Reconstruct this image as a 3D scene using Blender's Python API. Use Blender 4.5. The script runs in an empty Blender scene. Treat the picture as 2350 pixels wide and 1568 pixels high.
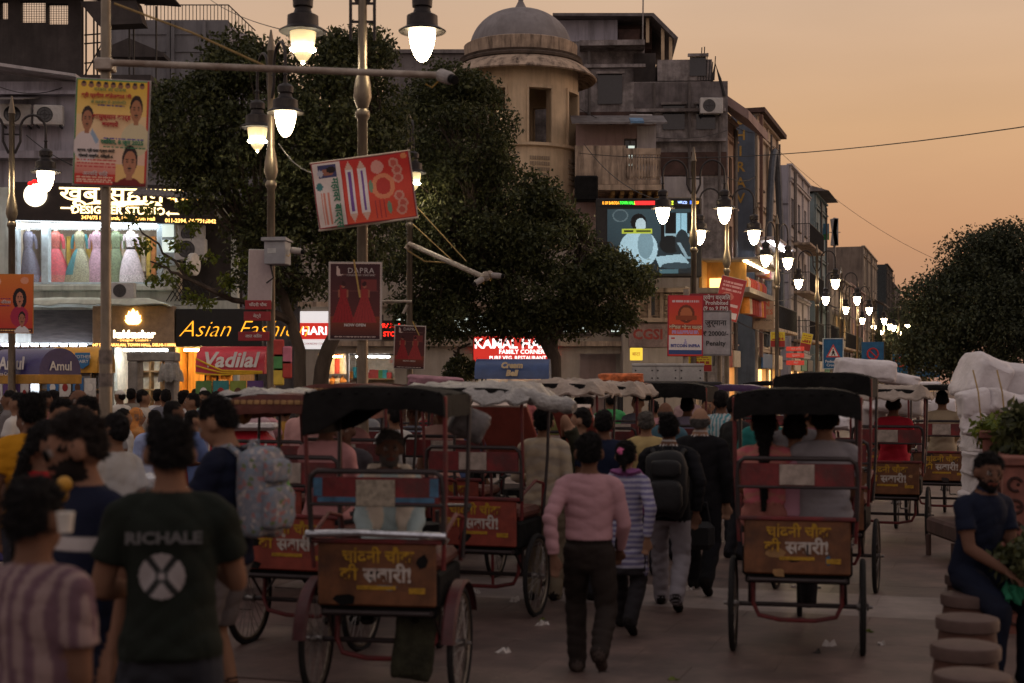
import bpy, math, random
import numpy as np
from mathutils import Vector, Matrix, kdtree
random.seed(11)
RNG = np.random.default_rng(7)
sc = bpy.context.scene
COL = sc.collection
R = math.radians
# ------------------------------------------------------------------ camera
CAM_H = 1.95
FPX = 3264.0            # focal length measured in 2350-wide picture units
cam = bpy.data.cameras.new('camera')
cam_o = bpy.data.objects.new('camera', cam)
COL.objects.link(cam_o)
sc.camera = cam_o
cam.sensor_width = 36.0
cam.lens = 50.0
cam.shift_y = 91 / 2350
cam.clip_start = 0.1
cam.clip_end = 3000
cam_o.location = (0, 0, CAM_H)
cam_o.rotation_euler = (R(90), 0, 0)
cam.dof.use_dof = True
cam.dof.focus_distance = 32.0
cam.dof.aperture_fstop = 2.3
# ------------------------------------------------------------------ sky and sun
SUN_AZ = R(62)          # clockwise from straight ahead: the glow stands to the right
SUN_EL = R(5)
world = bpy.data.worlds.new('World')
sc.world = world
world.use_nodes = True
wt = world.node_tree
bg = wt.nodes['Background']
def wn(t, **kw):
    n = wt.nodes.new(t)
    for k, v in kw.items():
        setattr(n, k, v)
    return n
def ramp_of(nt, stops, interp='LINEAR'):
    n = nt.nodes.new('ShaderNodeValToRGB')
    cr = n.color_ramp
    cr.interpolation = interp
    while len(cr.elements) < len(stops):
        cr.elements.new(0.5)
    for e, (p, c) in zip(cr.elements, stops):
        e.position = p
        e.color = (c[0], c[1], c[2], 1)
    return n
sky = wn('ShaderNodeTexSky')
sky.sky_type = 'NISHITA'
sky.sun_disc = False
sky.sun_elevation = SUN_EL
sky.sun_rotation = SUN_AZ
sky.air_density = 1.4
sky.dust_density = 6.0
sky.ozone_density = 1.5
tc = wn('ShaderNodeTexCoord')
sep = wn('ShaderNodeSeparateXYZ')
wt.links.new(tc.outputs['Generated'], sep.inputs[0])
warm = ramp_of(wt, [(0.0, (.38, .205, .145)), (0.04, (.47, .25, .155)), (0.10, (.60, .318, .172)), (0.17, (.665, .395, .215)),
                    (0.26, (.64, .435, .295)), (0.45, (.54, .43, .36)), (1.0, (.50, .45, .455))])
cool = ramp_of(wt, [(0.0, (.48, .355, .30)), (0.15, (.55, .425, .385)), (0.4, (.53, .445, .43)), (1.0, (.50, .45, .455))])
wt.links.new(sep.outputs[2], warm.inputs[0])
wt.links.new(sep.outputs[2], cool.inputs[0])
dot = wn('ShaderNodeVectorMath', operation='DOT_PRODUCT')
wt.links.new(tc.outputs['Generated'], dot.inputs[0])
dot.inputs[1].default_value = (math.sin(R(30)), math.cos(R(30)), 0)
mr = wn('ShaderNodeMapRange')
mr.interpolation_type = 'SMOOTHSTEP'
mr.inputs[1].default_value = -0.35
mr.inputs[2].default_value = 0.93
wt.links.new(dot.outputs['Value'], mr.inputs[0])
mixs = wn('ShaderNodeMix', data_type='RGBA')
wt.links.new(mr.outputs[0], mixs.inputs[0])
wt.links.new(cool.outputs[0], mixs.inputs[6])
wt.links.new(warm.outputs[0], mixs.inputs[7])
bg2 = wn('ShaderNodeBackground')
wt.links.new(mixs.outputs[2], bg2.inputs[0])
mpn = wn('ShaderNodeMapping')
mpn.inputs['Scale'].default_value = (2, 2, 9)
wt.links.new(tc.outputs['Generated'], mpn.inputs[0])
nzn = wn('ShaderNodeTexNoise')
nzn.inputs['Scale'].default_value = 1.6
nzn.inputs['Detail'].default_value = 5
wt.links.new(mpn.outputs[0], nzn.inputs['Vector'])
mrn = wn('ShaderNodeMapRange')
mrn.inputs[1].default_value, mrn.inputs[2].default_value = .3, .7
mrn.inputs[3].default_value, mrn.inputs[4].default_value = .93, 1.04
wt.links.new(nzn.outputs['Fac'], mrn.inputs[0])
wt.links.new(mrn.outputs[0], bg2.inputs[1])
wt.links.new(sky.outputs[0], bg.inputs[0])
bg.inputs[1].default_value = 0.010
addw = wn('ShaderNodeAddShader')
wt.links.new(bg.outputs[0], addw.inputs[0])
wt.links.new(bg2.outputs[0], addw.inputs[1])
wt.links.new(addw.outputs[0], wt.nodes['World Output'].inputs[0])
sun = bpy.data.lights.new('sun', 'SUN')
sun.energy = 0.7
sun.angle = R(25)
sun.color = (1.0, .66, .45)
sun_o = bpy.data.objects.new('sun', sun)
COL.objects.link(sun_o)
sun_dir = Vector((math.sin(SUN_AZ) * math.cos(SUN_EL), math.cos(SUN_AZ) * math.cos(SUN_EL), math.sin(SUN_EL)))
sun_o.rotation_euler = sun_dir.to_track_quat('Z', 'Y').to_euler()
sc.view_settings.view_transform = 'Standard'
sc.view_settings.look = 'None'
sc.view_settings.exposure = 0.0
sc.view_settings.gamma = 1.0
sc.render.engine = 'CYCLES'
sc.cycles.use_denoising = True
sc.cycles.sample_clamp_indirect = 4.0
sc.cycles.max_bounces = 6
sc.cycles.caustics_reflective = False
sc.cycles.caustics_refractive = False
# ------------------------------------------------------------------ places
A_ST = R(18.2)          # the street runs away to the right of the view axis
UX, UY = math.sin(A_ST), math.cos(A_ST)
ROT_U = R(90) - A_ST    # local x along the street, local y into the houses
def X(px, Y):
    return (px - 1175) / FPX * Y
def Z(py, Y):
    return CAM_H + (875 - py) / FPX * Y
def P(px, py, Y):
    return Vector((X(px, Y), Y, Z(py, Y)))
def ST(s, c, z=0):
    return Vector((s * UX + c * UY, s * UY - c * UX, z))
# ------------------------------------------------------------------ materials
MATS = {}
def mat(name, col, rough=.75, metal=0.0, var=.22, scale=6.0, bump=.15, streak=0.0, emit=None, estr=0.0, spec=.35,
        grime=0.0, grime_col=(.03, .026, .024), trans=0.0, stretch=None, world=False):
    if name in MATS:
        return MATS[name]
    m = bpy.data.materials.new(name)
    m.use_nodes = True
    nt = m.node_tree
    b = nt.nodes['Principled BSDF']
    b.inputs['Roughness'].default_value = rough
    b.inputs['Metallic'].default_value = metal
    b.inputs['Specular IOR Level'].default_value = spec
    L = nt.links.new
    t = nt.nodes.new('ShaderNodeTexCoord')
    nz = nt.nodes.new('ShaderNodeTexNoise')
    nz.inputs['Scale'].default_value = scale
    nz.inputs['Detail'].default_value = 6
    nz.inputs['Roughness'].default_value = .62
    src = t.outputs['Object']
    if world:
        src = nt.nodes.new('ShaderNodeNewGeometry').outputs['Position']
    wsrc = src
    if stretch:
        mp = nt.nodes.new('ShaderNodeMapping')
        mp.inputs['Scale'].default_value = stretch
        L(src, mp.inputs[0])
        src = mp.outputs[0]
    L(src, nz.inputs['Vector'])
    lo = [c * (1 - var) for c in col]
    hi = [min(1, c * (1 + var)) for c in col]
    rp = ramp_of(nt, [(.32, lo), (.68, hi)])
    L(nz.outputs['Fac'], rp.inputs[0])
    out = rp.outputs[0]
    if streak > 0:      # rain streaks, long in z
        mp = nt.nodes.new('ShaderNodeMapping')
        mp.inputs['Scale'].default_value = (1.6, 1.6, .14)
        L(t.outputs['Object'], mp.inputs[0])
        n2 = nt.nodes.new('ShaderNodeTexNoise')
        n2.inputs['Scale'].default_value = 2.2
        n2.inputs['Detail'].default_value = 7
        n2.inputs['Roughness'].default_value = .7
        L(mp.outputs[0], n2.inputs['Vector'])
        r2 = ramp_of(nt, [(.46, (0, 0, 0)), (.66, (streak,) * 3)])
        L(n2.outputs['Fac'], r2.inputs[0])
        mx = nt.nodes.new('ShaderNodeMix')
        mx.data_type = 'RGBA'
        L(r2.outputs[0], mx.inputs[0])
        L(out, mx.inputs[6])
        mx.inputs[7].default_value = (*grime_col, 1)
        out = mx.outputs[2]
    if grime > 0:
        n3 = nt.nodes.new('ShaderNodeTexNoise')
        n3.inputs['Scale'].default_value = scale * .23
        n3.inputs['Detail'].default_value = 8
        n3.inputs['Roughness'].default_value = .72
        L(wsrc, n3.inputs['Vector'])
        r3 = ramp_of(nt, [(.47, (0, 0, 0)), (.62, (grime,) * 3)])
        L(n3.outputs['Fac'], r3.inputs[0])
        mx = nt.nodes.new('ShaderNodeMix')
        mx.data_type = 'RGBA'
        L(r3.outputs[0], mx.inputs[0])
        L(out, mx.inputs[6])
        mx.inputs[7].default_value = (*grime_col, 1)
        out = mx.outputs[2]
    L(out, b.inputs['Base Color'])
    if bump > 0:
        bp = nt.nodes.new('ShaderNodeBump')
        bp.inputs['Strength'].default_value = bump
        bp.inputs['Distance'].default_value = .02
        nb = nt.nodes.new('ShaderNodeTexNoise')
        nb.inputs['Scale'].default_value = scale * 4
        nb.inputs['Detail'].default_value = 4
        L(src, nb.inputs['Vector'])
        L(nb.outputs['Fac'], bp.inputs['Height'])
        L(bp.outputs[0], b.inputs['Normal'])
    if emit is not None:
        b.inputs['Emission Color'].default_value = (*emit, 1)
        b.inputs['Emission Strength'].default_value = estr
    if trans > 0:
        b.inputs['Transmission Weight'].default_value = trans
        b.inputs['IOR'].default_value = 1.3
    MATS[name] = m
    return m
def glow(name, col, strength):
    if name in MATS:
        return MATS[name]
    m = bpy.data.materials.new(name)
    m.use_nodes = True
    b = m.node_tree.nodes['Principled BSDF']
    b.inputs['Base Color'].default_value = (*[min(.8, c) for c in col], 1)
    b.inputs['Roughness'].default_value = .4
    b.inputs['Emission Color'].default_value = (*col, 1)
    b.inputs['Emission Strength'].default_value = strength
    MATS[name] = m
    return m
def vcol_mat(name, rough=.8, emit=0.0, bump=0.0, bscale=60, spec=.25, sheen=0.0):
    if name in MATS:
        return MATS[name]
    m = bpy.data.materials.new(name)
    m.use_nodes = True
    nt = m.node_tree
    b = nt.nodes['Principled BSDF']
    b.inputs['Roughness'].default_value = rough
    b.inputs['Specular IOR Level'].default_value = spec
    a = nt.nodes.new('ShaderNodeAttribute')
    a.attribute_name = 'Col'
    if not emit:
        nt.links.new(a.outputs['Color'], b.inputs['Base Color'])
    else:
        b.inputs['Base Color'].default_value = (.01, .01, .012, 1)
        nt.links.new(a.outputs['Color'], b.inputs['Emission Color'])
        b.inputs['Emission Strength'].default_value = emit
    if bump:
        t = nt.nodes.new('ShaderNodeTexCoord')
        nb = nt.nodes.new('ShaderNodeTexNoise')
        nb.inputs['Scale'].default_value = bscale
        nb.inputs['Detail'].default_value = 5
        nt.links.new(t.outputs['Object'], nb.inputs['Vector'])
        bp = nt.nodes.new('ShaderNodeBump')
        bp.inputs['Strength'].default_value = bump
        bp.inputs['Distance'].default_value = .01
        nt.links.new(nb.outputs['Fac'], bp.inputs['Height'])
        nt.links.new(bp.outputs[0], b.inputs['Normal'])
    MATS[name] = m
    return m
# ------------------------------------------------------------------ mesh building
class MB:
    def __init__(s):
        s.v, s.f, s.m = [], [], []
    def add(s, vs, fs, mi=0, M=None):
        o = len(s.v)
        if M is not None:
            vs = [M @ Vector(p) for p in vs]
        s.v.extend([tuple(p) for p in vs])
        s.f.extend([tuple(i + o for i in f) for f in fs])
        s.m.extend([mi] * len(fs))
        return s
    def box(s, x0, x1, y0, y1, z0, z1, mi=0, M=None):
        vs = [(x0, y0, z0), (x1, y0, z0), (x1, y1, z0), (x0, y1, z0), (x0, y0, z1), (x1, y0, z1), (x1, y1, z1), (x0, y1, z1)]
        fs = [(3, 2, 1, 0), (4, 5, 6, 7), (0, 1, 5, 4), (1, 2, 6, 5), (2, 3, 7, 6), (3, 0, 4, 7)]
        return s.add(vs, fs, mi, M)
    def cbox(s, x0, x1, y0, y1, z0, z1, b=.01, mi=0, M=None):
        b = min(b, (x1 - x0) * .45, (y1 - y0) * .45, (z1 - z0) * .45)
        lo, hi = (x0, y0, z0), (x1, y1, z1)
        vs, idx = [], {}
        for sx in (0, 1):
            for sy in (0, 1):
                for sz in (0, 1):
                    c = (sx, sy, sz)
                    for ax in range(3):
                        p = [hi[k] if c[k] else lo[k] for k in range(3)]
                        for k in range(3):
                            if k != ax:
                                p[k] += -b if c[k] else b
                        idx[c, ax] = len(vs)
                        vs.append(tuple(p))
        fs = []
        for ax in range(3):
            o1, o2 = (ax + 1) % 3, (ax + 2) % 3
            for sd in (0, 1):
                q = []
                for a, bb in ((0, 0), (1, 0), (1, 1), (0, 1)):
                    c = [0, 0, 0]
                    c[ax], c[o1], c[o2] = sd, a, bb
                    q.append(idx[tuple(c), ax])
                fs.append(tuple(q if sd else q[::-1]))
            for a in (0, 1):        # edges that run along ax
                for bb in (0, 1):
                    c0, c1 = [0, 0, 0], [0, 0, 0]
                    c0[o1] = c1[o1] = a
                    c0[o2] = c1[o2] = bb
                    c1[ax] = 1
                    q = [idx[tuple(c0), o1], idx[tuple(c1), o1], idx[tuple(c1), o2], idx[tuple(c0), o2]]
                    fs.append(tuple(q if a != bb else q[::-1]))
        for c in [(i, j, k) for i in (0, 1) for j in (0, 1) for k in (0, 1)]:
            q = (idx[c, 0], idx[c, 1], idx[c, 2])
            fs.append(q if sum(c) % 2 else q[::-1])
        return s.add(vs, fs, mi, M)
    def tube(s, pts, r, n=8, mi=0, M=None, cap=True):
        pts = [Vector(p) for p in pts]
        rs = r if isinstance(r, (list, tuple)) else [r] * len(pts)
        vs, fs = [], []
        up = None
        for i, p in enumerate(pts):
            a = pts[max(0, i - 1)]
            b = pts[min(len(pts) - 1, i + 1)]
            t = (b - a).normalized() if (b - a).length > 1e-9 else Vector((0, 0, 1))
            if up is None:
                up = Vector((0, 0, 1)) if abs(t.z) < .9 else Vector((1, 0, 0))
            e1 = t.cross(up)
            if e1.length < 1e-6:
                e1 = t.cross(Vector((0, 1, .01)))
            e1.normalize()
            e2 = t.cross(e1).normalized()
            up = -e2 if i == 0 else up
            up = (e1.cross(t)).normalized()
            for k in range(n):
                an = 2 * math.pi * k / n
                vs.append(p + e1 * (math.cos(an) * rs[i]) + e2 * (math.sin(an) * rs[i]))
        for i in range(len(pts) - 1):
            for k in range(n):
                k2 = (k + 1) % n
                fs.append((i * n + k, i * n + k2, (i + 1) * n + k2, (i + 1) * n + k))
        if cap:
            fs.append(tuple(range(n - 1, -1, -1)))
            fs.append(tuple(range((len(pts) - 1) * n, len(pts) * n)))
        return s.add(vs, fs, mi, M)
    def lathe(s, prof, n=16, mi=0, M=None, cap=True):
        vs, fs = [], []
        for r, z in prof:
            for k in range(n):
                a = 2 * math.pi * k / n
                vs.append((r * math.cos(a), r * math.sin(a), z))
        for i in range(len(prof) - 1):
            for k in range(n):
                k2 = (k + 1) % n
                fs.append((i * n + k, i * n + k2, (i + 1) * n + k2, (i + 1) * n + k))
        if cap:
            fs.append(tuple(range(n - 1, -1, -1)))
            fs.append(tuple(range((len(prof) - 1) * n, len(prof) * n)))
        return s.add(vs, fs, mi, M)
    def ball(s, c, r, n=12, k=8, mi=0, M=None):
        r = r if isinstance(r, (list, tuple)) else (r, r, r)
        vs, fs = [], []
        for i in range(k + 1):
            th = math.pi * i / k
            for j in range(n):
                a = 2 * math.pi * j / n
                q = max(math.sin(th), .02)
                vs.append((c[0] + r[0] * q * math.cos(a), c[1] + r[1] * q * math.sin(a), c[2] - r[2] * math.cos(th)))
        for i in range(k):
            for j in range(n):
                j2 = (j + 1) % n
                fs.append((i * n + j, i * n + j2, (i + 1) * n + j2, (i + 1) * n + j))
        fs.append(tuple(range(n - 1, -1, -1)))
        fs.append(tuple(range(k * n, (k + 1) * n)))
        return s.add(vs, fs, mi, M)
    def ring(s, c, R_, r, axis='x', n=28, k=8, mi=0, a0=0.0, a1=None):
        full = a1 is None
        a1 = 2 * math.pi if full else a1
        vs, fs = [], []
        m = n if full else n + 1
        for i in range(m):
            a = a0 + (a1 - a0) * i / n
            for j in range(k):
                b = 2 * math.pi * j / k
                q = R_ + r * math.cos(b)
                u, v, w = q * math.cos(a), q * math.sin(a), r * math.sin(b)
                p = {'x': (w, u, v), 'y': (u, w, v), 'z': (u, v, w)}[axis]
                vs.append((c[0] + p[0], c[1] + p[1], c[2] + p[2]))
        for i in range(n):
            i2 = (i + 1) % m
            for j in range(k):
                j2 = (j + 1) % k
                fs.append((i * k + j, i2 * k + j, i2 * k + j2, i * k + j2))
        return s.add(vs, fs, mi)
    def prism(s, poly, d0, d1, plane='xz', mi=0, M=None):
        def q(u, v, w):
            return {'xz': (u, w, v), 'yz': (w, u, v), 'xy': (u, v, w)}[plane]
        n = len(poly)
        vs = [q(u, v, d0) for u, v in poly] + [q(u, v, d1) for u, v in poly]
        fs = [tuple(range(n)), tuple(range(2 * n - 1, n - 1, -1))]
        fs += [(i, i + n, (i + 1) % n + n, (i + 1) % n) for i in range(n)]
        return s.add(vs, fs, mi, M)
    def mesh(s, name, mats, smooth=False):
        me = bpy.data.meshes.new(name)
        me.from_pydata(s.v, [], s.f)
        for m in (mats if isinstance(mats, (list, tuple)) else [mats]):
            if m:
                me.materials.append(m)
        if any(s.m):
            me.polygons.foreach_set('material_index', s.m)
        if smooth:
            me.polygons.foreach_set('use_smooth', [True] * len(me.polygons))
            me.set_sharp_from_angle(angle=R(38))
        return me
    def build(s, name, mats, parent=None, smooth=False, loc=None, rotz=0.0):
        return obj(name, s.mesh(name, mats, smooth), parent, loc, rotz)
def obj(name, me, parent=None, loc=None, rotz=0.0):
    o = bpy.data.objects.new(name, me)
    COL.objects.link(o)
    if parent is not None:
        o.parent = parent
    if loc is not None:
        o.location = loc
    if rotz:
        o.rotation_euler.z = rotz
    return o
def tag(o, label, cat, group=None):
    o['label'] = label
    o['category'] = cat
    if group:
        o['group'] = group
    return o
def thing(name, label, cat, loc=(0, 0, 0), rotz=0.0, group=None):
    o = bpy.data.objects.new(name, None)
    o.empty_display_size = .1
    COL.objects.link(o)
    o.location = loc
    o.rotation_euler = (0, 0, rotz)
    return tag(o, label, cat, group)
def struct(o):
    o['kind'] = 'structure'
    return o
CACHE = {}
def cached(key, fn):
    if key not in CACHE:
        CACHE[key] = fn()
    return CACHE[key]
def text(parent, body, x, z, size, m, y=-.004, align='CENTER', extrude=.002, shear=0.0, bold=0.0, sx=1.0, rot=0.0, name='lettering', rx=90, spacing=1.0):
    c = bpy.data.curves.new('lettering', 'FONT')
    c.body = body
    c.size = size
    c.align_x = align
    c.align_y = 'CENTER'
    c.extrude = extrude
    c.shear = shear
    c.offset = bold
    c.resolution_u = 2
    c.space_character = spacing
    c.materials.append(m)
    o = bpy.data.objects.new(name, c)
    COL.objects.link(o)
    o.parent = parent
    o.location = (x, y, z)
    o.rotation_euler = (R(rx), rot, 0)
    o.scale = (sx, 1, 1)
    return o
# ------------------------------------------------------------------ printed pictures (posters, screens)
ORD = ['first', 'second', 'third', 'fourth', 'fifth', 'sixth', 'seventh', 'eighth', 'ninth', 'tenth']
class Canvas:
    def __init__(s, w, h, c):
        s.a = np.zeros((h, w, 3))
        s.a[:] = c
        s.h, s.w = h, w
        s.yy, s.xx = np.mgrid[0:h, 0:w]
        s.xx = (s.xx + .5) / w
        s.yy = (s.yy + .5) / h
    def rect(s, x0, y0, x1, y1, c):
        s.a[(s.xx >= x0) & (s.xx < x1) & (s.yy >= y0) & (s.yy < y1)] = c
        return s
    def ell(s, cx, cy, rx, ry, c):
        s.a[((s.xx - cx) / rx) ** 2 + ((s.yy - cy) / ry) ** 2 < 1] = c
        return s
    def grad(s, x0, y0, x1, y1, c0, c1):
        k = (s.xx >= x0) & (s.xx < x1) & (s.yy >= y0) & (s.yy < y1)
        t = np.clip((s.yy - y0) / (y1 - y0), 0, 1)[..., None]
        g = np.array(c0) * (1 - t) + np.array(c1) * t
        s.a[k] = g[k]
        return s
    def poly(s, pts, c):
        ins = np.zeros(s.a.shape[:2], bool)
        n = len(pts)
        for i in range(n):
            x0, y0 = pts[i]
            x1, y1 = pts[(i + 1) % n]
            cond = (y0 > s.yy) != (y1 > s.yy)
            with np.errstate(divide='ignore', invalid='ignore'):
                xi = (x1 - x0) * (s.yy - y0) / (y1 - y0 + 1e-12) + x0
            ins ^= cond & (s.xx < xi)
        s.a[ins] = c
        return s
    def lines(s, x0, x1, ys, c, hgt=.012, seed=0):
        r = random.Random(seed)
        for y in ys:
            x = x0
            while x < x1:
                w = r.uniform(.02, .07)
                s.rect(x, y - hgt / 2, min(x1, x + w), y + hgt / 2, c)
                x += w + .014
        return s
    def bust(s, cx, cy, r, skin, hair, cloth):
        s.ell(cx, cy + r * 2.5, r * 1.7, r * 1.4, cloth)
        s.rect(cx - r * .3, cy + r * .6, cx + r * .3, cy + r * 1.3, skin)
        s.ell(cx, cy - r * .15, r * .78, r * 1.02, hair)
        s.ell(cx, cy + r * .15, r * .66, r * .92, skin)
        dk = tuple(.35 * q for q in skin)
        for sd in (-1, 1):
            s.ell(cx + sd * r * .27, cy + r * .02, r * .13, r * .07, dk)
            s.ell(cx + sd * r * .27, cy - r * .16, r * .17, r * .05, hair)
        s.ell(cx, cy + r * .30, r * .09, r * .12, tuple(.8 * q for q in skin))
        s.ell(cx, cy + r * .47, r * .24, r * .06, hair)
        s.ell(cx, cy + r * .64, r * .20, r * .06, tuple(.6 * q for q in skin))
        return s
    def speckle(s, amt, seed=0):
        g = np.random.default_rng(seed)
        s.a *= 1 + amt * (g.random(s.a.shape[:2])[..., None] - .5)
        return s
    def mesh(s, w, h, m, bend=None):
        nx, ny = s.w, s.h
        gx, gz = np.meshgrid(np.linspace(-w / 2, w / 2, nx + 1), np.linspace(h / 2, -h / 2, ny + 1))
        gy = np.zeros_like(gx) if bend is None else bend(gx, gz)
        gy = gy - max(0.0, gy.max())
        co = np.stack([gx, gy, gz], -1).reshape(-1, 3)
        i, j = np.meshgrid(np.arange(nx), np.arange(ny))
        a = (j * (nx + 1) + i).ravel()
        q = np.stack([a + nx + 1, a + nx + 2, a + 1, a], 1)
        me = bpy.data.meshes.new('print')
        me.vertices.add(len(co))
        me.vertices.foreach_set('co', co.ravel())
        me.loops.add(q.size)
        me.loops.foreach_set('vertex_index', q.ravel().astype(np.int32))
        me.polygons.add(len(q))
        me.polygons.foreach_set('loop_start', np.arange(0, q.size, 4, dtype=np.int32))
        me.update(calc_edges=True)
        ca = me.color_attributes.new('Col', 'FLOAT_COLOR', 'CORNER')
        col = np.ones((len(q), 4, 4), np.float32)
        col[:, :, :3] = np.clip(s.a.reshape(-1, 3), 0, 1)[:, None, :]
        ca.data.foreach_set('color', col.ravel())
        me.materials.append(m)
        return me
def lin(r, g, b):
    f = lambda c: (c / 255 / 12.92) if c <= 10 else ((c / 255 + .055) / 1.055) ** 2.4
    return (f(r), f(g), f(b))
def wall_holes(mb, w, h, holes, t=.25, mi=0, y=0.0, x0=0.0, z0=0.0, back=True):
    xs = sorted({0.0, w, *[q for a in holes for q in a[:2]]})
    zs = sorted({0.0, h, *[q for a in holes for q in a[2:4]]})
    for i in range(len(xs) - 1):
        for j in range(len(zs) - 1):
            cx, cz = (xs[i] + xs[i + 1]) / 2, (zs[j] + zs[j + 1]) / 2
            if any(a[0] < cx < a[1] and a[2] < cz < a[3] for a in holes):
                continue
            a, b, c, d = xs[i] + x0, xs[i + 1] + x0, zs[j] + z0, zs[j + 1] + z0
            mb.add([(a, y, c), (b, y, c), (b, y, d), (a, y, d)], [(0, 1, 2, 3)], mi)
    for hx0, hx1, hz0, hz1 in [q[:4] for q in holes]:
        a, b, c, d = hx0 + x0, hx1 + x0, hz0 + z0, hz1 + z0
        mb.add([(a, y, c), (b, y, c), (b, y, d), (a, y, d), (a, y + t, c), (b, y + t, c), (b, y + t, d), (a, y + t, d)],
               [(0, 4, 5, 1), (1, 5, 6, 2), (2, 6, 7, 3), (3, 7, 4, 0)], mi)
    if back:
        a, b, c, d = x0, x0 + w, z0, z0 + h
        mb.add([(a, y, c), (b, y, c), (b, y, d), (a, y, d), (a, y + t, c), (b, y + t, c), (b, y + t, d), (a, y + t, d)],
               [(0, 4, 5, 1), (1, 5, 6, 2), (2, 6, 7, 3), (3, 7, 4, 0)], mi)
    return mb
# ================================================================== cycle rickshaws
M_RED = mat('red_paint_worn', (.13, .013, .014), .55, var=.35, scale=9, grime=.6, spec=.4)
M_DKTUBE = mat('dark_tube', (.035, .026, .026), .5, metal=.3, var=.3)
M_TYRE = mat('tyre_rubber', (.010, .009, .009), .95, var=.3, scale=30)
M_STEEL = mat('dull_steel', (.22, .20, .19), .45, metal=.8, var=.3)
M_RIM = mat('rim_steel', (.16, .13, .10), .4, metal=.7, var=.35)
M_VINYL = mat('black_vinyl', (.0085, .008, .008), .8, var=.5, scale=5, bump=.4, spec=.12)
M_BROWNV = mat('maroon_vinyl', (.10, .028, .02), .65, var=.4, scale=5, bump=.4)
M_TAN = mat('tan_trim', (.30, .17, .07), .8, var=.3)
M_WHITEPL = mat('number_plate_white', (.33, .27, .23), .7, grime=.5, scale=14)
M_PANEL = {'brown': mat('panel_brown', (.13, .05, .02), .6, var=.45, scale=5, grime=.8, grime_col=(.035, .018, .014)),
           'red': mat('panel_red', (.22, .04, .025), .6, var=.3, scale=5, grime=.6, grime_col=(.05, .02, .016)),
           'maroon': mat('panel_maroon', (.16, .028, .022), .6, var=.3, scale=6, grime=.5)}
M_YEL = mat('sign_yellow', (.36, .20, .015), .7, var=.45, scale=30, grime=.55, grime_col=(.16, .07, .02))
M_WHITEP = mat('sign_white', (.42, .37, .33), .7, var=.3, scale=30, grime=.45, grime_col=(.2, .1, .06))
M_BLUEP = mat('blue_paint', (.05, .13, .22), .55, var=.4, scale=14, grime=.5)
M_PLASTIC = mat('grey_plastic_sheet', (.25, .235, .22), .4, var=.35, scale=9, bump=1.0, spec=.6)
M_WHITESHEET = mat('off_white_sheet', (.29, .24, .205), .8, var=.35, scale=5, bump=.8, grime=.6, grime_col=(.2, .15, .11))
M_CHROME = mat('scratched_chrome', (.55, .56, .60), .3, metal=.9, var=.3, scale=20)
def drape(w, l, h, sag, seed, thick=.02, n=14):
    g = random.Random(seed)
    ph = [g.uniform(0, 6.3) for _ in range(6)]
    m = MB()
    top, bot = [], []
    for j in range(n + 1):
        for i in range(n + 1):
            u, v = i / n * 2 - 1, j / n * 2 - 1
            e = max(abs(u), abs(v))
            x, y = u * w / 2, v * l / 2
            z = h - sag * max(0, (e - .72) / .28) ** 1.5
            z += .017 * math.sin(5 * u + ph[0] + 2 * v) * math.sin(4 * v + ph[1]) + .010 * math.sin(11 * u + 7 * v + ph[2]) + .006 * math.sin(23 * u - 17 * v + ph[5]) - .022 * (abs(math.sin(6 * u + 9 * v + ph[3] + 1.5 * math.sin(4 * v + ph[2]))) ** .5 - .7) - .016 * (abs(math.sin(13 * u - 7 * v + ph[1] + math.sin(5 * u))) ** .5 - .7)
            x += .02 * math.sin(9 * v + ph[3]) * e
            y += .02 * math.sin(9 * u + ph[4]) * e
            top.append((x, y, z))
            bot.append((x * .985, y * .985, z - thick))
    k = len(top)
    m.v = top + bot
    for j in range(n):
        for i in range(n):
            a = j * (n + 1) + i
            m.f.append((a, a + 1, a + n + 2, a + n + 1))
            m.f.append((a + k + n + 1, a + k + n + 2, a + k + 1, a + k))
    for i in range(n):
        for a, b in ((i, i + 1), ((n + 1) * n + i + 1, (n + 1) * n + i), ((i + 1) * (n + 1), i * (n + 1)), (i * (n + 1) + n, (i + 1) * (n + 1) + n)):
            m.f.append((b, a, a + k, b + k))
    m.m = [0] * len(m.f)
    return m
def spoked_wheel(parent, loc, key='r', R_=.345, toe=0.0):
    def tyre():
        return MB().ring((0, 0, 0), R_ - .02, .021, 'x', 40, 8).mesh('tyre', M_TYRE, True)
    def rim():
        return MB().ring((0, 0, 0), R_ - .048, .012, 'x', 40, 6).mesh('rim', M_RIM, True)
    def spokes():
        m = MB()
        for i in range(28):
            a = 2 * math.pi * i / 28
            b = a + (.42 if i % 2 else -.42)
            x = .028 if i % 4 < 2 else -.028
            m.tube([(x, .022 * math.cos(b), .022 * math.sin(b)), (0, (R_ - .052) * math.cos(a), (R_ - .052) * math.sin(a))], .0026, 4, cap=False)
        return m.mesh('spokes', M_STEEL)
    def hub():
        return MB().lathe([(.012, -.07), (.012, -.045), (.03, -.04), (.022, -.03), (.022, .03), (.03, .04), (.012, .045), (.012, .07)], 12, M=Matrix.Rotation(R(90), 4, 'Y')).mesh('hub', M_STEEL, True)
    w = obj('wheel', cached(('tyre', R_), tyre), parent, loc)
    w.rotation_euler = (random.uniform(0, 3), 0, toe)
    for nm, fn in (('rim', rim), ('spokes', spokes), ('hub', hub)):
        obj(nm, cached((nm, R_), fn), w)
    return w
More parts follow.
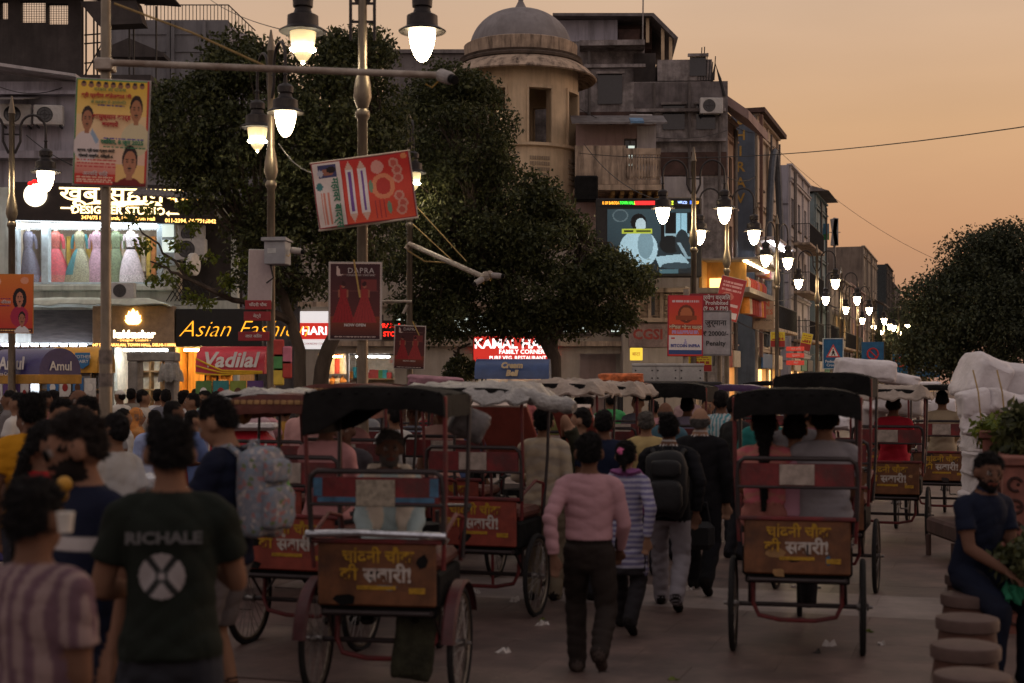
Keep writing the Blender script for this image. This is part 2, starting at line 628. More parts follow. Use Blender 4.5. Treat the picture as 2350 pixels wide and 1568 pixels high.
def rickshaw(label, loc, yaw=None, canopy='black', panel='brown', lettering=True, high=1.90, k=1.0, backboard='plate', full=True, lowbar=True, cover=None, group='cycle rickshaws in the road',
             seat_red=True, front=True):
    t = thing('cycle_rickshaw', label, 'rickshaw', loc, (-A_ST if yaw is None else R(yaw)), group)
    t.scale = (k, k, k)
    T = .455
    for sx in (-1, 1):
        spoked_wheel(t, (sx * T, 0, .345), toe=random.uniform(-.03, .03))
        if full:
            obj('mudguard', cached(('mg', 0), lambda: _mudguard()), t, (sx * (T), 0, .345))
    obj('axle', cached('axle', lambda: MB().tube([(-.45, 0, .345), (.45, 0, .345)], .017, 8).mesh('axle', M_DKTUBE, True)), t)
    def chassis():
        m = MB()
        for sx in (-1, 1):
            m.tube([(sx * .33, -.28, .56), (sx * .33, .50, .56), (sx * .2, .75, .52), (sx * .03, 1.02, .50)], .017, 8)
            m.tube([(sx * .33, 0, .56), (sx * .33, 0, .36)], .015, 8)
            m.tube([(sx * .33, -.22, .56), (sx * .34, 0, .36), (sx * .33, .3, .56)], .010, 6)
        m.tube([(-.33, -.28, .56), (.33, -.28, .56)], .016, 8)
        m.tube([(-.33, .48, .56), (.33, .48, .56)], .016, 8)
        m.tube([(0, 1.02, .46), (0, .93, .88)], .017, 8)
        m.tube([(0, .95, .80), (0, 1.50, .86)], .016, 8)
        m.tube([(0, 1.02, .46), (0, 1.50, .76)], .017, 8)
        m.tube([(0, 1.50, .72), (0, 1.47, 1.02)], .018, 8)
        return m.mesh('chassis', M_DKTUBE, True)
    obj('chassis', cached('chassis', chassis), t)
    if lowbar:
        obj('bumper_loop', cached('bumper', lambda: MB().tube([(-.31, -.02, .52), (-.31, -.05, .36), (-.27, -.06, .275), (-.12, -.06, .245), (.12, -.06, .245), (.27, -.06, .275), (.31, -.05, .36), (.31, -.02, .52)], .016, 8).mesh('bumper_loop', M_RED, True)), t)
    obj('seat_box', cached('seatbox', lambda: MB().cbox(-.38, .38, -.25, .40, .58, .80, .02).mesh('seat_box', M_VINYL)), t)
    pn = obj('rear_panel', cached(('panel', panel), lambda: MB().cbox(-.365, .365, -.285, -.257, .60, .985, .012).cbox(-.40, .40, -.30, -.262, .975, 1.005, .008, 1).cbox(-.36, .36, -.24, -.1, .53, .595, .01, 2).mesh('rear_panel', [M_PANEL[panel], M_RED, M_VINYL])), t)
    if lettering:
        text(pn, 'चांदनी चौक', .01, .895, .105, M_YEL, y=-.288, bold=.003)
        text(pn, 'की', -.17, .79, .105, M_YEL, y=-.288, bold=.003)
        text(pn, 'सवारी!', .07, .785, .122, M_WHITEP, y=-.288, bold=.004)
        obj('print_strip', cached('strip', lambda: MB().cbox(-.12, .12, -.289, -.286, .70, .725, .004).cbox(.20, .30, -.289, -.286, .68, .715, .004).mesh('print_strip', M_YEL)), pn)
    pr = random.Random(str(label))
    for i in range(pr.randrange(3, 7)):        # torn stickers and rubbed patches
        x_, z_ = pr.uniform(-.33, .30), pr.uniform(.61, .95)
        w_, h_ = pr.uniform(.02, .10), pr.uniform(.02, .07)
        q_ = [(x_ + w_ * pr.uniform(.6, 1) * math.cos(a), z_ + h_ * pr.uniform(.5, 1) * math.sin(a)) for a in (.3, 1.2, 2.4, 3.3, 4.2, 5.4)]
        obj('torn_sticker', MB().prism(q_, -.2865, -.2852).mesh('torn_sticker', pr.choice((M_BLUEP, M_WHITEPL, M_DKTUBE, M_VINYL, M_TAN))), pn)
    obj('seat_cushion', cached('cushion', lambda: MB().cbox(-.37, .37, -.15, .40, .80, .90, .035).mesh('seat_cushion', M_BROWNV)), t)
    obj('footboard', cached('footb', lambda: MB().cbox(-.33, .33, .42, .80, .53, .555, .008).mesh('footboard', M_RED)), t)
    br = obj('backrest_frame', cached('brf', lambda: MB().tube([(-.405, -.27, .98), (-.415, -.29, 1.30), (-.40, -.30, 1.38), (-.36, -.30, 1.41), (.36, -.30, 1.41), (.40, -.30, 1.38), (.415, -.29, 1.30), (.405, -.27, .98)], .017, 8)
              .tube([(-.41, -.29, 1.21), (.41, -.29, 1.21)], .012, 8).mesh('backrest_frame', M_DKTUBE, True)), t)
    if backboard == 'blue':
        obj('backrest_board', cached('bbb', lambda: MB().cbox(-.39, .39, -.30, -.28, 1.215, 1.375, .006).box(-.36, .36, -.303, -.2995, 1.225, 1.255, 1).box(-.385, -.33, -.303, -.2995, 1.26, 1.37, 1).box(.33, .385, -.303, -.2995, 1.26, 1.37, 1).cbox(-.12, .12, -.312, -.302, 1.20, 1.36, .004, 2).mesh('backrest_board', [M_RED, M_BLUEP, mat('frayed_mat', (.26, .22, .17), .95, var=.4, scale=40)])), t)
    elif backboard:
        obj('backrest_board', cached('bbp', lambda: MB().cbox(-.39, .39, -.30, -.28, 1.215, 1.375, .006).cbox(-.12, .12, -.309, -.302, 1.225, 1.37, .004, 1).mesh('backrest_board', [M_RED, M_WHITEPL])), t)
    obj('side_rail', cached('srail', lambda: MB().tube([(-.40, -.25, 1.02), (-.41, .1, 1.12), (-.40, .36, 1.08), (-.38, .40, .80)], .014, 8).mesh('side_rail', M_RED, True)), t)
    obj('side_rail', cached('srail2', lambda: MB().tube([(.40, -.25, 1.02), (.41, .1, 1.12), (.40, .36, 1.08), (.38, .40, .80)], .014, 8).mesh('side_rail', M_RED, True)), t)
    if canopy:
        H = high
        for sx in (-1, 1):
            for (y0, y1) in ((-.24, -.34), (.36, .44)):
                obj('canopy_post', cached(('post', sx, y0, H), lambda: MB().tube([(sx * .40, y0, .82), (sx * .425, (y0 + y1) / 2, 1.3), (sx * .43, y1, H - .06)], .014, 8).mesh('canopy_post', M_RED if y0 < 0 else M_DKTUBE, True)), t)
        if canopy == 'black':
            obj('canopy', cached(('cblack', H), lambda: _canopy(H, M_VINYL, .17)), t)
        elif canopy == 'thin':
            obj('canopy', cached(('cthin', H), lambda: _canopy(H, M_VINYL, .07)), t)
        elif canopy == 'brown':
            obj('canopy', cached(('cbrown', H), lambda: _canopy(H, [M_BROWNV, M_TAN], .13, fringe=True)), t)
        elif canopy == 'purple':
            obj('canopy', cached(('cpur', H), lambda: _canopy(H, mat('purple_vinyl', (.06, .03, .09), .6, var=.3), .09)), t)
        elif canopy == 'half':       # black with long back flap on one side
            obj('canopy', cached(('chalf', H), lambda: _canopy(H, M_VINYL, .13, flap=True)), t)
        if cover:
            seed, mm = cover
            obj('canopy_cover', drape(1.0, 1.0, H + .03, .14, seed, .02, 26).mesh('canopy_cover', mm, True), t, (0, .05, 0))
    if front:
        spoked_wheel(t, (0, 1.62, .345))
        def fork():
            m = MB()
            m.tube([(-.045, 1.62, .345), (-.045, 1.56, .60), (-.027, 1.50, .74), (0, 1.5, .76), (.027, 1.50, .74), (.045, 1.56, .60), (.045, 1.62, .345)], .011, 6)
            return m.mesh('fork', M_STEEL, True)
        obj('fork', cached('fork', fork), t)
        hb = obj('handlebar', cached('hbar', lambda: MB().tube([(-.27, 1.22, 1.05), (-.26, 1.36, 1.07), (-.12, 1.45, 1.06), (.12, 1.45, 1.06), (.26, 1.36, 1.07), (.27, 1.22, 1.05)], .012, 8).mesh('handlebar', M_STEEL, True)), t)
        for sx in (-1, 1):
            obj('grip', cached(('grip', sx), lambda: MB().tube([(sx * .27, 1.22, 1.05), (sx * .262, 1.33, 1.068)], .018, 8).mesh('grip', M_TYRE, True)), hb)
        obj('saddle', cached('saddle', lambda: _saddle()), t)
        obj('crank', cached('crank', lambda: MB().ring((.06, 1.02, .46), .085, .006, 'x', 24, 6).tube([(.08, 1.02, .46), (.08, 1.10, .32)], .009, 6).tube([(.08, 1.10, .32), (.17, 1.10, .32)], .012, 6)
                              .tube([(-.08, 1.02, .46), (-.08, .94, .60)], .009, 6).tube([(-.08, .94, .60), (-.17, .94, .60)], .012, 6).tube([(-.08, 1.02, .46), (.08, 1.02, .46)], .015, 8).mesh('crank', M_STEEL, True)), t)
    return t
def _mudguard():
    m = MB()
    n = 12
    vs = []
    for i in range(n + 1):
        a = R(8) + R(150) * i / n
        for q, (w, r) in enumerate(((-.045, .372), (-.03, .39), (.03, .39), (.045, .372), (.03, .384), (-.03, .384))):
            vs.append((w, -r * math.cos(a), r * math.sin(a)))
    fs = []
    for i in range(n):
        for q in range(6):
            q2 = (q + 1) % 6
            fs.append((i * 6 + q, i * 6 + q2, (i + 1) * 6 + q2, (i + 1) * 6 + q))
    m.add(vs, fs)
    return m.mesh('mudguard', mat('maroon_guard', (.06, .010, .012), .5, var=.4, grime=.5), True)
def _saddle():
    m = MB()
    m.prism([(-.02, .80), (.06, .78), (.14, .86), (.14, .92), (.05, 1.06), (-.05, 1.06), (-.14, .92), (-.14, .86), (-.06, .78)], .93, .98, 'xy')
    m.tube([(0, .90, .86), (0, .90, .94)], .014, 8)
    return m.mesh('saddle', M_VINYL)
def _canopy(H, mm, drop, fringe=False, flap=False):
    m = MB()
    w, y0, y1 = .425, -.37, .44
    n = 10
    top = []
    for j in range(9):
        y = y0 + (y1 - y0) * j / 8
        for i in range(n + 1):
            u = i / n * 2 - 1
            z = H - .045 * abs(u) ** 4 - .02 * (abs(j / 4 - 1) ** 3) + .008 * math.sin(7 * u + j)
            top.append((u * w, y, z))
    k = len(top)
    m.v = top + [(x * .97, y * .97, z - .03) for x, y, z in top]
    for j in range(8):
        for i in range(n):
            a = j * (n + 1) + i
            m.f.append((a, a + 1, a + n + 2, a + n + 1))
            m.f.append((a + k + n + 1, a + k + n + 2, a + k + 1, a + k))
    m.m = [0] * len(m.f)
    per = [(-w + 2 * w * i / 16, y0 - .004) for i in range(17)] + [(w + .004, y0 + (y1 - y0) * i / 10) for i in range(1, 11)] + \
          [(w - 2 * w * i / 16, y1 + .004) for i in range(1, 17)] + [(-w - .004, y1 - (y1 - y0) * i / 10) for i in range(1, 10)]
    vs, fs = [], []
    N = len(per)
    for i, (x, y) in enumerate(per):
        q = .5 + .5 * math.sin(i * 1.9)
        zt = H - .045 * (abs(x) / w) ** 4 - .004
        d = drop * (1.0 + .06 * q)
        if flap and x < -.1:
            d = drop * (1 + .9 * min(1, (-x - .1) / .2))
        ox = x * 1.02
        vs += [(x, y, zt), (ox, y + (.012 if y > 0 else -.012), zt - d * .5), (ox * 1.005, y, zt - d), (ox * .985, y * .985, zt - d), (x * .97, y * .97, zt - .01)]
    for i in range(N):
        j = (i + 1) % N
        for q in range(4):
            fs.append((i * 5 + q + 1, i * 5 + q, j * 5 + q, j * 5 + q + 1))
    m.add(vs, fs, 0)
    if fringe:
        for i in range(16):
            x = -w + 2 * w * (i + .5) / 16
            m.cbox(x - .022, x + .022, y0 - .022, y0 - .010, H - .075, H - .045, .004, 1)
        m.ring((-w - .01, -.12, H - .13), .07, .03, 'x', 16, 8, 1)
    else:
        for i in range(9):
            x = -w * .95 + 2 * w * .95 * i / 8
            m.ball((x, y0 - .012, H - .04), .010, 6, 4)
    return m.mesh('canopy', mm, True)
# ================================================================== people
SKIN = [(.16, .085, .055), (.20, .11, .07), (.13, .068, .045), (.25, .145, .095), (.10, .052, .036)]
BLACK_HAIR = (.008, .007, .007)
M_PERSON = vcol_mat('cloth_skin_and_hair', .85, bump=.25, bscale=45, spec=.08)
tmp_scene = bpy.data.scenes.new('shaping')
STRANDS = {}
tmp_layer = tmp_scene.view_layers[0]
def rotx(p, c, a):
    p = Vector(p) - Vector(c)
    ca, sa = math.cos(a), math.sin(a)
    return Vector((p.x, p.y * ca + p.z * sa, -p.y * sa + p.z * ca)) + Vector(c)
class Body:
    def __init__(s):
        s.v, s.f, s.t = [], [], []
    def loft(s, P_, R_, tag_, n=14, xd=(1, 0, 0), caps=True):
        P_ = [Vector(p) for p in P_]
        R_ = [r if isinstance(r, (tuple, list)) else (r, r) for r in R_]
        pp, rr = [], []
        for i in range(len(P_) - 1):
            m = max(1, int((P_[i + 1] - P_[i]).length / .022))
            for j in range(m):
                t = j / m
                pp.append(P_[i].lerp(P_[i + 1], t))
                rr.append((R_[i][0] * (1 - t) + R_[i + 1][0] * t, R_[i][1] * (1 - t) + R_[i + 1][1] * t))
        pp.append(P_[-1])
        rr.append(R_[-1])
        if caps:
            t0 = (pp[0] - pp[1]).normalized()
            t1 = (pp[-1] - pp[-2]).normalized()
            r0, r1 = rr[0], rr[-1]
            for q in (.5, .85, .99):
                k = math.sqrt(1 - q * q)
                pp.insert(0, P_[0] + t0 * (q * min(r0)))
                rr.insert(0, (r0[0] * k, r0[1] * k))
                pp.append(P_[-1] + t1 * (q * min(r1)))
                rr.append((r1[0] * k, r1[1] * k))
        o = len(s.v)
        xd = Vector(xd)
        for i, p in enumerate(pp):
            t = (pp[min(i + 1, len(pp) - 1)] - pp[max(i - 1, 0)])
            t = t.normalized() if t.length > 1e-9 else Vector((0, 0, 1))
            e1 = xd - t * xd.dot(t)
            if e1.length < 1e-3:
                e1 = Vector((0, 1, 0)) - t * t.y
            e1.normalize()
            e2 = t.cross(e1)
            for k in range(n):
                a = 2 * math.pi * k / n
                s.v.append(p + e1 * (math.cos(a) * rr[i][0]) + e2 * (math.sin(a) * rr[i][1]))
                s.t.append(tag_)
        m = len(pp)
        for i in range(m - 1):
            for k in range(n):
                k2 = (k + 1) % n
                s.f.append((o + i * n + k, o + i * n + k2, o + (i + 1) * n + k2, o + (i + 1) * n + k))
        s.f.append(tuple(o + k for k in range(n - 1, -1, -1)))
        s.f.append(tuple(o + (m - 1) * n + k for k in range(n)))
    def ell(s, c, r, tag_, fr=None, n=14, k=10):
        o = len(s.v)
        c = Vector(c)
        for i in range(k + 1):
            th = math.pi * (i + .02) / (k + .04)
            for j in range(n):
                a = 2 * math.pi * j / n
                p = Vector((r[0] * math.sin(th) * math.cos(a), r[1] * math.sin(th) * math.sin(a), -r[2] * math.cos(th)))
                p = p + c
                s.v.append(fr(p) if fr else p)
                s.t.append(tag_)
        for i in range(k):
            for j in range(n):
                j2 = (j + 1) % n
                s.f.append((o + i * n + j, o + i * n + j2, o + (i + 1) * n + j2, o + (i + 1) * n + j))
        s.f.append(tuple(o + j for j in range(n - 1, -1, -1)))
        s.f.append(tuple(o + k * n + j for j in range(n)))
def ik(S, W, l1, l2, hint):
    S, W = Vector(S), Vector(W)
    d = W - S
    L = d.length
    if L > (l1 + l2) * .995:
        W = S + d * ((l1 + l2) * .995 / L)
        d = W - S
        L = d.length
    a = (l1 * l1 - l2 * l2 + L * L) / (2 * L)
    h = math.sqrt(max(0, l1 * l1 - a * a))
    u = d / L
    hv = Vector(hint) - u * Vector(hint).dot(u)
    hv = hv.normalized() if hv.length > 1e-6 else Vector((0, -1, 0))
    return S + u * a + hv * h, W
ARMS = {'down': (.05, .04, -.53), 'swing_f': (.03, .20, -.47), 'swing_b': (.06, -.17, -.48), 'bent': (-.03, .27, -.30),
        'chest': (-.13, .22, -.20), 'face': (-.10, .15, .07), 'lap': (-.05, .34, -.40), 'handle': (.06, .47, -.24),
        'up': (.0, .30, .10), 'strap': (-.06, .10, -.10), 'plate': (-.08, .30, -.17), 'out': (.20, .34, -.25)}
def person_mesh(pose='stand', lean=0.0, head=(0, 0), arms=('down', 'down'), top='tee', bottom='pants', hair='short', beard=0, glasses=False,
                skin=(.18, .1, .065), hair_col=BLACK_HAIR, top_col=(.1, .1, .1), bot_col=(.03, .03, .035), shoe_col=(.012, .01, .009),
                wide=1.0, belly=1.0, voxel=.014, seat=.45, legs=None, tuck=False, scarf=None, moustache=False, seed=0, head_k=1.0,
                wrinkle=1.0, sock_col=None, collar=None, thin=1.0):
    b = Body()
    rnd = random.Random(seed)
    sit = pose in ('sit', 'pedal')
    dz = (seat + .09 - .93) if sit else (-.015 if pose == 'walk' else 0)
    pel = Vector((0, 0, .93 + dz))
    up = lambda p: rotx((p[0], p[1], p[2] + dz), pel, lean)
    # ---------------- torso
    W_, B_ = wide, belly
    if top == 'suit':
        B_ *= 1.04
    hem = .99 if tuck else {'tee': .86, 'shirt': .86, 'suit': .80, 'kurta': .62, 'blouse': 1.02}[top]
    prof = [(.80, .168, .122), (.86, .172, .124), (.95, .166, .120), (1.05, .156, .112), (1.18, .158, .116), (1.30, .170, .117), (1.37, .165, .106),
            (1.415, .135, .088), (1.445, .090, .07), (1.462, .066, .062)]
    zz = [q for q in prof if q[0] > hem + .02]
    r_h = np.interp(hem, [q[0] for q in prof], [q[1] for q in prof])
    y_h = np.interp(hem, [q[0] for q in prof], [q[2] for q in prof])
    if sit and hem < .93:
        hem = .90
        zz = [q for q in prof if q[0] > .92]
    fl = 1.06 if not tuck else 1.02
    ring = [((0, .005, hem), (r_h * fl, y_h * B_ * fl))] + [((0, .006 + .012 * (B_ - 1) * 8 * max(0, 1.2 - z) if z < 1.2 else .0, z), (rx * W_ * 1.02, ry * (B_ if z < 1.25 else 1) * 1.03)) for z, rx, ry in zz]
    if top == 'kurta' and not sit:
        ring = [((0, .01, .55), (.205, .15)), ((0, .01, .75), (.19, .14))] + ring[1:]
    b.loft([up(p) for p, r in ring], [r for p, r in ring], 'top', n=20, caps=False)
    b.loft([up((0, 0, .84)), up((0, 0, .93)), up((0, 0, 1.03))], [(.142 * W_ ** .5, .10), (.160 * W_ ** .5, .113 * B_), (.150 * W_ ** .5, .106 * B_)], 'bottom', n=18)
    if tuck:
        pass
    # ---------------- head
    nb = up((0, -.005, 1.45))
    hc0 = Vector((0, .012, 1.585))
    hy, hp = head
    def hd(p):
        q = (Vector(p) - Vector((0, -.005, 1.47))) * head_k
        ca, sa = math.cos(hp), math.sin(hp)
        q = Vector((q.x, q.y * ca + q.z * sa, -q.y * sa + q.z * ca))
        ca, sa = math.cos(hy), math.sin(hy)
        q = Vector((q.x * ca - q.y * sa, q.x * sa + q.y * ca, q.z))
        return up(q + Vector((0, -.005, 1.47)))
    b.loft([nb, hd((0, .0, 1.50)), hd((0, .008, 1.54))], [(.062 * W_, .060), (.055, .056), (.054, .058)], 'skin')
    b.ell((0, -.004, 1.605), (.074, .092, .098), 'skin', hd)
    b.ell((0, .026, 1.548), (.060, .068, .072), 'skin', hd)
    b.ell((0, .058, 1.512), (.032, .030, .026), 'skin', hd)
    b.ell((0, .068, 1.582), (.046, .030, .05), 'skin', hd)
    b.ell((0, .101, 1.572), (.013, .021, .019), 'skin', hd, 8, 6)
    b.ell((0, .095, 1.592), (.009, .016, .026), 'skin', hd, 8, 6)
    for sd in (-1, 1):
        b.ell((.083 * sd, -.006, 1.582), (.017, .028, .037), 'skin', hd, 8, 8)
        b.ell((.032 * sd, .083, 1.600), (.016, .010, .006), 'eyewhite', hd, 8, 6)
        b.ell((.032 * sd, .092, 1.600), (.009, .006, .007), 'eye', hd, 8, 6)
        b.ell((.033 * sd, .088, 1.622), (.020, .008, .004), 'brow', hd, 8, 6)
        if glasses:
            b.ell((.034 * sd, .100, 1.600), (.030, .008, .022), 'eye', hd, 10, 6)
            b.loft([hd((.064 * sd, .085, 1.605)), hd((.083 * sd, .0, 1.605))], [.005, .005], 'eye', n=6)
    if glasses:
        b.loft([hd((-.01, .105, 1.606)), hd((.01, .105, 1.606))], [.005, .005], 'eye', n=6)
    b.ell((0, .087, 1.536), (.025, .012, .008), 'lip', hd, 10, 6)
    if beard:
        b.ell((0, .036, 1.528), (.066, .064, .055 * beard), 'beard', hd)
        b.ell((0, .075, 1.500), (.036, .028, .03 * beard), 'beard', hd)
        b.ell((0, .088, 1.553), (.034, .014, .008), 'beard', hd, 10, 6)
        b.ell((0, .104, 1.535), (.022, .008, .006), 'lip', hd, 10, 6)
    elif moustache:
        b.ell((0, .091, 1.552), (.034, .014, .009), 'beard', hd, 10, 6)
    if hair == 'bald':
        b.ell((0, -.032, 1.573), (.083, .076, .055), 'hair', hd)
    elif hair == 'cap':
        b.ell((0, -.012, 1.630), (.084, .100, .072), 'cap', hd)
        b.ell((0, -.03, 1.575), (.081, .075, .055), 'hair', hd)
    elif hair == 'veil':
        b.ell((0, -.022, 1.612), (.093, .102, .112), 'veil', hd)
        b.loft([hd((0, -.04, 1.56)), up((0, -.06, 1.40)), up((0, -.10, 1.15))], [(.09, .07), (.15, .07), (.17, .05)], 'veil', n=16)
    elif hair == 'turban':
        b.ell((0, -.012, 1.655), (.105, .118, .072), 'cap', hd)
    else:
        b.ell((0, -.020, 1.622), (.082, .096, .092), 'hair', hd)
        b.ell((0, -.036, 1.585), (.080, .074, .070), 'hair', hd)
        for i in range(46):
            a = rnd.uniform(0, 2 * math.pi)
            t = rnd.uniform(.05, 1.25)
            d = Vector((math.sin(t) * math.cos(a), math.sin(t) * math.sin(a), math.cos(t)))
            if d.y > .55 and d.z < .62:
                continue
            q = Vector((0, -.018, 1.620)) + Vector((d.x * .079, d.y * .093, d.z * .091))
            rr_ = rnd.uniform(.014, .026)
            b.ell(q, (rr_, rr_, rr_ * .8), 'hair', hd, 7, 5)
    if hair in ('long', 'braid'):
        b.loft([hd((0, -.06, 1.60)), hd((0, -.09, 1.53)), up((0, -.125, 1.40)), up((0, -.145, 1.20)), up((0, -.145, 1.02 if hair == 'long' else .98))],
               [(.07, .05), (.075, .045), (.06 if hair == 'long' else .035, .034), (.055 if hair == 'long' else .03, .03), (.02, .018)], 'hair')
    if hair == 'bun':
        b.ell((0, -.115, 1.60), (.042, .038, .042), 'hair', hd)
    if hair == 'clip':
        b.loft([hd((0, -.10, 1.625)), hd((0, -.125, 1.56)), hd((0, -.12, 1.48))], [(.034, .03), (.03, .028), (.015, .015)], 'hair')
        b.ell((-.035, -.112, 1.64), (.032, .022, .024), 'clip', hd, 8, 6)
    if collar:
        b.loft([up((0, -.004, 1.452)), up((0, .0, 1.492))], [(.074, .074), (.067, .067)], 'collar', caps=False)
    if scarf:
        b.loft([up((-.02, -.085, 1.46)), up((-.10, -.02, 1.472)), up((-.115, .07, 1.40)), up((-.10, .135, 1.22)), up((-.10, .145, 1.0))],
               [(.05, .02)] * 5, 'scarf', n=10)
        b.loft([up((.02, -.085, 1.46)), up((.10, -.02, 1.472)), up((.115, .07, 1.40)), up((.10, .135, 1.25)), up((.10, .14, 1.08))],
               [(.05, .02)] * 5, 'scarf', n=10)
    # ---------------- arms
    for sd, arm in ((-1, arms[0]), (1, arms[1])):
        S0 = up((.170 * W_ * sd, -.005, 1.372))
        tgt = ARMS[arm] if isinstance(arm, str) else arm
        tv = rotx((tgt[0] * sd, tgt[1], tgt[2]), (0, 0, 0), lean * .35)
        E_, Wr = ik(S0, S0 + tv, .285, .262, (.55 * sd, -.8, -.35))
        b.loft([up((.07 * sd, 0, 1.402)), up((.13 * W_ * sd, 0, 1.388)), S0], [(.056, .054), (.062, .062), (.060, .060)], 'top')
        ar = thin
        if top in ('tee', 'blouse'):
            cut = .60 if top == 'tee' else .45
            mid = S0.lerp(E_, cut)
            b.loft([S0, mid], [.062, .068 if top == 'tee' else .058], 'top', caps=False)
            b.loft([mid, E_, E_.lerp(Wr, .3), Wr], [.046 * ar, .041 * ar, .042 * ar, .028], 'skin')
        else:
            k = 1.15 if top == 'suit' else 1.0
            b.loft([S0, S0.lerp(E_, .5), E_, E_.lerp(Wr, .45), E_.lerp(Wr, .95)], [.066 * k, .058 * k, .053 * k, .047 * k, .041 * k], 'top', caps=False)
            b.loft([E_.lerp(Wr, .85), Wr], [.03, .028], 'skin')
        fd = (Wr - E_).normalized()
        side = fd.cross(Vector((0, 1, 0)) if abs(fd.y) < .8 else Vector((0, 0, 1))).normalized()
        nrm = fd.cross(side)
        pc = Wr + fd * .045
        b.loft([Wr, pc, Wr + fd * .085], [(.026, .022), (.036, .019), (.036, .016)], 'skin', xd=side, n=10)
        for q, ln in zip((-1.5, -.5, .5, 1.5), (.062, .074, .078, .066)):
            f0 = Wr + fd * .082 + side * (q * .019)
            f1 = f0 + fd * ln * .55 + nrm * .006
            f2 = f1 + fd * ln * .35 + nrm * (.022 if sd > 0 else .022)
            b.loft([f0, f1, f2], [.0105, .0095, .0085], 'skin', n=8)
        t0 = Wr + fd * .03 + side * .028
        b.loft([t0, t0 + fd * .035 + side * .022, t0 + fd * .065 + side * .022], [.013, .0115, .0095], 'skin', n=8)
    # ---------------- legs
    for i, sd in enumerate((-1, 1)):
        hip = pel + Vector((.088 * sd, 0, -.02))
        if legs:
            ank = Vector(legs[i])
            if sit:
                ank = Vector((ank.x, ank.y, ank.z))
        elif pose == 'sit':
            ank = Vector((.11 * sd, .40, .085))
        elif pose == 'pedal':
            ank = Vector((.10 * sd, .20 if sd > 0 else .42, .18 if sd > 0 else .42))
        elif pose == 'walk':
            ank = Vector((.085 * sd, .27 if sd < 0 else -.30, .09 if sd < 0 else .17))
        else:
            ank = Vector((.10 * sd, .0, .085))
        K, A = ik(hip, ank, .43, .43, (.12 * sd, 1, .25))
        back = pose == 'walk' and sd > 0
        if bottom == 'pants':
            b.loft([hip, hip.lerp(K, .5), K, K.lerp(A, .5), A + (A - K).normalized() * .02], [(.098, .106), (.093, .097), (.078, .083), (.073, .076), (.066, .074)], 'bottom', caps=True)
        elif bottom == 'shorts':
            b.loft([hip, hip.lerp(K, .5), hip.lerp(K, .88)], [(.095, .10), (.092, .094), (.090, .094)], 'bottom', caps=False)
            b.loft([hip, K, K.lerp(A, .3), A], [.07, .056, .060, .038], 'skin')
            if sock_col:
                b.loft([K.lerp(A, .62), A], [.047, .043], 'sock', caps=False)
        else:
            b.loft([hip, K, A], [.085, .056, .04], 'bottom')
        fdir = Vector((.10 * sd, 1, -.75 if back else 0)).normalized()
        f0 = A + Vector((0, -.02, -.035))
        b.loft([f0 - fdir * .035, f0 + fdir * .05, f0 + fdir * .13, f0 + fdir * .175], [(.036, .042), (.043, .043), (.046, .032), (.036, .022)], 'shoe', xd=(1, 0, 0))
    if bottom == 'skirt' and not sit:
        b.loft([up((0, 0, 1.0)), (0, 0, .70), (0, .01, .35), (0, .01, .06)], [(.155, .115), (.19, .15), (.21, .19), (.24, .22)], 'bottom', n=20, caps=False)
    if bottom == 'skirt' and sit:
        b.loft([pel, pel + Vector((0, .40, .02)), Vector((0, .46, .30)), Vector((0, .46, .08))], [(.18, .11), (.17, .10), (.18, .12), (.2, .13)], 'bottom', n=16)
    # ---------------- one skin over all of it
    me = bpy.data.meshes.new('raw')
    me.from_pydata(b.v, [], b.f)
    o = bpy.data.objects.new('raw', me)
    tmp_scene.collection.objects.link(o)
    md = o.modifiers.new('r', 'REMESH')
    md.mode = 'VOXEL'
    md.voxel_size = voxel
    md.use_smooth_shade = True
    sm = o.modifiers.new('s', 'SMOOTH')
    sm.factor = .5
    sm.iterations = 3
    tmp_layer.update()
    ev = o.evaluated_get(tmp_layer.depsgraph)
    out = bpy.data.meshes.new_from_object(ev)
    bpy.data.objects.remove(o)
    bpy.data.meshes.remove(me)
    n = len(out.vertices)
    co = np.empty(n * 3)
    out.vertices.foreach_get('co', co)
    co = co.reshape(-1, 3)
    no = np.empty(n * 3)
    out.vertices.foreach_get('normal', no)
    no = no.reshape(-1, 3)
    kd = kdtree.KDTree(len(b.v))
    for i, p in enumerate(b.v):
        kd.insert(p, i)
    kd.balance()
    names = sorted(set(b.t))
    tid = {t: i for i, t in enumerate(names)}
    bt = np.array([tid[t] for t in b.t])
    idx = np.array([kd.find(p)[1] for p in co])
    vt = bt[idx]
    for t in ('hair', 'cap', 'belt', 'skin'):
        if t not in tid:
            tid[t] = len(names)
            names.append(t)
    hl = co - np.array(hd((0, -.005, 1.47)))
    q = rotx((0, 1, 0), (0, 0, 0), lean), rotx((0, 0, 1), (0, 0, 0), lean)
    hx, hyy, hz = hl[:, 0], hl @ np.array(q[0]), hl @ np.array(q[1])
    ca, sa = math.cos(-hy), math.sin(-hy)
    hx, hyy = hx * ca - hyy * sa, hx * sa + hyy * ca
    ca, sa = math.cos(-hp), math.sin(-hp)
    hyy, hz = hyy * ca + hz * sa, -hyy * sa + hz * ca
    yl, zl = hyy / head_k - .005, hz / head_k + 1.47
    scalp = np.isin(vt, [tid['hair'], tid['skin'], tid['cap']]) & (zl > 1.49) & (zl < 1.80) & (np.abs(hx) < .11) & (np.abs(yl) < .16)
    line = np.interp(yl, [-.12, -.06, -.025, .02, .05, .10], [1.52, 1.532, 1.575, 1.622, 1.652, 1.672])
    if hair == 'bald':
        isH = (zl > line - .004) & (zl < 1.604) & (yl < .0)
    else:
        isH = zl > line
    if hair not in ('veil',):
        vt[scalp & ~isH & ~((yl < -.07) & (hair in ('long', 'braid', 'clip', 'bun')))] = tid['skin']
        vt[scalp & isH] = tid['hair']
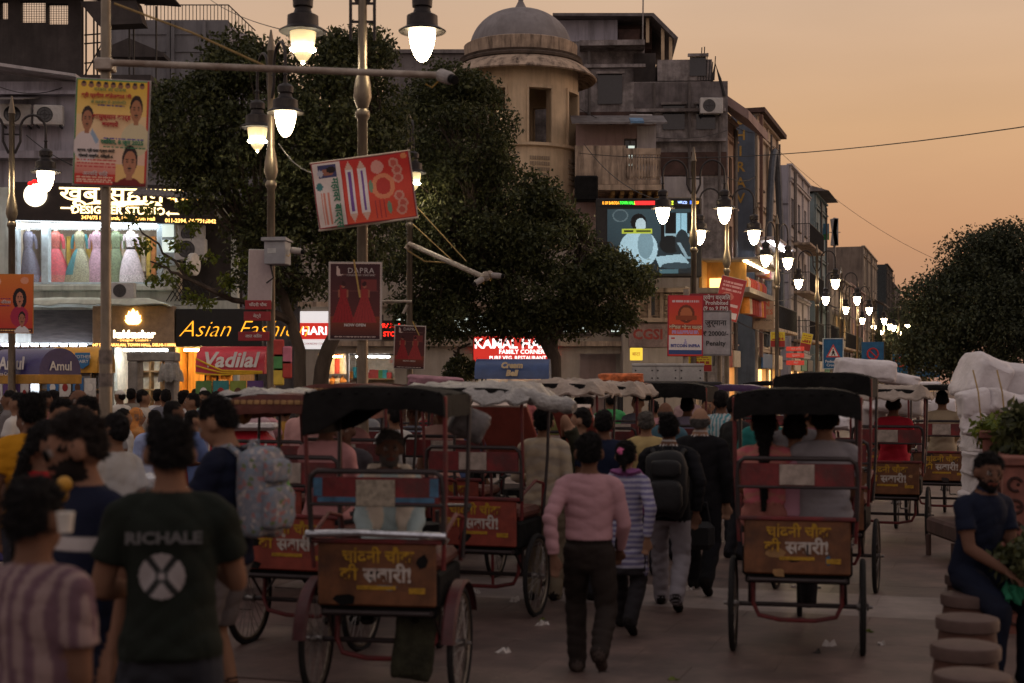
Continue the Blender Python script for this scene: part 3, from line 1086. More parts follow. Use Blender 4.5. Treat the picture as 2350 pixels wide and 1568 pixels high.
    if hair in ('cap', 'turban'):
        vt[scalp & (zl > (1.622 if hair == 'cap' else 1.63))] = tid['cap']
    if beard and 'beard' in tid:
        bl = np.interp(yl, [-.02, .02, .06, .10], [1.60, 1.572, 1.556, 1.556])
        vt[np.isin(vt, [tid['skin'], tid['beard']]) & (zl < bl - (1.1 - beard) * .06) & (zl > 1.478) & (yl > -.015) & (yl < .14) & (np.abs(hx) < .09)] = tid['beard']
    ears = (vt == tid['hair']) & (np.abs(hx) > .079) & (zl > 1.545) & (zl < 1.618) & (np.abs(yl + .006) < .03)
    vt[ears] = tid['skin']
    zb = pel.z + (co[:, 2] - pel.z) * math.cos(lean) + (co[:, 1] - pel.y) * math.sin(lean) - dz
    tors = np.abs(co[:, 0]) < .185 * W_
    vt[(vt == tid['bottom']) & (zb > hem) & tors] = tid['top']
    nk = (np.abs(co[:, 0]) < .11) & (zl < 1.53) & np.isin(vt, [tid['top'], tid['skin']])
    vt[nk & (zb > 1.458)] = tid['skin']
    vt[nk & (zb <= 1.458) & (zb > 1.30)] = tid['top']
    if tuck:
        vt[tors & (zb < hem + .004) & (zb > hem - .030) & np.isin(vt, [tid['bottom'], tid['top'], tid['belt']])] = tid['belt']
    if not sit:
        vt[(vt == tid['top']) & (zb < hem - .004) & tors & (np.abs(co[:, 1]) < .2)] = tid['bottom']
    palette = {'brow': tuple(.45 * a + .55 * c for a, c in zip(skin, hair_col)), 'beard': hair_col, 'skin': skin, 'hair': hair_col, 'bottom': bot_col, 'shoe': shoe_col, 'top': top_col, 'eye': (.006, .005, .005) if glasses else (.03, .02, .016), 'eyewhite': (.22, .19, .17),
               'lip': (skin[0] * 1.0, skin[1] * .62, skin[2] * .62), 'belt': (.012, .009, .008), 'cap': (.62, .60, .56), 'veil': bot_col, 'clip': (.55, .12, .25),
               'collar': collar or (.5, .5, .5), 'scarf': scarf or (.6, .58, .55), 'sock': sock_col or (.01, .01, .01)}
    col = np.ones((n, 4), np.float32)
    for t, i in tid.items():
        k = vt == i
        if not k.any():
            continue
        c = palette[t]
        col[k, :3] = c(co[k]) if callable(c) else c
        if t == 'hair':
            col[k, :3] *= (.7 + .9 * RNG.random((k.sum(), 1)))
    cloth = np.isin(vt, [tid[t] for t in ('top', 'bottom', 'veil', 'scarf') if t in tid])
    ph = np.array([rnd.uniform(0, 6.3) for _ in range(12)])
    x, y, z = co[:, 0], co[:, 1], co[:, 2]
    d = np.zeros(n)
    for i in range(6):
        k = [rnd.uniform(-1, 1) * 20, rnd.uniform(-1, 1) * 14, rnd.choice((-1, 1)) * rnd.uniform(9, 38)]
        wv = 1.8 * np.sin(x * rnd.uniform(-9, 9) + z * rnd.uniform(-8, 8) + y * 5 + ph[i])
        mk = np.clip(.5 + .9 * np.sin(x * rnd.uniform(-8, 8) + z * rnd.uniform(-7, 7) + y * 4 + ph[i + 6]), 0, 1)
        d += (np.abs(np.sin(x * k[0] + y * k[1] + z * k[2] + wv + ph[(i * 5) % 12])) ** .8 - .6) * mk * .0056
    d = d * wrinkle * cloth
    if 'hair' in tid:
        hk = vt == tid['hair']
        d = d + hk * (.006 * np.sin(130 * x + 40 * np.sin(70 * z)) * np.sin(110 * y + 60 * z) + .006 * np.sin(60 * x + 50 * y + 3 * np.sin(40 * z)) * np.sin(70 * z + 30 * y))
    co = co + no * d[:, None]
    out.vertices.foreach_set('co', co.ravel())
    ca = out.color_attributes.new('Col', 'FLOAT_COLOR', 'POINT')
    ca.data.foreach_set('color', col.ravel())
    out.materials.clear()
    out.materials.append(M_PERSON)
    out.polygons.foreach_set('use_smooth', [True] * len(out.polygons))
    out.update()
    if voxel < .0137 and 'hair' in tid:
        kk_ = np.where(vt == tid['hair'])[0]
        if len(kk_):
            g_ = np.random.default_rng(seed)
            pk = g_.choice(kk_, 2600)
            p0 = co[pk] - no[pk] * .004 + g_.normal(size=(2600, 3)) * .003
            dr = no[pk] + g_.normal(size=(2600, 3)) * .55 + np.array([0, -.15, -.35])
            dr /= np.linalg.norm(dr, axis=1)[:, None]
            sd_ = np.cross(dr, g_.normal(size=(2600, 3)))
            sd_ /= np.linalg.norm(sd_, axis=1)[:, None]
            ln = g_.uniform(.012, .032, 2600)[:, None]
            tri = np.stack([p0 - sd_ * .0016, p0 + sd_ * .0016, p0 + dr * ln], 1).reshape(-1, 3)
            STRANDS[out.name] = (tri, hair_col)
    return out
def person(label, loc, yaw=0.0, h=1.70, group=None, **kw):
    k = h / 1.70
    if 'seat' in kw:
        kw['seat'] = kw['seat'] / k
    me = person_mesh(**kw)
    o = obj('person', me, None, loc, R(yaw))
    o.scale = (k, k, k)
    if me.name in STRANDS:
        tri, hc = STRANDS.pop(me.name)
        obj('hair', raw_mesh('hair', tri, np.arange(len(tri)).reshape(-1, 3), mat('hair_%.3f' % hc[0], hc, .6, spec=.2)), o)
    return tag(o, label, 'person', group)
# ================================================================== ground
M_ROAD = mat('worn_asphalt', (.115, .074, .062), .66, var=.3, scale=2.2, bump=.25, grime=.7, grime_col=(.05, .034, .03), spec=.4, world=True)
M_SLAB = [mat('granite_slab_a', (.110, .070, .059), .52, var=.34, scale=2.6, bump=.25, grime=.75, grime_col=(.05, .034, .03), spec=.45, world=True),
          mat('granite_slab_b', (.118, .076, .064), .52, var=.34, scale=2.6, bump=.25, grime=.75, grime_col=(.05, .034, .03), spec=.45, world=True),
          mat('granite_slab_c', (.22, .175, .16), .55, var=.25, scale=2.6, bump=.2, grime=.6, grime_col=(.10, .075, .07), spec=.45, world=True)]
M_STONE = mat('red_sandstone', (.20, .075, .055), .8, var=.25, scale=7, bump=.3, grime=.45, grime_col=(.06, .03, .025))
M_KERB = mat('kerb_stone', (.22, .18, .165), .8, var=.2, scale=5, grime=.4)
g = MB()
n = 60
for j in range(n + 1):
    for i in range(n + 1):
        g.v.append((-450 + 900 * i / n, -60 + 1100 * j / n, 0.0))
for j in range(n):
    for i in range(n):
        a = j * (n + 1) + i
        g.f.append((a, a + 1, a + n + 2, a + n + 1))
g.m = [0] * len(g.f)
ground = struct(g.build('ground', mat('dusty_ground', (.12, .10, .092), .9, var=.2, scale=.6)))
road = MB()
road.add([ST(-12, -6.4, .004), ST(-12, 1.6, .004), ST(320, 1.6, .004), ST(320, -6.4, .004)], [(3, 2, 1, 0)])
road.add([ST(-12, -13, .004), ST(-12, -6.4, .004), ST(21, -6.4, .004), ST(21, -13, .004)], [(3, 2, 1, 0)])
road_o = struct(road.build('road', M_ROAD))
sm = {}
cnt = 0
for r in range(0, 27):
    s = 8.6 + r * .62
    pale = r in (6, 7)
    off = .0 if r % 2 else .55
    for c in range(-5, 3):
        x0 = -6.3 + (c + 5) * 1.0 + off - .55
        if x0 + 1 > 1.6 or x0 < -6.3:
            continue
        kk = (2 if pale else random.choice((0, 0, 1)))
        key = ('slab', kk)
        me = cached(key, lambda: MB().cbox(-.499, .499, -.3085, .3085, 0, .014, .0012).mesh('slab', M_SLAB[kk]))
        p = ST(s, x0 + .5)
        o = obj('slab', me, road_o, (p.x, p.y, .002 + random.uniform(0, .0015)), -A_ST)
        cnt += 1
fw = MB()
for a, b in ((24, 320),):
    pts = [ST(a, -6.4, 0), ST(b, -6.4, 0), ST(b, -9.6, 0), ST(a, -9.6, 0)]
    fw.add([(p.x, p.y, .0) for p in pts] + [(p.x, p.y, .13) for p in pts], [(4, 7, 6, 5), (0, 4, 5, 1), (0, 3, 7, 4), (1, 5, 6, 2), (2, 6, 7, 3)])
struct(fw.build('footway', M_KERB))
# ================================================================== houses: shared stuff
M_LILAC = mat('lilac_plaster', (.33, .31, .35), .9, var=.16, scale=1.2, streak=.55, grime_col=(.07, .06, .06))
M_GREYW = mat('grey_render', (.215, .19, .185), .92, var=.25, scale=1.0, streak=.6, grime=.5, grime_col=(.06, .052, .05))
M_DKW = mat('dark_wall', (.06, .05, .048), .92, var=.35, scale=1.5, streak=.5)  # very dark wall tone with random streaks
M_BEIGE = mat('beige_plaster', (.34, .29, .24), .9, var=.14, scale=1.0, streak=.35, grime_col=(.10, .08, .065))
M_CREAM = mat('cream_tower_plaster', (.58, .44, .29), .9, var=.14, scale=1.3, streak=.35, grime_col=(.16, .115, .08))
M_DOME = mat('grey_dome_lime', (.235, .215, .215), .95, var=.18, scale=1.4, streak=.4, grime_col=(.12, .105, .1))
M_CORN = mat('stained_cornice', (.40, .30, .22), .92, var=.25, scale=2.5, streak=.95, grime_col=(.05, .035, .028))
M_OLD = mat('peeling_old_wall', (.27, .24, .235), .95, var=.5, scale=2.4, bump=.6, streak=.6, grime=.85, grime_col=(.075, .06, .055))
M_BRICKW = mat('dark_brick_wall', (.085, .05, .042), .95, var=.4, scale=2, bump=.5, grime=.5)
M_PINKW = mat('pink_wash_wall', (.34, .24, .22), .92, var=.15, scale=1.3, streak=.3, grime_col=(.1, .07, .06))
M_WHITEW = mat('white_wash_wall', (.46, .42, .42), .9, var=.14, scale=1.3, streak=.4, grime_col=(.14, .12, .11))
M_TEALW = mat('pale_teal_wall', (.22, .28, .29), .9, var=.15, scale=1.3, streak=.4, grime_col=(.08, .09, .09))
M_TIN = mat('corrugated_tin', (.15, .135, .135), .6, metal=.4, var=.3, scale=3, streak=.5, grime_col=(.06, .04, .03))
M_BLUETIN = mat('blue_tin', (.12, .25, .42), .55, var=.3, scale=4, grime=.4)
M_FRAME = mat('window_frame_dark', (.05, .035, .03), .6, var=.2)
M_GLASSD = mat('dark_window_glass', (.018, .018, .022), .12, var=.2, bump=0, spec=.6)
M_PIPE = mat('drain_pipe', (.10, .085, .08), .6, var=.2)
M_IRON = mat('black_iron', (.02, .018, .018), .6, var=.3)
M_ACBOX = mat('ac_casing', (.50, .48, .46), .6, var=.12, grime=.4, scale=8, grime_col=(.2, .17, .15))
G_WARM = glow('warm_window_light', (1.0, .56, .18), 3.2)
G_COOL = glow('pale_window_light', (.75, .88, .78), .8)
G_TUBE = glow('tube_light', (.92, .95, 1.0), 55.0)
G_WARMTUBE = glow('warm_strip_light', (1.0, .62, .22), 70.0)
G_SPOT = glow('small_lamp', (.95, .95, 1.0), 28.0)
def window(parent, x, z, w, h, y=0.0, m=None, bars=0, depth=.16, sill=True):
    key = ('win', round(w, 2), round(h, 2), bars, depth, sill)
    def fr():
        f = .05
        q = MB()
        q.box(-w / 2, w / 2, depth - .06, depth, 0, f).box(-w / 2, w / 2, depth - .06, depth, h - f, h)
        q.box(-w / 2, -w / 2 + f, depth - .06, depth, f, h - f).box(w / 2 - f, w / 2, depth - .06, depth, f, h - f)
        q.box(-.02, .02, depth - .055, depth - .003, f, h - f)
        for i in range(bars):
            zz = h * (i + 1) / (bars + 1)
            q.box(-w / 2 + f, w / 2 - f, depth - .05, depth - .005, zz - .012, zz + .012)
        if sill:
            q.box(-w / 2 - .08, w / 2 + .08, -.10, -.004, -.09, -.01)
        return q.mesh('window', M_FRAME)
    o = obj('window', cached(key, fr), parent, (x, y, z))
    pk = ('pane', round(w, 2), round(h, 2), depth, (m or M_GLASSD).name)
    obj('pane', cached(pk, lambda: MB().box(-w / 2 + .01, w / 2 - .01, depth - .02, depth - .012, .01, h - .01).mesh('pane', m or M_GLASSD)), o)
    return o
def ac_unit(label, loc, rotz=0.0, s=1.0, group='air conditioner units on the walls'):
    t = thing('air_conditioner', label, 'air conditioner', loc, rotz, group)
    t.scale = (s, s, s)
    obj('casing', cached('accase', lambda: MB().cbox(-.42, .42, -.15, .15, 0, .58, .02).box(.27, .40, -.156, -.15, .06, .52).mesh('casing', M_ACBOX)), t)
    f = obj('fan_grille', cached('acgr', lambda: MB().ring((-.09, -.155, .29), .22, .012, 'y', 24, 6).ring((-.09, -.155, .29), .13, .008, 'y', 20, 5).ring((-.09, -.155, .29), .05, .008, 'y', 12, 5)
                                .tube([(-.31, -.155, .29), (.13, -.155, .29)], .007, 5).tube([(-.09, -.155, .07), (-.09, -.155, .51)], .007, 5).mesh('fan_grille', M_IRON, True)), t)
    obj('fan_well', cached('acwell', lambda: MB().lathe([(.215, 0), (.215, .003)], 20, M=Matrix.Translation((-.09, -.1505, .29)) @ Matrix.Rotation(R(90), 4, 'X')).mesh('fan_well', M_GLASSD)), t)
    obj('bracket', cached('acbr', lambda: MB().box(-.36, -.31, -.12, .30, -.05, -.004).box(.31, .36, -.12, .30, -.05, -.004).mesh('bracket', M_IRON)), t)
    return t
def board(name, label, cat, loc, w, h, m, rotz=0.0, t=.05, frame=None, group=None, tilt=0.0, lean=0.0):
    o = thing(name, label, cat, loc, rotz, group)
    o.rotation_euler = (lean, tilt, rotz)
    obj('panel', MB().cbox(-w / 2, w / 2, 0, t, -h / 2, h / 2, min(.012, t * .3)).mesh('panel', m), o)
    if frame:
        f = MB()
        q = .025
        f.cbox(-w / 2 - q, w / 2 + q, -.012, t, h / 2 + .001, h / 2 + q, .006).cbox(-w / 2 - q, w / 2 + q, -.012, t, -h / 2 - q, -h / 2 - .001, .006)
        f.cbox(-w / 2 - q, -w / 2 - .001, -.012, t, -h / 2, h / 2, .006).cbox(w / 2 + .001, w / 2 + q, -.012, t, -h / 2, h / 2, .006)
        obj('frame', f.mesh('frame', frame), o)
    return o
def house(name, label, s0, s1, c, depth, z1, m_front, m_end, floors, group='houses along the left side of the street', bays=None, win=(1.0, 1.5), lit=(), parapet=.7, shop=3.4, pil=True, endwin=0, cat='building', shopm=None, seed=0):
    rr = random.Random(seed)
    t = thing(name, label, cat, ST(s0, c), ROT_U, group)
    L = s1 - s0
    bays = bays or max(1, int(L / 2.6))
    fh = (z1 - shop - parapet) / floors
    holes, wins = [], []
    bw = L / bays
    for f in range(floors):
        for i in range(bays):
            w, h = win
            x = (i + .5) * bw
            zb = shop + f * fh + (fh - h) * .45
            holes.append((x - w / 2, x + w / 2, zb, zb + h))
            wins.append((x, zb, w, h, (f, i) in lit))
    shops = []
    for i in range(bays):
        a, b_ = i * bw + .2, (i + 1) * bw - .2
        holes.append((a, b_, .12, shop - .9))
        shops.append((a, b_))
    wf = wall_holes(MB(), L, z1, holes, .28)
    wf.box(.0, L, .28, .30, .1, z1 - .1, 0) if False else None
    obj('street_wall', wf.mesh('street_wall', m_front), t)
    bd = MB()
    bd.box(.02, L - .02, .29, depth, 0, z1 - parapet)
    obj('body', bd.mesh('body', M_DKW), t)
    e_holes, e_w = [], []
    for f in range(floors if endwin else 0):
        for i in range(endwin):
            y = depth * (i + .5) / endwin
            zb = shop + f * fh + .5
            e_holes.append((y - .45, y + .45, zb, zb + 1.2))
            e_w.append((y, zb))
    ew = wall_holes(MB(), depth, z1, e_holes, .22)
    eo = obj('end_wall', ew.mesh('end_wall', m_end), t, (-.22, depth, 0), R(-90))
    for y, zb in e_w:
        window(eo, y, zb, .9, 1.2, 0, None, 1)
    for x, zb, w, h, on in wins:
        window(t, x, zb, w, h, 0, (G_WARM if on else None), 2)
    tr = MB()
    for f in range(floors + 1):
        zz = shop + f * fh
        tr.box(-.03, L + .02, -.14, -.004, zz - .14, zz)
        tr.box(-.05, L + .03, -.20, -.0045, zz + .001, zz + .06)
    tr.box(-.04, L + .03, -.18, .12, z1 + .001, z1 + .10)
    if pil:
        for i in range(bays + 1):
            x = min(max(i * bw, .14), L - .14)
            tr.box(x - .12, x + .12, -.09, -.0035, .02, z1 - .02)
    obj('trim', tr.mesh('trim', m_front), t)
    for i, (a, b_) in enumerate(shops):
        mm = (shopm or [G_WARM, G_WARM, G_COOL, M_BRICKW])[rr.randrange(4)]
        sh = obj('shop_front', MB().box(a + .02, b_ - .02, .20, .24, .12, shop - .92).mesh('shop_front', mm), t)
        obj('shop_sign', MB().cbox(a, b_, -.30, -.21, shop - .88, shop - .22, .02).mesh('shop_sign', [mat('sign_red', (.32, .04, .03), .6), mat('sign_dark', (.03, .028, .03), .5), mat('sign_cream', (.5, .42, .32), .7), mat('sign_green', (.03, .14, .08), .6), mat('sign_blue', (.03, .09, .2), .6)][rr.randrange(5)]), t)
    for q in range(2):
        x = rr.uniform(.3, L - .3)
        obj('drain_pipe', MB().tube([(x, -.24, .1), (x, -.24, z1 - .3)], .05, 8).mesh('drain_pipe', M_PIPE, True), t)
    return t
def balcony(t, x0, x1, z, out=.9, m=M_FRAME, hgt=.95, roof=None, slab=M_CORN):
    obj('balcony_slab', MB().cbox(x0, x1, -out, -.21, z - .14, z, .02).mesh('balcony_slab', slab), t)
    r = MB()
    r.tube([(x0 + .03, -.21, z + hgt), (x0 + .03, -out + .04, z + hgt), (x1 - .03, -out + .04, z + hgt), (x1 - .03, -.21, z + hgt)], .022, 6)
    k = max(3, int((x1 - x0) / .16))
    for i in range(k + 1):
        x = x0 + .04 + (x1 - x0 - .08) * i / k
        r.tube([(x, -out + .04, z), (x, -out + .04, z + hgt)], .010, 4)
    for i in range(1, 5):
        y = -out + .04 + (out - .25) * i / 5
        r.tube([(x0 + .03, y, z), (x0 + .03, y, z + hgt)], .010, 4)
    obj('railing', r.mesh('railing', m), t)
    if roof:
        obj('awning', MB().prism([(-out - .3, z + 2.0), (-.2, z + 2.5), (-.2, z + 2.55), (-out - .3, z + 2.05)], x0 - .1, x1 + .1, 'yz').mesh('awning', roof), t)
# ================================================================== round corner tower with dome
TY = 50.0
k = FPX / TY
tx = X(1195, TY)
tower = thing('domed_tower', 'round cream corner tower with a weathered grey dome and tall open windows', 'tower', (tx, TY, 0))
rad = 2.02
zf = lambda py: Z(py, TY - rad)
z_sill, z_head, z_eave, z_par, z_dome = zf(325), zf(200), zf(140), zf(78), zf(-14)
drum = MB()
NS = 48
opens = [(i * 6 + 2) % NS for i in range(8)]
dr_z = [0, z_sill - 2.2, z_sill - 1.9, z_sill, z_head, z_eave]
def drum_pt(a, r, z):
    an = 2 * math.pi * a / NS - math.pi / 2
    return (r * math.cos(an), r * math.sin(an), z)
for a in range(NS):
    op = (a - 1) % 6 in (0, 1, 2) and True
    for (za, zb_, isop) in ((0, z_sill, False), (z_sill, z_head, True), (z_head, z_eave, False)):
        if isop and op:
            continue
        drum.add([drum_pt(a, rad, za), drum_pt(a + 1, rad, za), drum_pt(a + 1, rad, zb_), drum_pt(a, rad, zb_)], [(0, 1, 2, 3)])
        drum.add([drum_pt(a, rad - .3, za), drum_pt(a + 1, rad - .3, za), drum_pt(a + 1, rad - .3, zb_), drum_pt(a, rad - .3, zb_)], [(3, 2, 1, 0)])
    if op:
        drum.add([drum_pt(a, rad, z_sill), drum_pt(a + 1, rad, z_sill), drum_pt(a + 1, rad - .3, z_sill), drum_pt(a, rad - .3, z_sill)], [(0, 1, 2, 3)])
        drum.add([drum_pt(a, rad, z_head), drum_pt(a + 1, rad, z_head), drum_pt(a + 1, rad - .3, z_head), drum_pt(a, rad - .3, z_head)], [(3, 2, 1, 0)])
    if op != ((a - 2) % 6 in (0, 1, 2)):
        drum.add([drum_pt(a, rad, z_sill), drum_pt(a, rad - .3, z_sill), drum_pt(a, rad - .3, z_head), drum_pt(a, rad, z_head)], [(0, 1, 2, 3), (3, 2, 1, 0)])
obj('drum', drum.mesh('drum', M_CREAM), tower)
obj('floor_slab', MB().lathe([(rad - .31, z_sill - 1.0), (rad - .31, z_sill - .8)], 32).mesh('floor_slab', M_CREAM), tower)
for w in range(8):
    a0 = w * 6 + 1
    sr = MB()
    for da, db, za, zb_ in ((-.28, 0, z_sill, z_head + .12), (3, 3.28, z_sill, z_head + .12), (0, 3, z_head + .002, z_head + .12)):
        st = max(1, int(db - da + .9))
        for q in range(st):
            p0, p1 = a0 + da + (db - da) * q / st, a0 + da + (db - da) * (q + 1) / st
            vs = [drum_pt(p0, rad + .002, za), drum_pt(p1, rad + .002, za), drum_pt(p1, rad + .002, zb_), drum_pt(p0, rad + .002, zb_),
                  drum_pt(p0, rad + .06, za), drum_pt(p1, rad + .06, za), drum_pt(p1, rad + .06, zb_), drum_pt(p0, rad + .06, zb_)]
            sr.add(vs, [(4, 5, 6, 7), (0, 4, 7, 3), (1, 2, 6, 5), (3, 7, 6, 2), (0, 1, 5, 4)])
    obj('window_surround', sr.mesh('window_surround', M_CREAM), tower)
obj('sill_band', MB().lathe([(rad + .001, z_sill - .16), (rad + .14, z_sill - .12), (rad + .14, z_sill - .02), (rad + .001, z_sill - .005)], 48, cap=False).mesh('sill_band', M_CREAM, True), tower)
obj('base_band', MB().lathe([(rad + .001, z_sill - 2.3), (rad + .20, z_sill - 2.2), (rad + .20, z_sill - 2.05), (rad + .001, z_sill - 2.0)], 48, cap=False).mesh('base_band', M_CREAM, True), tower)
M_JALI = mat('pierced_screen', (.30, .23, .16), .9, var=.2)
jal = MB()
for w in (0, 1, 7):
    for i in range(9):
        for j in range(5):
            a = w * 6 + 1.1 + i * .31
            zz = z_sill - 1.35 + j * .19
            jal.add([drum_pt(a + .02, rad + .03, zz), drum_pt(a + .22, rad + .03, zz), drum_pt(a + .22, rad + .03, zz + .12), drum_pt(a + .02, rad + .03, zz + .12),
                     drum_pt(a + .02, rad, zz), drum_pt(a + .22, rad, zz), drum_pt(a + .22, rad, zz + .12), drum_pt(a + .02, rad, zz + .12)],
                    [(0, 1, 2, 3), (0, 3, 7, 4), (1, 5, 6, 2), (3, 2, 6, 7), (0, 4, 5, 1)])
jo = obj('pierced_screen', jal.mesh('pierced_screen', M_JALI), tower)
jo['kind'] = 'stuff'
eave = [(rad - .05, z_eave - .05), (rad + .35, z_eave - .10), (rad + .62, z_eave - .30), (rad + .66, z_eave - .26), (rad + .40, z_eave + .02), (rad + .10, z_eave + .22), (rad - .1, z_eave + .24)]
obj('eave', MB().lathe(eave, 64, cap=False).mesh('eave', M_CORN, True), tower)
obj('moulding', MB().lathe([(rad - .1, z_eave + .23), (rad + .13, z_eave + .25), (rad + .16, z_eave + .33), (rad + .08, z_eave + .38), (rad + .13, z_eave + .45), (rad - .05, z_eave + .46)], 64, cap=False).mesh('moulding', mat('dark_moulding', (.10, .075, .06), .9, var=.4, scale=3), True), tower)
obj('parapet', MB().lathe([(rad - .06, z_eave + .44), (rad - .02, z_par), (rad - .10, z_par + .04), (rad - .22, z_par + .02), (rad - .22, z_eave + .5)], 64, cap=False).mesh('parapet', M_CORN, True), tower)
dome = [((rad - .22) * math.cos(R(a)) ** .92 if a < 90 else .02, z_par - .12 + (z_dome - z_par + .12) * math.sin(R(a))) for a in range(0, 91, 5)]
obj('dome', MB().lathe(dome, 64).mesh('dome', M_DOME, True), tower)
obj('finial', MB().lathe([(.3, z_dome - .05), (.18, z_dome + .1), (.08, z_dome + .3), (.14, z_dome + .45), (.02, z_dome + .8)], 16).mesh('finial', M_DOME, True), tower)
# ================================================================== corner building the tower belongs to (behind the big tree)
CB = 47.4
cb = thing('corner_shop_building', 'long beige shop building behind the big tree, lit windows above red signs', 'building', (X(690, CB), CB, 0))
cbw = X(1455, CB) - X(690, CB)
lx = lambda px: X(px, CB) - X(690, CB)
z_w0, z_w1 = Z(765, CB), Z(722, CB)
wx = [(1040, 1082), (1092, 1125), (1130, 1175), (1182, 1225), (1232, 1268), (1285, 1312), (1318, 1352), (1400, 1428), (960, 1000), (905, 945), (840, 880)]
holes = [(lx(a), lx(b_), z_w0, z_w1) for a, b_ in wx]
upw = [(720, 770), (800, 850), (900, 950), (1010, 1060)]
u0, u1, u2, u3 = Z(500, CB), Z(420, CB), Z(330, CB), Z(250, CB)
shop_h = [(730, 795), (800, 905), (1040, 1085), (1092, 1165), (1172, 1260), (1330, 1425)]
z_sh = Z(812, CB)
holes += [(lx(a), lx(b_), .12, z_sh) for a, b_ in shop_h]
cb_top = Z(575, CB)
wl = wall_holes(MB(), cbw, cb_top, holes, .3)
obj('front_wall', wl.mesh('front_wall', M_BEIGE), cb)
obj('body', MB().box(.02, cbw - .02, 3.2, 12, 0, cb_top - .3).box(.02, cbw - .02, .31, 3.2, Z(700, CB), cb_top - .3).mesh('body', M_DKW), cb)
for (a, b_) in wx:
    lit_ = a not in (960, 840)
    window(cb, (lx(a) + lx(b_)) / 2, z_w0, lx(b_) - lx(a), z_w1 - z_w0, 0, G_COOL if lit_ else None, 0)
uw = MB()
wall_holes(uw, lx(1120), Z(290, CB) - cb_top, [(lx(a), lx(b_), za - cb_top, zb_ - cb_top) for a, b_ in upw for za, zb_ in ((u0, u1), (u2, u3))], .3, y=.6, z0=cb_top)
obj('upper_wall', uw.mesh('upper_wall', M_BEIGE), cb)
obj('upper_body', MB().box(.02, lx(1118), 1.0, 5, cb_top - .2, Z(292, CB)).mesh('upper_body', M_DKW), cb)
for (a, b_) in upw:
    for zz in (u0, u2):
        window(cb, (lx(a) + lx(b_)) / 2, zz, lx(b_) - lx(a), u1 - u0, .6, None, 1)
tr = MB()
for py in (705, 795):
    tr.box(-.05, cbw + .05, -.28, -.004, Z(py, CB), Z(py, CB) + .16)
obj('ledge', tr.mesh('ledge', M_CORN), cb)
for (a, b_), mm in zip(shop_h, (G_WARM, G_COOL, M_DKW, G_COOL, G_COOL, M_BEIGE)):
    rm = MB()
    A, B = lx(a), lx(b_)
    rm.box(A, B, 2.9, 2.95, .1, z_sh)
    so = obj('shop_room', rm.mesh('shop_room', mat('shop_back_wall', (.5, .42, .32), .8)), cb)
    if mm in (G_WARM, G_COOL):
        obj('ceiling_tube', MB().box(A + .2, B - .2, .4, .46, z_sh - .12, z_sh - .06).mesh('ceiling_tube', G_WARMTUBE if mm is G_WARM else G_TUBE), so)
        obj('shelf', MB().box(A + .05, B - .05, 2.5, 2.88, .8, .85).box(A + .05, B - .05, 2.5, 2.88, 1.4, 1.45).box(A + .05, B - .05, 2.5, 2.88, 2.0, 2.05).mesh('shelf', mat('shelf_wood', (.3, .17, .07), .6)), so)
GOODS = [mat('goods_' + n_, c) for n_, c in (('red', (.4, .05, .04)), ('orange', (.6, .22, .04)), ('cream', (.6, .5, .38)), ('green', (.08, .25, .08)), ('teal', (.04, .28, .3)), ('pink', (.5, .16, .22)), ('yellow', (.6, .42, .06)))]
for px0, px1, zz in ((735, 792, 1.1), (735, 792, 2.2)):
    for q in range(5):
        a = X(px0 + (px1 - px0) * (q + .5) / 5, CB + 1.2)
        mm = random.choice([GOODS[1], GOODS[6], GOODS[2], GOODS[0]])
        gm = MB().lathe([(.22, 0), (.20, .25), (.13, .6), (.16, .85), (.05, .98), (.02, 1.05)], 10)
        tag(gm.build('hanging_garment', mm, None, True, (a, CB + 1.2, zz)), ORD[q] + ' garment from the left in the ' + ('lower' if zz < 2 else 'upper') + ' row of the warm clothes shop', 'garment', 'garments in the lit clothes shop')
for q in range(3):
    for r in range(10):
        px_ = 806 + r * 9.6
        gm = MB().cbox(-.09, .09, -.1, .1, 0, random.uniform(.18, .40), .01)
        tag(gm.build('shop_carton', random.choice(GOODS), None, False, (X(px_, CB + 2.6), CB + 2.68, .85 + q * .6)), ORD[r] + ' carton from the left on the ' + ('lowest', 'middle', 'top')[q] + ' shelf of the lit store', 'carton', 'cartons on the store shelves')
M_REDSIGN = glow('lit_red_sign', (.60, .028, .018), .75)
G_WHITE = glow('lit_white_letters', (1, .96, .92), 1.5)
G_REDL = glow('lit_red_letters', (1.0, .02, .01), 2.2)
SY = CB - .35
s1 = board('shop_sign', 'red lit restaurant sign with white lettering above the blue cart hood', 'sign', P(1180, 801, SY), X(1275, SY) - X(1088, SY), Z(772, SY) - Z(830, SY), M_REDSIGN, frame=M_IRON, t=.12)
text(s1, 'KAMAL HARI', -.05, .16, .44, G_WHITE, bold=.012)
text(s1, 'FAMILY CORNER', .25, -.10, .20, G_WHITE, bold=.004)
text(s1, 'PURE VEG. RESTAURANT', .12, -.30, .17, G_WHITE, bold=.003)
s2 = board('shop_sign', 'small red neon store sign between the two dress posters', 'sign', P(900, 757, SY), X(928, SY) - X(872, SY), .62, mat('dark_sign', (.03, .01, .01), .6), t=.1)
text(s2, 'PRAKASH', 0, .13, .20, G_REDL, bold=.006)
text(s2, 'STORE', .03, -.15, .22, G_REDL, bold=.006)
s3 = board('shop_sign', 'white and red lit shop sign glimpsed between the tree trunks', 'sign', P(722, 758, SY), X(755, SY) - X(688, SY), 1.25, glow('lit_sign_white', (.9, .85, .85), .7), t=.1)
obj('red_band', MB().box(-.48, .48, -.012, -.004, -.30, .24).mesh('red_band', M_REDSIGN), s3)
text(s3, 'HARI', 0, -.03, .38, G_WHITE, y=-.018, bold=.01)
text(s3, '77, CHANDNI CHOWK', 0, -.45, .10, mat('sign_red_ink', (.5, .03, .03)), y=-.006)
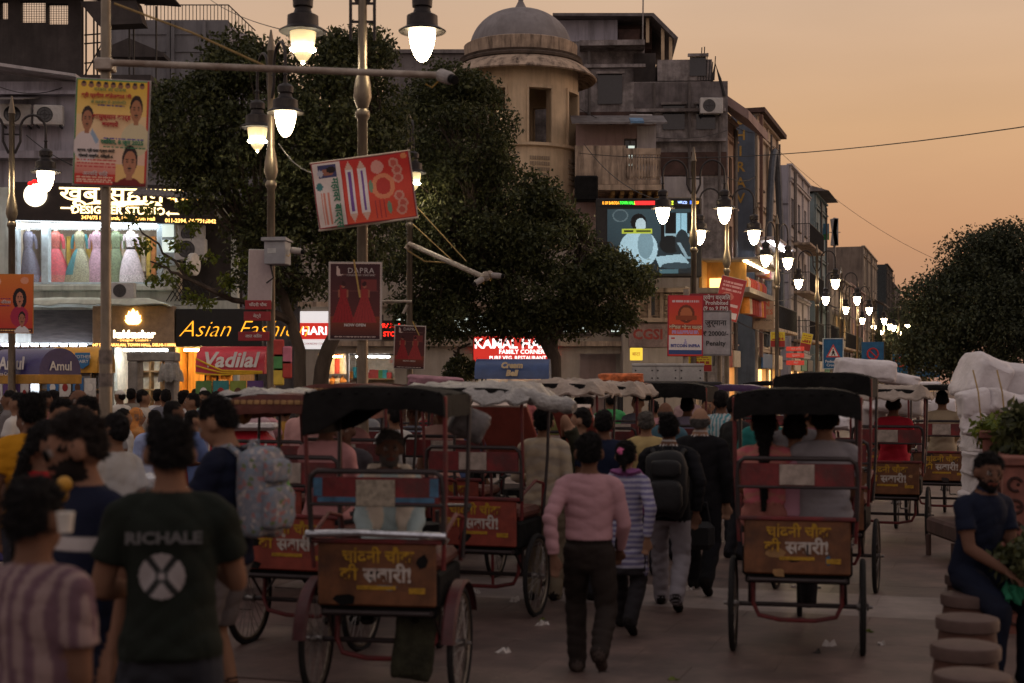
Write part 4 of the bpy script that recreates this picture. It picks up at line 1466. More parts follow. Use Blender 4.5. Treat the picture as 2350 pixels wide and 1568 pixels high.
s4 = board('shop_sign', 'faded brick red painted name board to the right of the lit windows', 'sign', P(1487, 770, SY - .6), X(1532, SY) - X(1445, SY), .78, mat('faded_sign', (.28, .20, .18), .9, var=.3, grime=.5), t=.1)
text(s4, 'CGSI', 0, .02, .46, mat('faded_red', (.30, .06, .05), .9), bold=.015)
s5 = board('shop_sign', 'small white board under the neon store sign', 'sign', P(925, 830, SY), .75, .22, mat('pale_board', (.5, .46, .44), .7), t=.05)
text(s5, 'SETH CAMPHOR', 0, 0, .12, mat('sign_red_ink', (.5, .03, .03)))
rb = thing('roof_block', 'plain grey roof block rising behind the tree left of the domed tower', 'building', (X(880, 56), 56, 0))
obj('wall', MB().box(0, X(1110, 56) - X(880, 56), 0, 6, 0, Z(124, 56)).mesh('wall', M_GREYW), rb)
obj('coping', MB().box(-.1, X(1110, 56) - X(880, 56) + .1, -.15, 6, Z(124, 56) + .003, Z(124, 56) + .15).mesh('coping', M_GREYW), rb)
rb2 = thing('rear_house', 'dim grey house wall seen in gaps of the big tree', 'building', (X(520, 52), 52, 0))
w2 = X(900, 52) - X(520, 52)
hs = [(.8 + i * 1.5, 1.7 + i * 1.5, z_, z_ + 1.5) for i in range(3) for z_ in (5.0, 7.6)]
obj('wall', wall_holes(MB(), w2, Z(330, 52), hs, .25).mesh('wall', M_GREYW), rb2)
obj('body', MB().box(.02, w2 - .02, .5, 5, 0, Z(330, 52) - .1).mesh('body', M_DKW), rb2)
for a in hs:
    window(rb2, (a[0] + a[1]) / 2, a[2], a[1] - a[0], 1.5, 0, None, 1)
# ================================================================== old grey building right of the tower
OY = 53.0
ob = thing('old_grey_building', 'tall decaying grey building with patched walls right of the domed tower', 'building', (X(1320, OY), OY, 0), R(-3))
ox = lambda px: X(px, OY) - X(1320, OY)
oz = lambda py: Z(py, OY)
obj('lower_wall', MB().box(-2.5, ox(1668), 0, 9, 0, oz(190)).mesh('lower_wall', M_OLD), ob)
obj('upper_wall', MB().box(-1.5, ox(1480), .5, 8, oz(190), oz(88)).mesh('upper_wall', M_OLD), ob)
obj('brick_patch', MB().box(ox(1505), ox(1665), -.06, -.004, oz(405), oz(352)).box(ox(1330), ox(1500), -.05, -.004, oz(275), oz(258)).mesh('brick_patch', M_BRICKW), ob)
obj('white_patch', MB().box(ox(1510), ox(1612), -.07, -.004, oz(500), oz(408)).mesh('white_patch', M_WHITEW), ob)
obj('plaster_patch', MB().box(ox(1455), ox(1655), -.03, -.004, oz(250), oz(192)).mesh('plaster_patch', mat('grey_patch', (.15, .13, .13), .95, var=.35, scale=2, streak=.5, bump=.5)), ob)
rt = obj('penthouse', MB().box(ox(1280), ox(1418), .8, 6, oz(92), oz(34)).box(ox(1418), ox(1500), 1.6, 6, oz(92), oz(34), 1).box(ox(1420), ox(1470), .9, 1.0, oz(92), oz(55), 1).mesh('penthouse', [M_LILAC, M_BRICKW]), ob)
obj('tin_roof', MB().prism([(ox(1268), oz(26)), (ox(1500), oz(29)), (ox(1556), oz(86)), (ox(1548), oz(90)), (ox(1496), oz(36)), (ox(1268), oz(32))], .2, 6.3, 'xz').mesh('tin_roof', M_TIN), ob)
for px_, a, b_ in ((1487, 34, 92), (1522, 60, 135), (1540, 80, 135)):
    obj('roof_post', MB().box(ox(px_) - .06, ox(px_) + .06, .5, .62, oz(b_), oz(a)).mesh('roof_post', M_CREAM), ob)
obj('terrace_slab', MB().box(ox(1330), ox(1478), -.5, 1.5, oz(112), oz(100)).mesh('terrace_slab', M_OLD), ob)
obj('roof_room', MB().box(ox(1455), ox(1505), .3, 3, oz(190), oz(120), 1).box(ox(1508), ox(1632), .0, 4, oz(188), oz(140), 0).mesh('roof_room', [M_OLD, M_DKW]), ob)
tp = MB()
tp.tube([(ox(1475), .2, oz(95)), (ox(1476), .2, oz(-20))], .03, 6)
obj('mast', tp.mesh('mast', M_STEEL), ob)
rl = MB()
for i in range(7):
    x = ox(1600) + i * .10
    rl.tube([(x, 0, oz(188)), (x + .05, 0, oz(128) + .3 * math.sin(i))], .02, 5)
rl.tube([(ox(1632), .0, oz(190)), (ox(1640), .0, oz(150)), (ox(1650), .0, oz(185)), (ox(1660), .0, oz(225))], .06, 6)
obj('roof_scrap', rl.mesh('roof_scrap', M_IRON), ob)
for px_, a, b_ in ((1352, 275, 120), (1500, 470, 195), (1580, 440, 195), (1648, 480, 230)):
    obj('drain_pipe', MB().tube([(ox(px_), -.16, oz(a)), (ox(px_), -.16, oz(b_))], .06, 6).mesh('drain_pipe', M_PIPE, True), ob)
for a, b_, py_ in ((1340, 1480, 160), (1460, 1662, 262), (1480, 1662, 330)):
    obj('ledge', MB().box(ox(a), ox(b_), -.32, -.08, oz(py_), oz(py_) + .12).mesh('ledge', M_OLD), ob)
for px_, py_, w_, h_ in ((1400, 240, .9, 1.1), (1545, 300, .8, .9), (1618, 300, .7, .9), (1600, 178, .6, .7)):
    obj('blind_opening', MB().box(ox(px_) - w_ / 2, ox(px_) + w_ / 2, -.05, -.031, oz(py_), oz(py_) + h_, 0).box(ox(px_) - w_ / 2 - .08, ox(px_) + w_ / 2 + .08, -.2, -.06, oz(py_) + h_, oz(py_) + h_ + .1, 1).mesh('blind_opening', [M_GLASSD, M_OLD]), ob)
for px_, py_, lab in ((1470, 300, 'air conditioner above the balcony awning on the old grey wall'), (1632, 262, 'air conditioner near the right corner of the old grey wall')):
    ac_unit(lab, (X(px_, 52.4), 52.4, Z(py_, 52.4)), 0, 1.0)
BY = 48.5
bh = thing('balcony_house', 'pink washed house with a stained bracketed balcony beside the round tower', 'building', (X(1322, BY), BY, 0), 0)
bx = lambda px: X(px, BY) - X(1322, BY)
bz = lambda py: Z(py, BY)
hs = [(bx(1432), bx(1462), bz(385), bz(318))]
wl = wall_holes(MB(), bx(1505), bz(285), [(a[0], a[1], a[2], a[3]) for a in hs], .25)
obj('wall', wl.mesh('wall', M_PINKW), bh)
obj('body', MB().box(.02, bx(1505) - .02, .45, 4.0, 0, bz(290)).mesh('body', M_DKW), bh)
window(bh, bx(1447), bz(385), bx(1462) - bx(1432), bz(318) - bz(385), 0, None, 2)
obj('lit_shutter', MB().box(bx(1442), bx(1456), -.02, .02, bz(380), bz(335)).mesh('lit_shutter', G_COOL), bh)
wb = obj('white_board', MB().box(bx(1462), bx(1505), -.05, -.004, bz(425), bz(290)).mesh('white_board', M_WHITEW), bh)
text(wb, 'TEA CORNER', bx(1484), bz(375), .20, mat('board_ink', (.16, .13, .13)), y=-.056, sx=.5)
obj('tin_awning', MB().prism([(-1.3, bz(300)), (.1, bz(268)), (.1, bz(268) + .06), (-1.3, bz(300) + .06)], -.2, bx(1522), 'yz').mesh('tin_awning', M_TIN), bh)
obj('blue_tin_patch', MB().prism([(-1.31, bz(299)), (-.7, bz(284)), (-.7, bz(284) + .07), (-1.31, bz(299) + .07)], bx(1440), bx(1470), 'yz').mesh('blue_tin_patch', M_BLUETIN), bh)
par = MB()
par.box(-.1, bx(1428), -1.6, -1.42, bz(438), bz(352))
par.box(bx(1428) + .002, bx(1505), -1.6, -1.5, bz(372), bz(358)).box(bx(1428) + .002, bx(1505), -1.6, -1.5, bz(438), bz(428))
for i in range(12):
    x = bx(1432) + (bx(1502) - bx(1432)) * i / 11
    par.lathe([(.03, bz(428)), (.06, bz(420)), (.035, bz(400)), (.055, bz(385)), (.03, bz(372))], 8, M=Matrix.Translation((x, -1.55, 0)))
obj('balcony_parapet', par.mesh('balcony_parapet', M_CORN), bh)
obj('balcony_slab', MB().box(-.1, bx(1512), -1.75, -.003, bz(452), bz(440)).mesh('balcony_slab', M_CORN), bh)
for i in range(6):
    x = bx(1400) + i * .30
    obj('bracket', cached('brk', lambda: MB().prism([(-1.5, 0), (-.01, 0), (-.01, -.75), (-.35, -.55), (-.8, -.30), (-1.5, -.12)], -.06, .06, 'yz').mesh('bracket', mat('ochre_bracket', (.36, .22, .08), .9, var=.3))), bh, (x, 0, bz(452) - .003))
obj('lower_wall', MB().box(bx(1440), bx(1606), .3, 2.5, 0, bz(450)).mesh('lower_wall', M_BEIGE), bh)
obj('loudspeaker_box', MB().cbox(bx(1312), bx(1362), -2.6, -2.0, bz(482), bz(428), .04).tube([(bx(1320), -2.0, bz(455)), (bx(1320), -.1, bz(455))], .04, 6).mesh('loudspeaker_box', M_VINYL), bh)
FY = 46.5
fr = thing('balustrade_terrace', 'pale terrace with pierced balustrade panels below the big screen', 'terrace', (X(1430, FY), FY, 0))
fx = lambda px: X(px, FY) - X(1430, FY)
fz = lambda py: Z(py, FY)
obj('wall', MB().box(0, fx(1575), 0, .9, 0, fz(740)).mesh('wall', M_BEIGE), fr)
obj('coping', MB().box(-.1, fx(1580), -.25, .9, fz(672), fz(662)).box(-.1, fx(1580), -.20, .9, fz(740) + .003, fz(730)).mesh('coping', M_CORN), fr)
for i in range(5):
    x0 = fx(1440) + i * (fx(1575) - fx(1440)) / 5
    x1 = x0 + (fx(1575) - fx(1440)) / 5 - .10
    q = MB()
    q.box(x0 - .10, x0 + .02, -.1, .1, fz(730), fz(672))
    nn = 5
    for a in range(nn):
        for b_ in range(4):
            cx = x0 + .05 + (x1 - x0 - .05) * (a + .5) / nn
            cz = fz(728) + (fz(674) - fz(728)) * (b_ + .5) / 4
            q.ring((cx, 0, cz), .072, .018, 'y', 10, 5)
    q.box(x0, x1, .06, .10, fz(730), fz(672))
    obj('pierced_panel', q.mesh('pierced_panel', M_CORN), fr)
ts = thing('timber_shop', 'warm lit timber shopfront on the upper floor right of the screen', 'shop', ST(50, -7.75, 0), ROT_U)
obj('back_wall', MB().box(0, 6.0, 1.6, 1.7, fz(650) + .1, fz(575)).mesh('back_wall', mat('amber_timber', (.55, .30, .08), .6, var=.35, scale=3, stretch=(6, 1, .3))), ts)
obj('end_wall', MB().box(1.0, 1.1, .2, 1.6, fz(650) + .1, fz(575)).mesh('side_wall', mat('amber_timber', (.55, .3, .08))), ts)
obj('ceiling', MB().box(-.1, 6.0, -.4, 1.7, fz(575), fz(570)).mesh('ceiling', M_BEIGE), ts)
for i in range(8):
    obj('ceiling_lamp', cached('clamp', lambda: MB().lathe([(.07, -.05), (.10, 0)], 10).mesh('ceiling_lamp', glow('shop_downlight', (1, .75, .42), 22))), ts, (.2 + i * .75, .08, fz(577)))
obj('floor_slab', MB().box(-.1, 6, -.1, 1.7, fz(650) - .08, fz(650) + .098).mesh('floor_slab', M_BEIGE), ts)
obj('wall_shelf', MB().box(.94, .996, .55, .85, fz(645), fz(618)).mesh('wall_shelf', M_DKW), ts)
obj('lit_panel', MB().box(.96, .997, 1.0, 1.5, fz(648), fz(615)).mesh('lit_panel', G_WARM), ts)
for i in range(9):
    tag(MB().lathe([(.20, 0), (.18, .5), (.12, 1.0), (.13, 1.25), (.03, 1.4)], 10).build('hanging_garment', random.choice([GOODS[2], GOODS[1], GOODS[5], GOODS[0]]), None, True, ST(53 + i * .6, -8.3, Z(728, 56))),
        ORD[i] + ' garment along the lower hanging row over the street', 'garment', 'garments hung over the street')
for i in range(7):
    tag(MB().lathe([(.20, 0), (.18, .4), (.12, .8), (.13, 1.0), (.03, 1.15)], 10).build('hanging_garment', random.choice([GOODS[2], GOODS[2], GOODS[5], GOODS[1]]), None, True, ST(58.2 + i * .5, -8.5, Z(640, 60))),
        ORD[i] + ' garment in the upper row under the white awning light', 'garment', 'garments under the white awning light')
aw = thing('lit_awning', 'flat awning with white lights over the hanging garments', 'awning', ST(57.5, -8.6, Z(560, 59)), ROT_U)
obj('roof', MB().cbox(0, 6, -.9, .3, 0, .12, .02).mesh('roof', M_WHITEW), aw)
for i in range(5):
    obj('tube', MB().box(.4 + i * 1.1, 1.2 + i * 1.1, -.6, -.52, -.08, -.02).mesh('tube', G_TUBE), aw)
# ================================================================== street houses, near to far
h1 = house('brown_house', 'narrow brown pillared house with sky light tinted peach on its front next to the decaying grey building', 54.5, 58.5, -9.6, 5, Z(265, 56), mat('front_sky_tint', (.46, .33, .26), .85, var=.15, scale=1.5, streak=.4, grime_col=(.14, .09, .07)), M_BRICKW, 3, seed=2, bays=2)  # peach sky light on the street side is put into the front colour
obj('roof_canopy', MB().prism([(-1.3, Z(318, 58)), (.2, Z(255, 58)), (.2, Z(255, 58) + .35), (-1.3, Z(318, 58) + .35)], -.6, 4.6, 'yz').mesh('roof_canopy', M_PINKW), h1)
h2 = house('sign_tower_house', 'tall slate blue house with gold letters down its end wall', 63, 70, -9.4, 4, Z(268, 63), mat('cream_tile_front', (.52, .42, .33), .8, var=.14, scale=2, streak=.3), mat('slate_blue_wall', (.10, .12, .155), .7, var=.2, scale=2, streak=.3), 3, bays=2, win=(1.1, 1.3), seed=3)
obj('crown', MB().box(-.3, 7.2, -.45, .9, Z(268, 63) + .102, Z(252, 63)).mesh('crown', M_BRICKW), h2)
obj('fin', MB().box(-.25, -.05, -.35, -.21, 3, Z(268, 63)).mesh('fin', mat('brown_fin', (.12, .06, .045), .7)), h2)
arch = MB()
pts = [(1.2 + 5.0 * i / 12, 3.5 + (Z(330, 64) - 3.5) * math.sin(math.pi * (i / 12)) ** .5) for i in range(13)]
arch.tube([(x, -.35, z) for x, z in pts], .16, 8)
obj('arch_moulding', arch.mesh('arch_moulding', mat('slate_trim', (.09, .10, .12), .7), True), h2)
gold = mat('gold_letters', (.42, .24, .05), .5, var=.2)
for i, ch in enumerate('BHIRAV'):
    o = text(h2, ch, 0, 0, .62, gold, bold=.012)
    o.rotation_euler = (R(90), 0, R(-90))
    o.location = (-.24, .62, Z(278 + i * 36, 63))
h3 = house('pale_gridded_house', 'pale lilac house with gridded panels after the lettered tower house', 77, 86, -9.7, 4.6, Z(385, 77), M_WHITEW, M_LILAC, 3, bays=3, seed=4)
gr = MB()
for i in range(5):
    gr.box(-.26, -.221, .0, 4.6, 3 + i * 2.1, 3.06 + i * 2.1)
gr.box(-.262, -.2215, 2.3, 2.36, 2, Z(385, 77) - .1)
obj('panel_joint', gr.mesh('panel_joint', mat('joint_grey', (.10, .09, .10), .8)), h3)
fade = mat('faded_letters', (.20, .18, .19), .8)
for i, ch in enumerate('PALACE'):
    o = text(h3, ch, 0, 0, .75, fade)
    o.rotation_euler = (R(90), 0, R(-90))
    o.location = (-.265, .95, Z(432 + i * 26, 77))
for i in range(3):
    balcony(h3, .3, 7.6, 4.2 + i * 2.6, 1.1, M_IRON, 1.0)
h4 = house('teal_house', 'narrow pale teal house with a small hipped cap', 88.5, 95, -9.6, 3.4, Z(450, 88), M_TEALW, M_TEALW, 3, bays=2, seed=5)
obj('cap', MB().prism([(-.9, Z(450, 88) + .12), (3.6, Z(450, 88) + .12), (3.2, Z(432, 88)), (.2, Z(432, 88))], -.5, 5.8, 'yz').mesh('cap', M_GREYW), h4)
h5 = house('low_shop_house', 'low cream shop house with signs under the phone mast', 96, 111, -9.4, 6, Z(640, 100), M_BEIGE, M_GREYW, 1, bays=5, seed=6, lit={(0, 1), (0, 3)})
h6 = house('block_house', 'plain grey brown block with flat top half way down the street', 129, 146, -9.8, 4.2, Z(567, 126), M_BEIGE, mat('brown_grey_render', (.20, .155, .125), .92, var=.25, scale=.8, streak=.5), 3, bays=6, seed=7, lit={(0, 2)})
h7 = house('dark_banner_house', 'dark narrow house with stacked banners near the far end', 157, 168, -9.5, 3.6, Z(607, 152), mat('dark_front', (.05, .045, .045), .8), mat('dark_end', (.035, .04, .042), .8, var=.3), 4, bays=4, seed=8)
for i in range(6):
    obj('banner', MB().box(-.30, -.23, .8, 4.2, 3.2 + i * 1.15, 4.0 + i * 1.15).mesh('banner', [mat('banner_yellow', (.35, .24, .04)), mat('banner_grey', (.14, .15, .15)), mat('banner_teal', (.03, .09, .09))][i % 3]), h7)
h8 = house('far_house', 'small brownish house in haze behind the dark banner house', 170, 190, -9.8, 6, Z(648, 166), M_GREYW, M_GREYW, 3, bays=5, seed=9)
h9 = house('end_house', 'farthest low house before the dark trees', 192, 230, -9.4, 8, Z(715, 190), M_BEIGE, M_GREYW, 2, bays=8, seed=10)
h10 = house('end_house', 'faint house closing the view down the street', 232, 300, -9.4, 8, Z(765, 235), M_GREYW, M_GREYW, 2, bays=10, seed=11)
for hh, a, b_, z_ in ((h2, .4, 7, 4.3), (h4, .3, 5.6, 4.4), (h5, .5, 14.4, 4.2), (h6, .5, 8, 4.3), (h6, 9, 17, 7.2), (h7, .5, 12, 4.4), (h8, 1, 18, 4.3)):
    balcony(hh, a, b_, z_, 1.0, M_IRON, 1.0, roof=random.choice((M_TIN, None, M_TIN)))
h5b = house('low_tiled_house', 'low brown shop house between the phone mast house and the grey brown block', 112, 128, -9.6, 6, Z(662, 115), M_PINKW, M_GREYW, 1, bays=5, seed=12, lit={(0, 1), (0, 2)})
h0 = house('street_arcade', 'pale arcade of small lit shops along the street below the timber shop', 47.4, 54.3, -9.6, 2.2, Z(664, 48), M_BEIGE, M_BEIGE, 1, bays=4, seed=21, win=(1.0, 1.2), lit={(0, 0), (0, 2)})
# ================================================================== left: boutique house
LY = 37.0
lb = thing('boutique_house', 'lilac washed house with a bright dress showroom on its upper floor', 'building', (X(-60, LY), LY, 0))
qx = lambda px: X(px, LY) - X(-60, LY)
qz = lambda py: Z(py, LY)
W = qx(545)
show = (qx(28), qx(372), qz(652), qz(483))
sh_a = (qx(262), qx(388), .1, qz(797))
sh_b = (qx(402), qx(535), .1, qz(797))
sh_c = (qx(-50), qx(232), .1, qz(792))
dark_w = (qx(80), qx(228), qz(790) + .05, qz(705))
obj('front_wall', wall_holes(MB(), W, qz(430), [show, sh_a, sh_b, sh_c, (qx(405), qx(530), qz(690), qz(500))], .3).mesh('front_wall', mat('showroom_lit_plaster', (.50, .51, .45), .85, var=.15, scale=2, streak=.4)), lb)  # ledge and wall tone has the showroom's greenish light put into it
obj('upper_wall', wall_holes(MB(), qx(300), 1.0 * (qz(165) - qz(432)), [], .3, y=1.2, z0=qz(432)).mesh('upper_wall', M_LILAC), lb)
obj('side_block', MB().box(qx(300), qx(400), 2.2, 6, qz(432), qz(190)).mesh('side_block', M_GREYW), lb)
obj('slanted_slab', MB().prism([(qx(-60), qz(128)), (qx(160), qz(160)), (qx(160), qz(166)), (qx(-60), qz(136))], .5, 1.6, 'xz').mesh('slanted_slab', M_WHITEW), lb)
obj('ledge', MB().box(qx(-60), qx(310), .75, 1.2, qz(352), qz(335)).box(qx(-60), qx(375), .9, 1.2, qz(200), qz(192)).mesh('ledge', M_LILAC), lb)
lat = MB()
for i in range(7):
    for j in range(12):
        lat.ring((qx(150) + i * .075, 1.16, qz(322) + j * .105), .040, .012, 'y', 8, 5)
obj('lattice', lat.mesh('lattice', M_LILAC), lb)
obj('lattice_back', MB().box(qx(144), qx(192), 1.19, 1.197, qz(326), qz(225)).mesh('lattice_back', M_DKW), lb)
x0, x1, z0, z1 = show
rm = MB()
rm.box(x0, x1, 2.2, 2.3, z0 - .1, z1 + .1).box(x0 - .1, x0, .31, 2.3, z0 - .1, z1 + .1).box(x1, x1 + .1, .31, 2.3, z0 - .1, z1 + .1).box(x0, x1, .31, 2.2, z0 - .12, z0 - .01).box(x0, x1, .31, 2.2, z1 + .01, z1 + .12)
obj('showroom', rm.mesh('showroom', mat('showroom_white', (.40, .34, .26), .7)), lb)
obj('light_panel', MB().box(x0 + .1, x1 - .1, -.26, -.14, qz(524), qz(515)).box(x0 + .1, x1 - .1, .5, .75, qz(512), qz(508)).mesh('light_panel', glow('showroom_light', (.86, .95, 1.0), 10)), lb)
hang = MB()
for i in range(26):
    xx = x0 + .25 + (x1 - x0 - .5) * i / 25
    hang.cbox(xx - .06, xx + .06, 1.7, 2.1, z0 + .25 + .1 * (i % 3), z1 - .5, .02, i % 4)
obj('stock_rail', hang.mesh('stock_rail', [GOODS[2], GOODS[6], GOODS[1], mat('goods_gold', (.4, .28, .1))]), lb)
fm = MB()
for px_ in (33, 103, 368):
    fm.cbox(qx(px_) - .09, qx(px_) + .09, -.02, .24, z0, z1, .01)
fm.box(x0, x1, .0, .2, z0 - .002, z0 + .05)
obj('showroom_frame', fm.mesh('showroom_frame', mat('pale_blue_frame', (.50, .58, .62), .5)), lb)
glass = bpy.data.materials.new('clear_glass')
glass.use_nodes = True
gn = glass.node_tree
gn.nodes.clear()
go = gn.nodes.new('ShaderNodeOutputMaterial')
gt = gn.nodes.new('ShaderNodeBsdfTransparent')
gg = gn.nodes.new('ShaderNodeBsdfGlossy')
gg.inputs['Roughness'].default_value = .05
gm_ = gn.nodes.new('ShaderNodeMixShader')
gm_.inputs[0].default_value = .05
gn.links.new(gt.outputs[0], gm_.inputs[1])
gn.links.new(gg.outputs[0], gm_.inputs[2])
gn.links.new(gm_.outputs[0], go.inputs[0])
for a, b_ in ((35, 101), (105, 250), (252, 366)):
    obj('glass_pane', MB().box(qx(a), qx(b_), .10, .112, z0 + .05, z1).mesh('glass_pane', glass), lb)
for px_ in (80, 165, 243, 300):
    sp = obj('spot_lamp', MB().cbox(-.10, .10, -.05, .05, -.06, .06, .01).mesh('spot_lamp', M_IRON), lb, (qx(px_), .25, z1 - .1))
DY = LY + .9
for px_, c1, c2, lab, wd in ((65, (.10, .10, .15), (.18, .18, .25), 'glittering slate grey gown on a stand, leftmost in the lit showroom', .30),
                         (128, (.50, .05, .07), (.42, .10, .08), 'coral red embroidered gown on a stand in the lit showroom', .34),
                         (183, (.0, .15, .17), (.26, .25, .15), 'teal gown with silver embroidery on a stand in the showroom', .36),
                         (222, (.42, .24, .31), (.40, .24, .3), 'dusty pink gown half hidden behind the tall pole', .22),
                         (266, (.12, .17, .08), (.14, .19, .10), 'olive green gown just right of the tall pole', .22),
                         (300, (.62, .52, .56), (.66, .56, .58), 'white and blush gown with a dark waist belt, rightmost in showroom', .30)):
    t = thing('gown_on_stand', lab, 'gown', (X(px_, DY), DY, qz(648)), 0, 'gowns on stands in the showroom')
    hgt = Z(528, DY) - qz(648)
    m1 = mat('gown_' + str(px_), c1, .5, var=.35, scale=20, spec=.6)
    m2 = mat('gown2_' + str(px_), c2, .4, var=.6, scale=30, spec=.6)
    sk = MB()
    n_ = 28
    for j in range(9):
        q = j / 8
        for i in range(n_):
            a = 2 * math.pi * i / n_
            r_ = (wd * (1 - q) ** .75 + .10) * (1 + .06 * math.sin(a * 9) * (1 - q))
            sk.v.append((r_ * math.cos(a), r_ * .8 * math.sin(a), q * hgt * .66))
    for j in range(8):
        for i in range(n_):
            i2 = (i + 1) % n_
            sk.f.append((j * n_ + i, j * n_ + i2, (j + 1) * n_ + i2, (j + 1) * n_ + i))
    sk.m = [(1 if (f[0] // n_) < 2 or (px_ == 183 and (f[0] % n_) % 14 > 5) else 0) for f in sk.f]
    obj('skirt', sk.mesh('skirt', [m1, m2], True), t)
    obj('bodice', MB().lathe([(.11, 0), (.115, .1), (.15, .28), (.155, .36), (.10, .45), (.06, .47)], 16, M=Matrix.Translation((0, 0, hgt * .655)) @ Matrix.Scale(.8, 4, (0, 1, 0))).mesh('bodice', m2, True), t)
    obj('sleeve', MB().tube([(-.14, 0, hgt * .655 + .38), (-.20, 0, hgt * .655 + .2), (-.21, .02, hgt * .655 + .0)], [.05, .05, .04], 8).mesh('sleeve', m1, True), t)
    obj('sleeve', MB().tube([(.14, 0, hgt * .655 + .38), (.20, 0, hgt * .655 + .2), (.21, .02, hgt * .655 + .0)], [.05, .05, .04], 8).mesh('sleeve', m1, True), t)
    obj('stand_neck', MB().lathe([(.045, 0), (.04, .06), (.02, .08)], 10, M=Matrix.Translation((0, 0, hgt * .655 + .46))).mesh('stand_neck', mat('stand_cream', (.6, .5, .4))), t)
    if px_ == 300:
        obj('belt', MB().lathe([(.118, -.03), (.122, .03)], 16, M=Matrix.Translation((0, 0, hgt * .66)) @ Matrix.Scale(.82, 4, (0, 1, 0))).mesh('belt', M_VINYL), t)
FX = LY - .6
fs = board('fascia_sign', 'long dark fascia sign with glowing golden script over the dress showroom', 'sign', P(262, 466, FX), X(492, FX) - X(30, FX), Z(424, FX) - Z(512, FX), mat('fascia_black', (.022, .014, .012), .4, var=.3), t=.3, tilt=R(1.2))
G_GOLD = glow('lit_gold_letters', (1.0, .72, .34), 3.2)
G_GOLDD = glow('lit_gold_small', (1.0, .52, .13), 3)
u = FPX / FX
fxp = lambda px: (px - 262) / u
fzp = lambda py: (466 - py) / u
text(fs, 'ख़ूब सुहागन', fxp(275), fzp(448), .52, G_GOLD, bold=.006, sx=1.4, extrude=.02)
text(fs, 'DESIGNER STUDIO', fxp(272), fzp(484), .27, G_GOLD, bold=.006, extrude=.02, sx=1.05)
text(fs, '3474/75 Nai Sarak, Near Town Hall', fxp(272), fzp(501), .13, G_GOLDD, bold=.003)
text(fs, 'WEDDING Mall\nMAHESH CREATIONS', fxp(450), fzp(446), .14, G_GOLDD, bold=.004)
text(fs, '011-2394, 8447915042', fxp(438), fzp(504), .14, G_GOLDD, bold=.004)
orn = MB()
orn.tube([(fxp(200), -.02, fzp(470)), (fxp(225), -.02, fzp(465)), (fxp(255), -.02, fzp(468)), (fxp(330), -.02, fzp(464)), (fxp(362), -.02, fzp(466)), (fxp(372), -.02, fzp(470))], [.01, .05, .05, .06, .05, .01], 8)
orn.box(fxp(140), fxp(165), -.03, -.004, fzp(480) - .02, fzp(480) + .02).prism([(fxp(164), fzp(480) - .07), (fxp(172), fzp(480)), (fxp(164), fzp(480) + .07)], -.03, -.004)
orn.box(fxp(388), fxp(412), -.03, -.004, fzp(488) - .02, fzp(488) + .02).prism([(fxp(389), fzp(488) + .07), (fxp(381), fzp(488)), (fxp(389), fzp(488) - .07)], -.03, -.004)
obj('flourish', orn.mesh('flourish', G_GOLD, True), fs)
dd = obj('round_emblem', MB().lathe([(.27, 0), (.30, .03), (.30, .05), (.25, .06)], 28, M=Matrix.Translation((fxp(82), -.004, fzp(452))) @ Matrix.Rotation(R(90), 4, 'X')).mesh('round_emblem', glow('lit_emblem', (1, .86, .62), 2.6)), fs)
cr = MB()
for i, (dx, dz_) in enumerate(((-.24, .02), (-.14, .07), (0, .11), (.14, .07), (.24, .02))):
    cr.ball((fxp(92) + dx, -.05, fzp(428) + dz_), (.07, .03, .06), 8, 6)
obj('red_crest', cr.mesh('red_crest', glow('lit_red_crest', (1, .01, .01), 2.0), True), fs)
tr_ = MB()
n_ = 40
for i in range(n_ + 1):
    x = qx(330) + (qx(535) - qx(330)) * i / n_
    d_ = .03 * (i % 2)
    zt = qz(395) - (qz(395) - qz(432)) * i / n_ * .35
    tr_.v += [(x, -1.3, zt - .75 + d_), (x, 1.0, zt + .05 + d_), (x, -1.3, zt - .79 + d_), (x, 1.0, zt + .01 + d_)]
for i in range(n_):
    a = i * 4
    tr_.f += [(a, a + 4, a + 5, a + 1), (a + 3, a + 7, a + 6, a + 2), (a + 2, a + 6, a + 4, a)]
tr_.m = [0] * len(tr_.f)
obj('tin_roof', tr_.mesh('tin_roof', M_TIN), lb)
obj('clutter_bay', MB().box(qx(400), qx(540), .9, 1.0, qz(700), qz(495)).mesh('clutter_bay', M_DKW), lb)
obj('cabinet_shelf', MB().cbox(qx(372), qx(404), -.1, .25, qz(610), qz(500), .02).box(qx(375), qx(401), -.11, -.1, qz(545), qz(510), 1).box(qx(375), qx(401), -.11, -.1, qz(580), qz(552), 1).mesh('cabinet_shelf', [mat('pale_blue_frame', (.5, .58, .62)), G_COOL]), lb)
tl = MB()
for i in range(9):
    a = qx(382) + i * .11
    tl.tube([(a, -.03, qz(692)), (a + .35, -.03, qz(692) + .55)], .012, 4)
    tl.tube([(a + .35, -.05, qz(692)), (a, -.05, qz(692) + .55)], .012, 4)
obj('trellis', tl.mesh('trellis', M_IRON), lb)
ac_unit('old air conditioner box wedged in the dark bay below the tin roof', (X(438, LY - .3), LY - .3, qz(600)), 0, .95)
ac_unit('air conditioner high in the bay just under the fascia sign end', (X(440, LY - .2), LY - .2, qz(560)), 0, .8)
rd = thing('round_lamp_sign', 'round white double sided shop sign on a short arm', 'sign', P(444, 607, LY - .9))
obj('drum', MB().lathe([(.26, -.07), (.29, -.05), (.29, .05), (.26, .07)], 24, M=Matrix.Rotation(R(75), 4, 'Z') @ Matrix.Rotation(R(90), 4, 'X')).mesh('drum', mat('sign_disc', (.55, .53, .5), .6)), rd)
obj('arm', MB().tube([(-.3, 0, -.1), (-.3, .9, -.1)], .03, 6).tube([(-.3, 0, -.1), (0, 0, 0)], .025, 6).mesh('arm', M_IRON), rd)
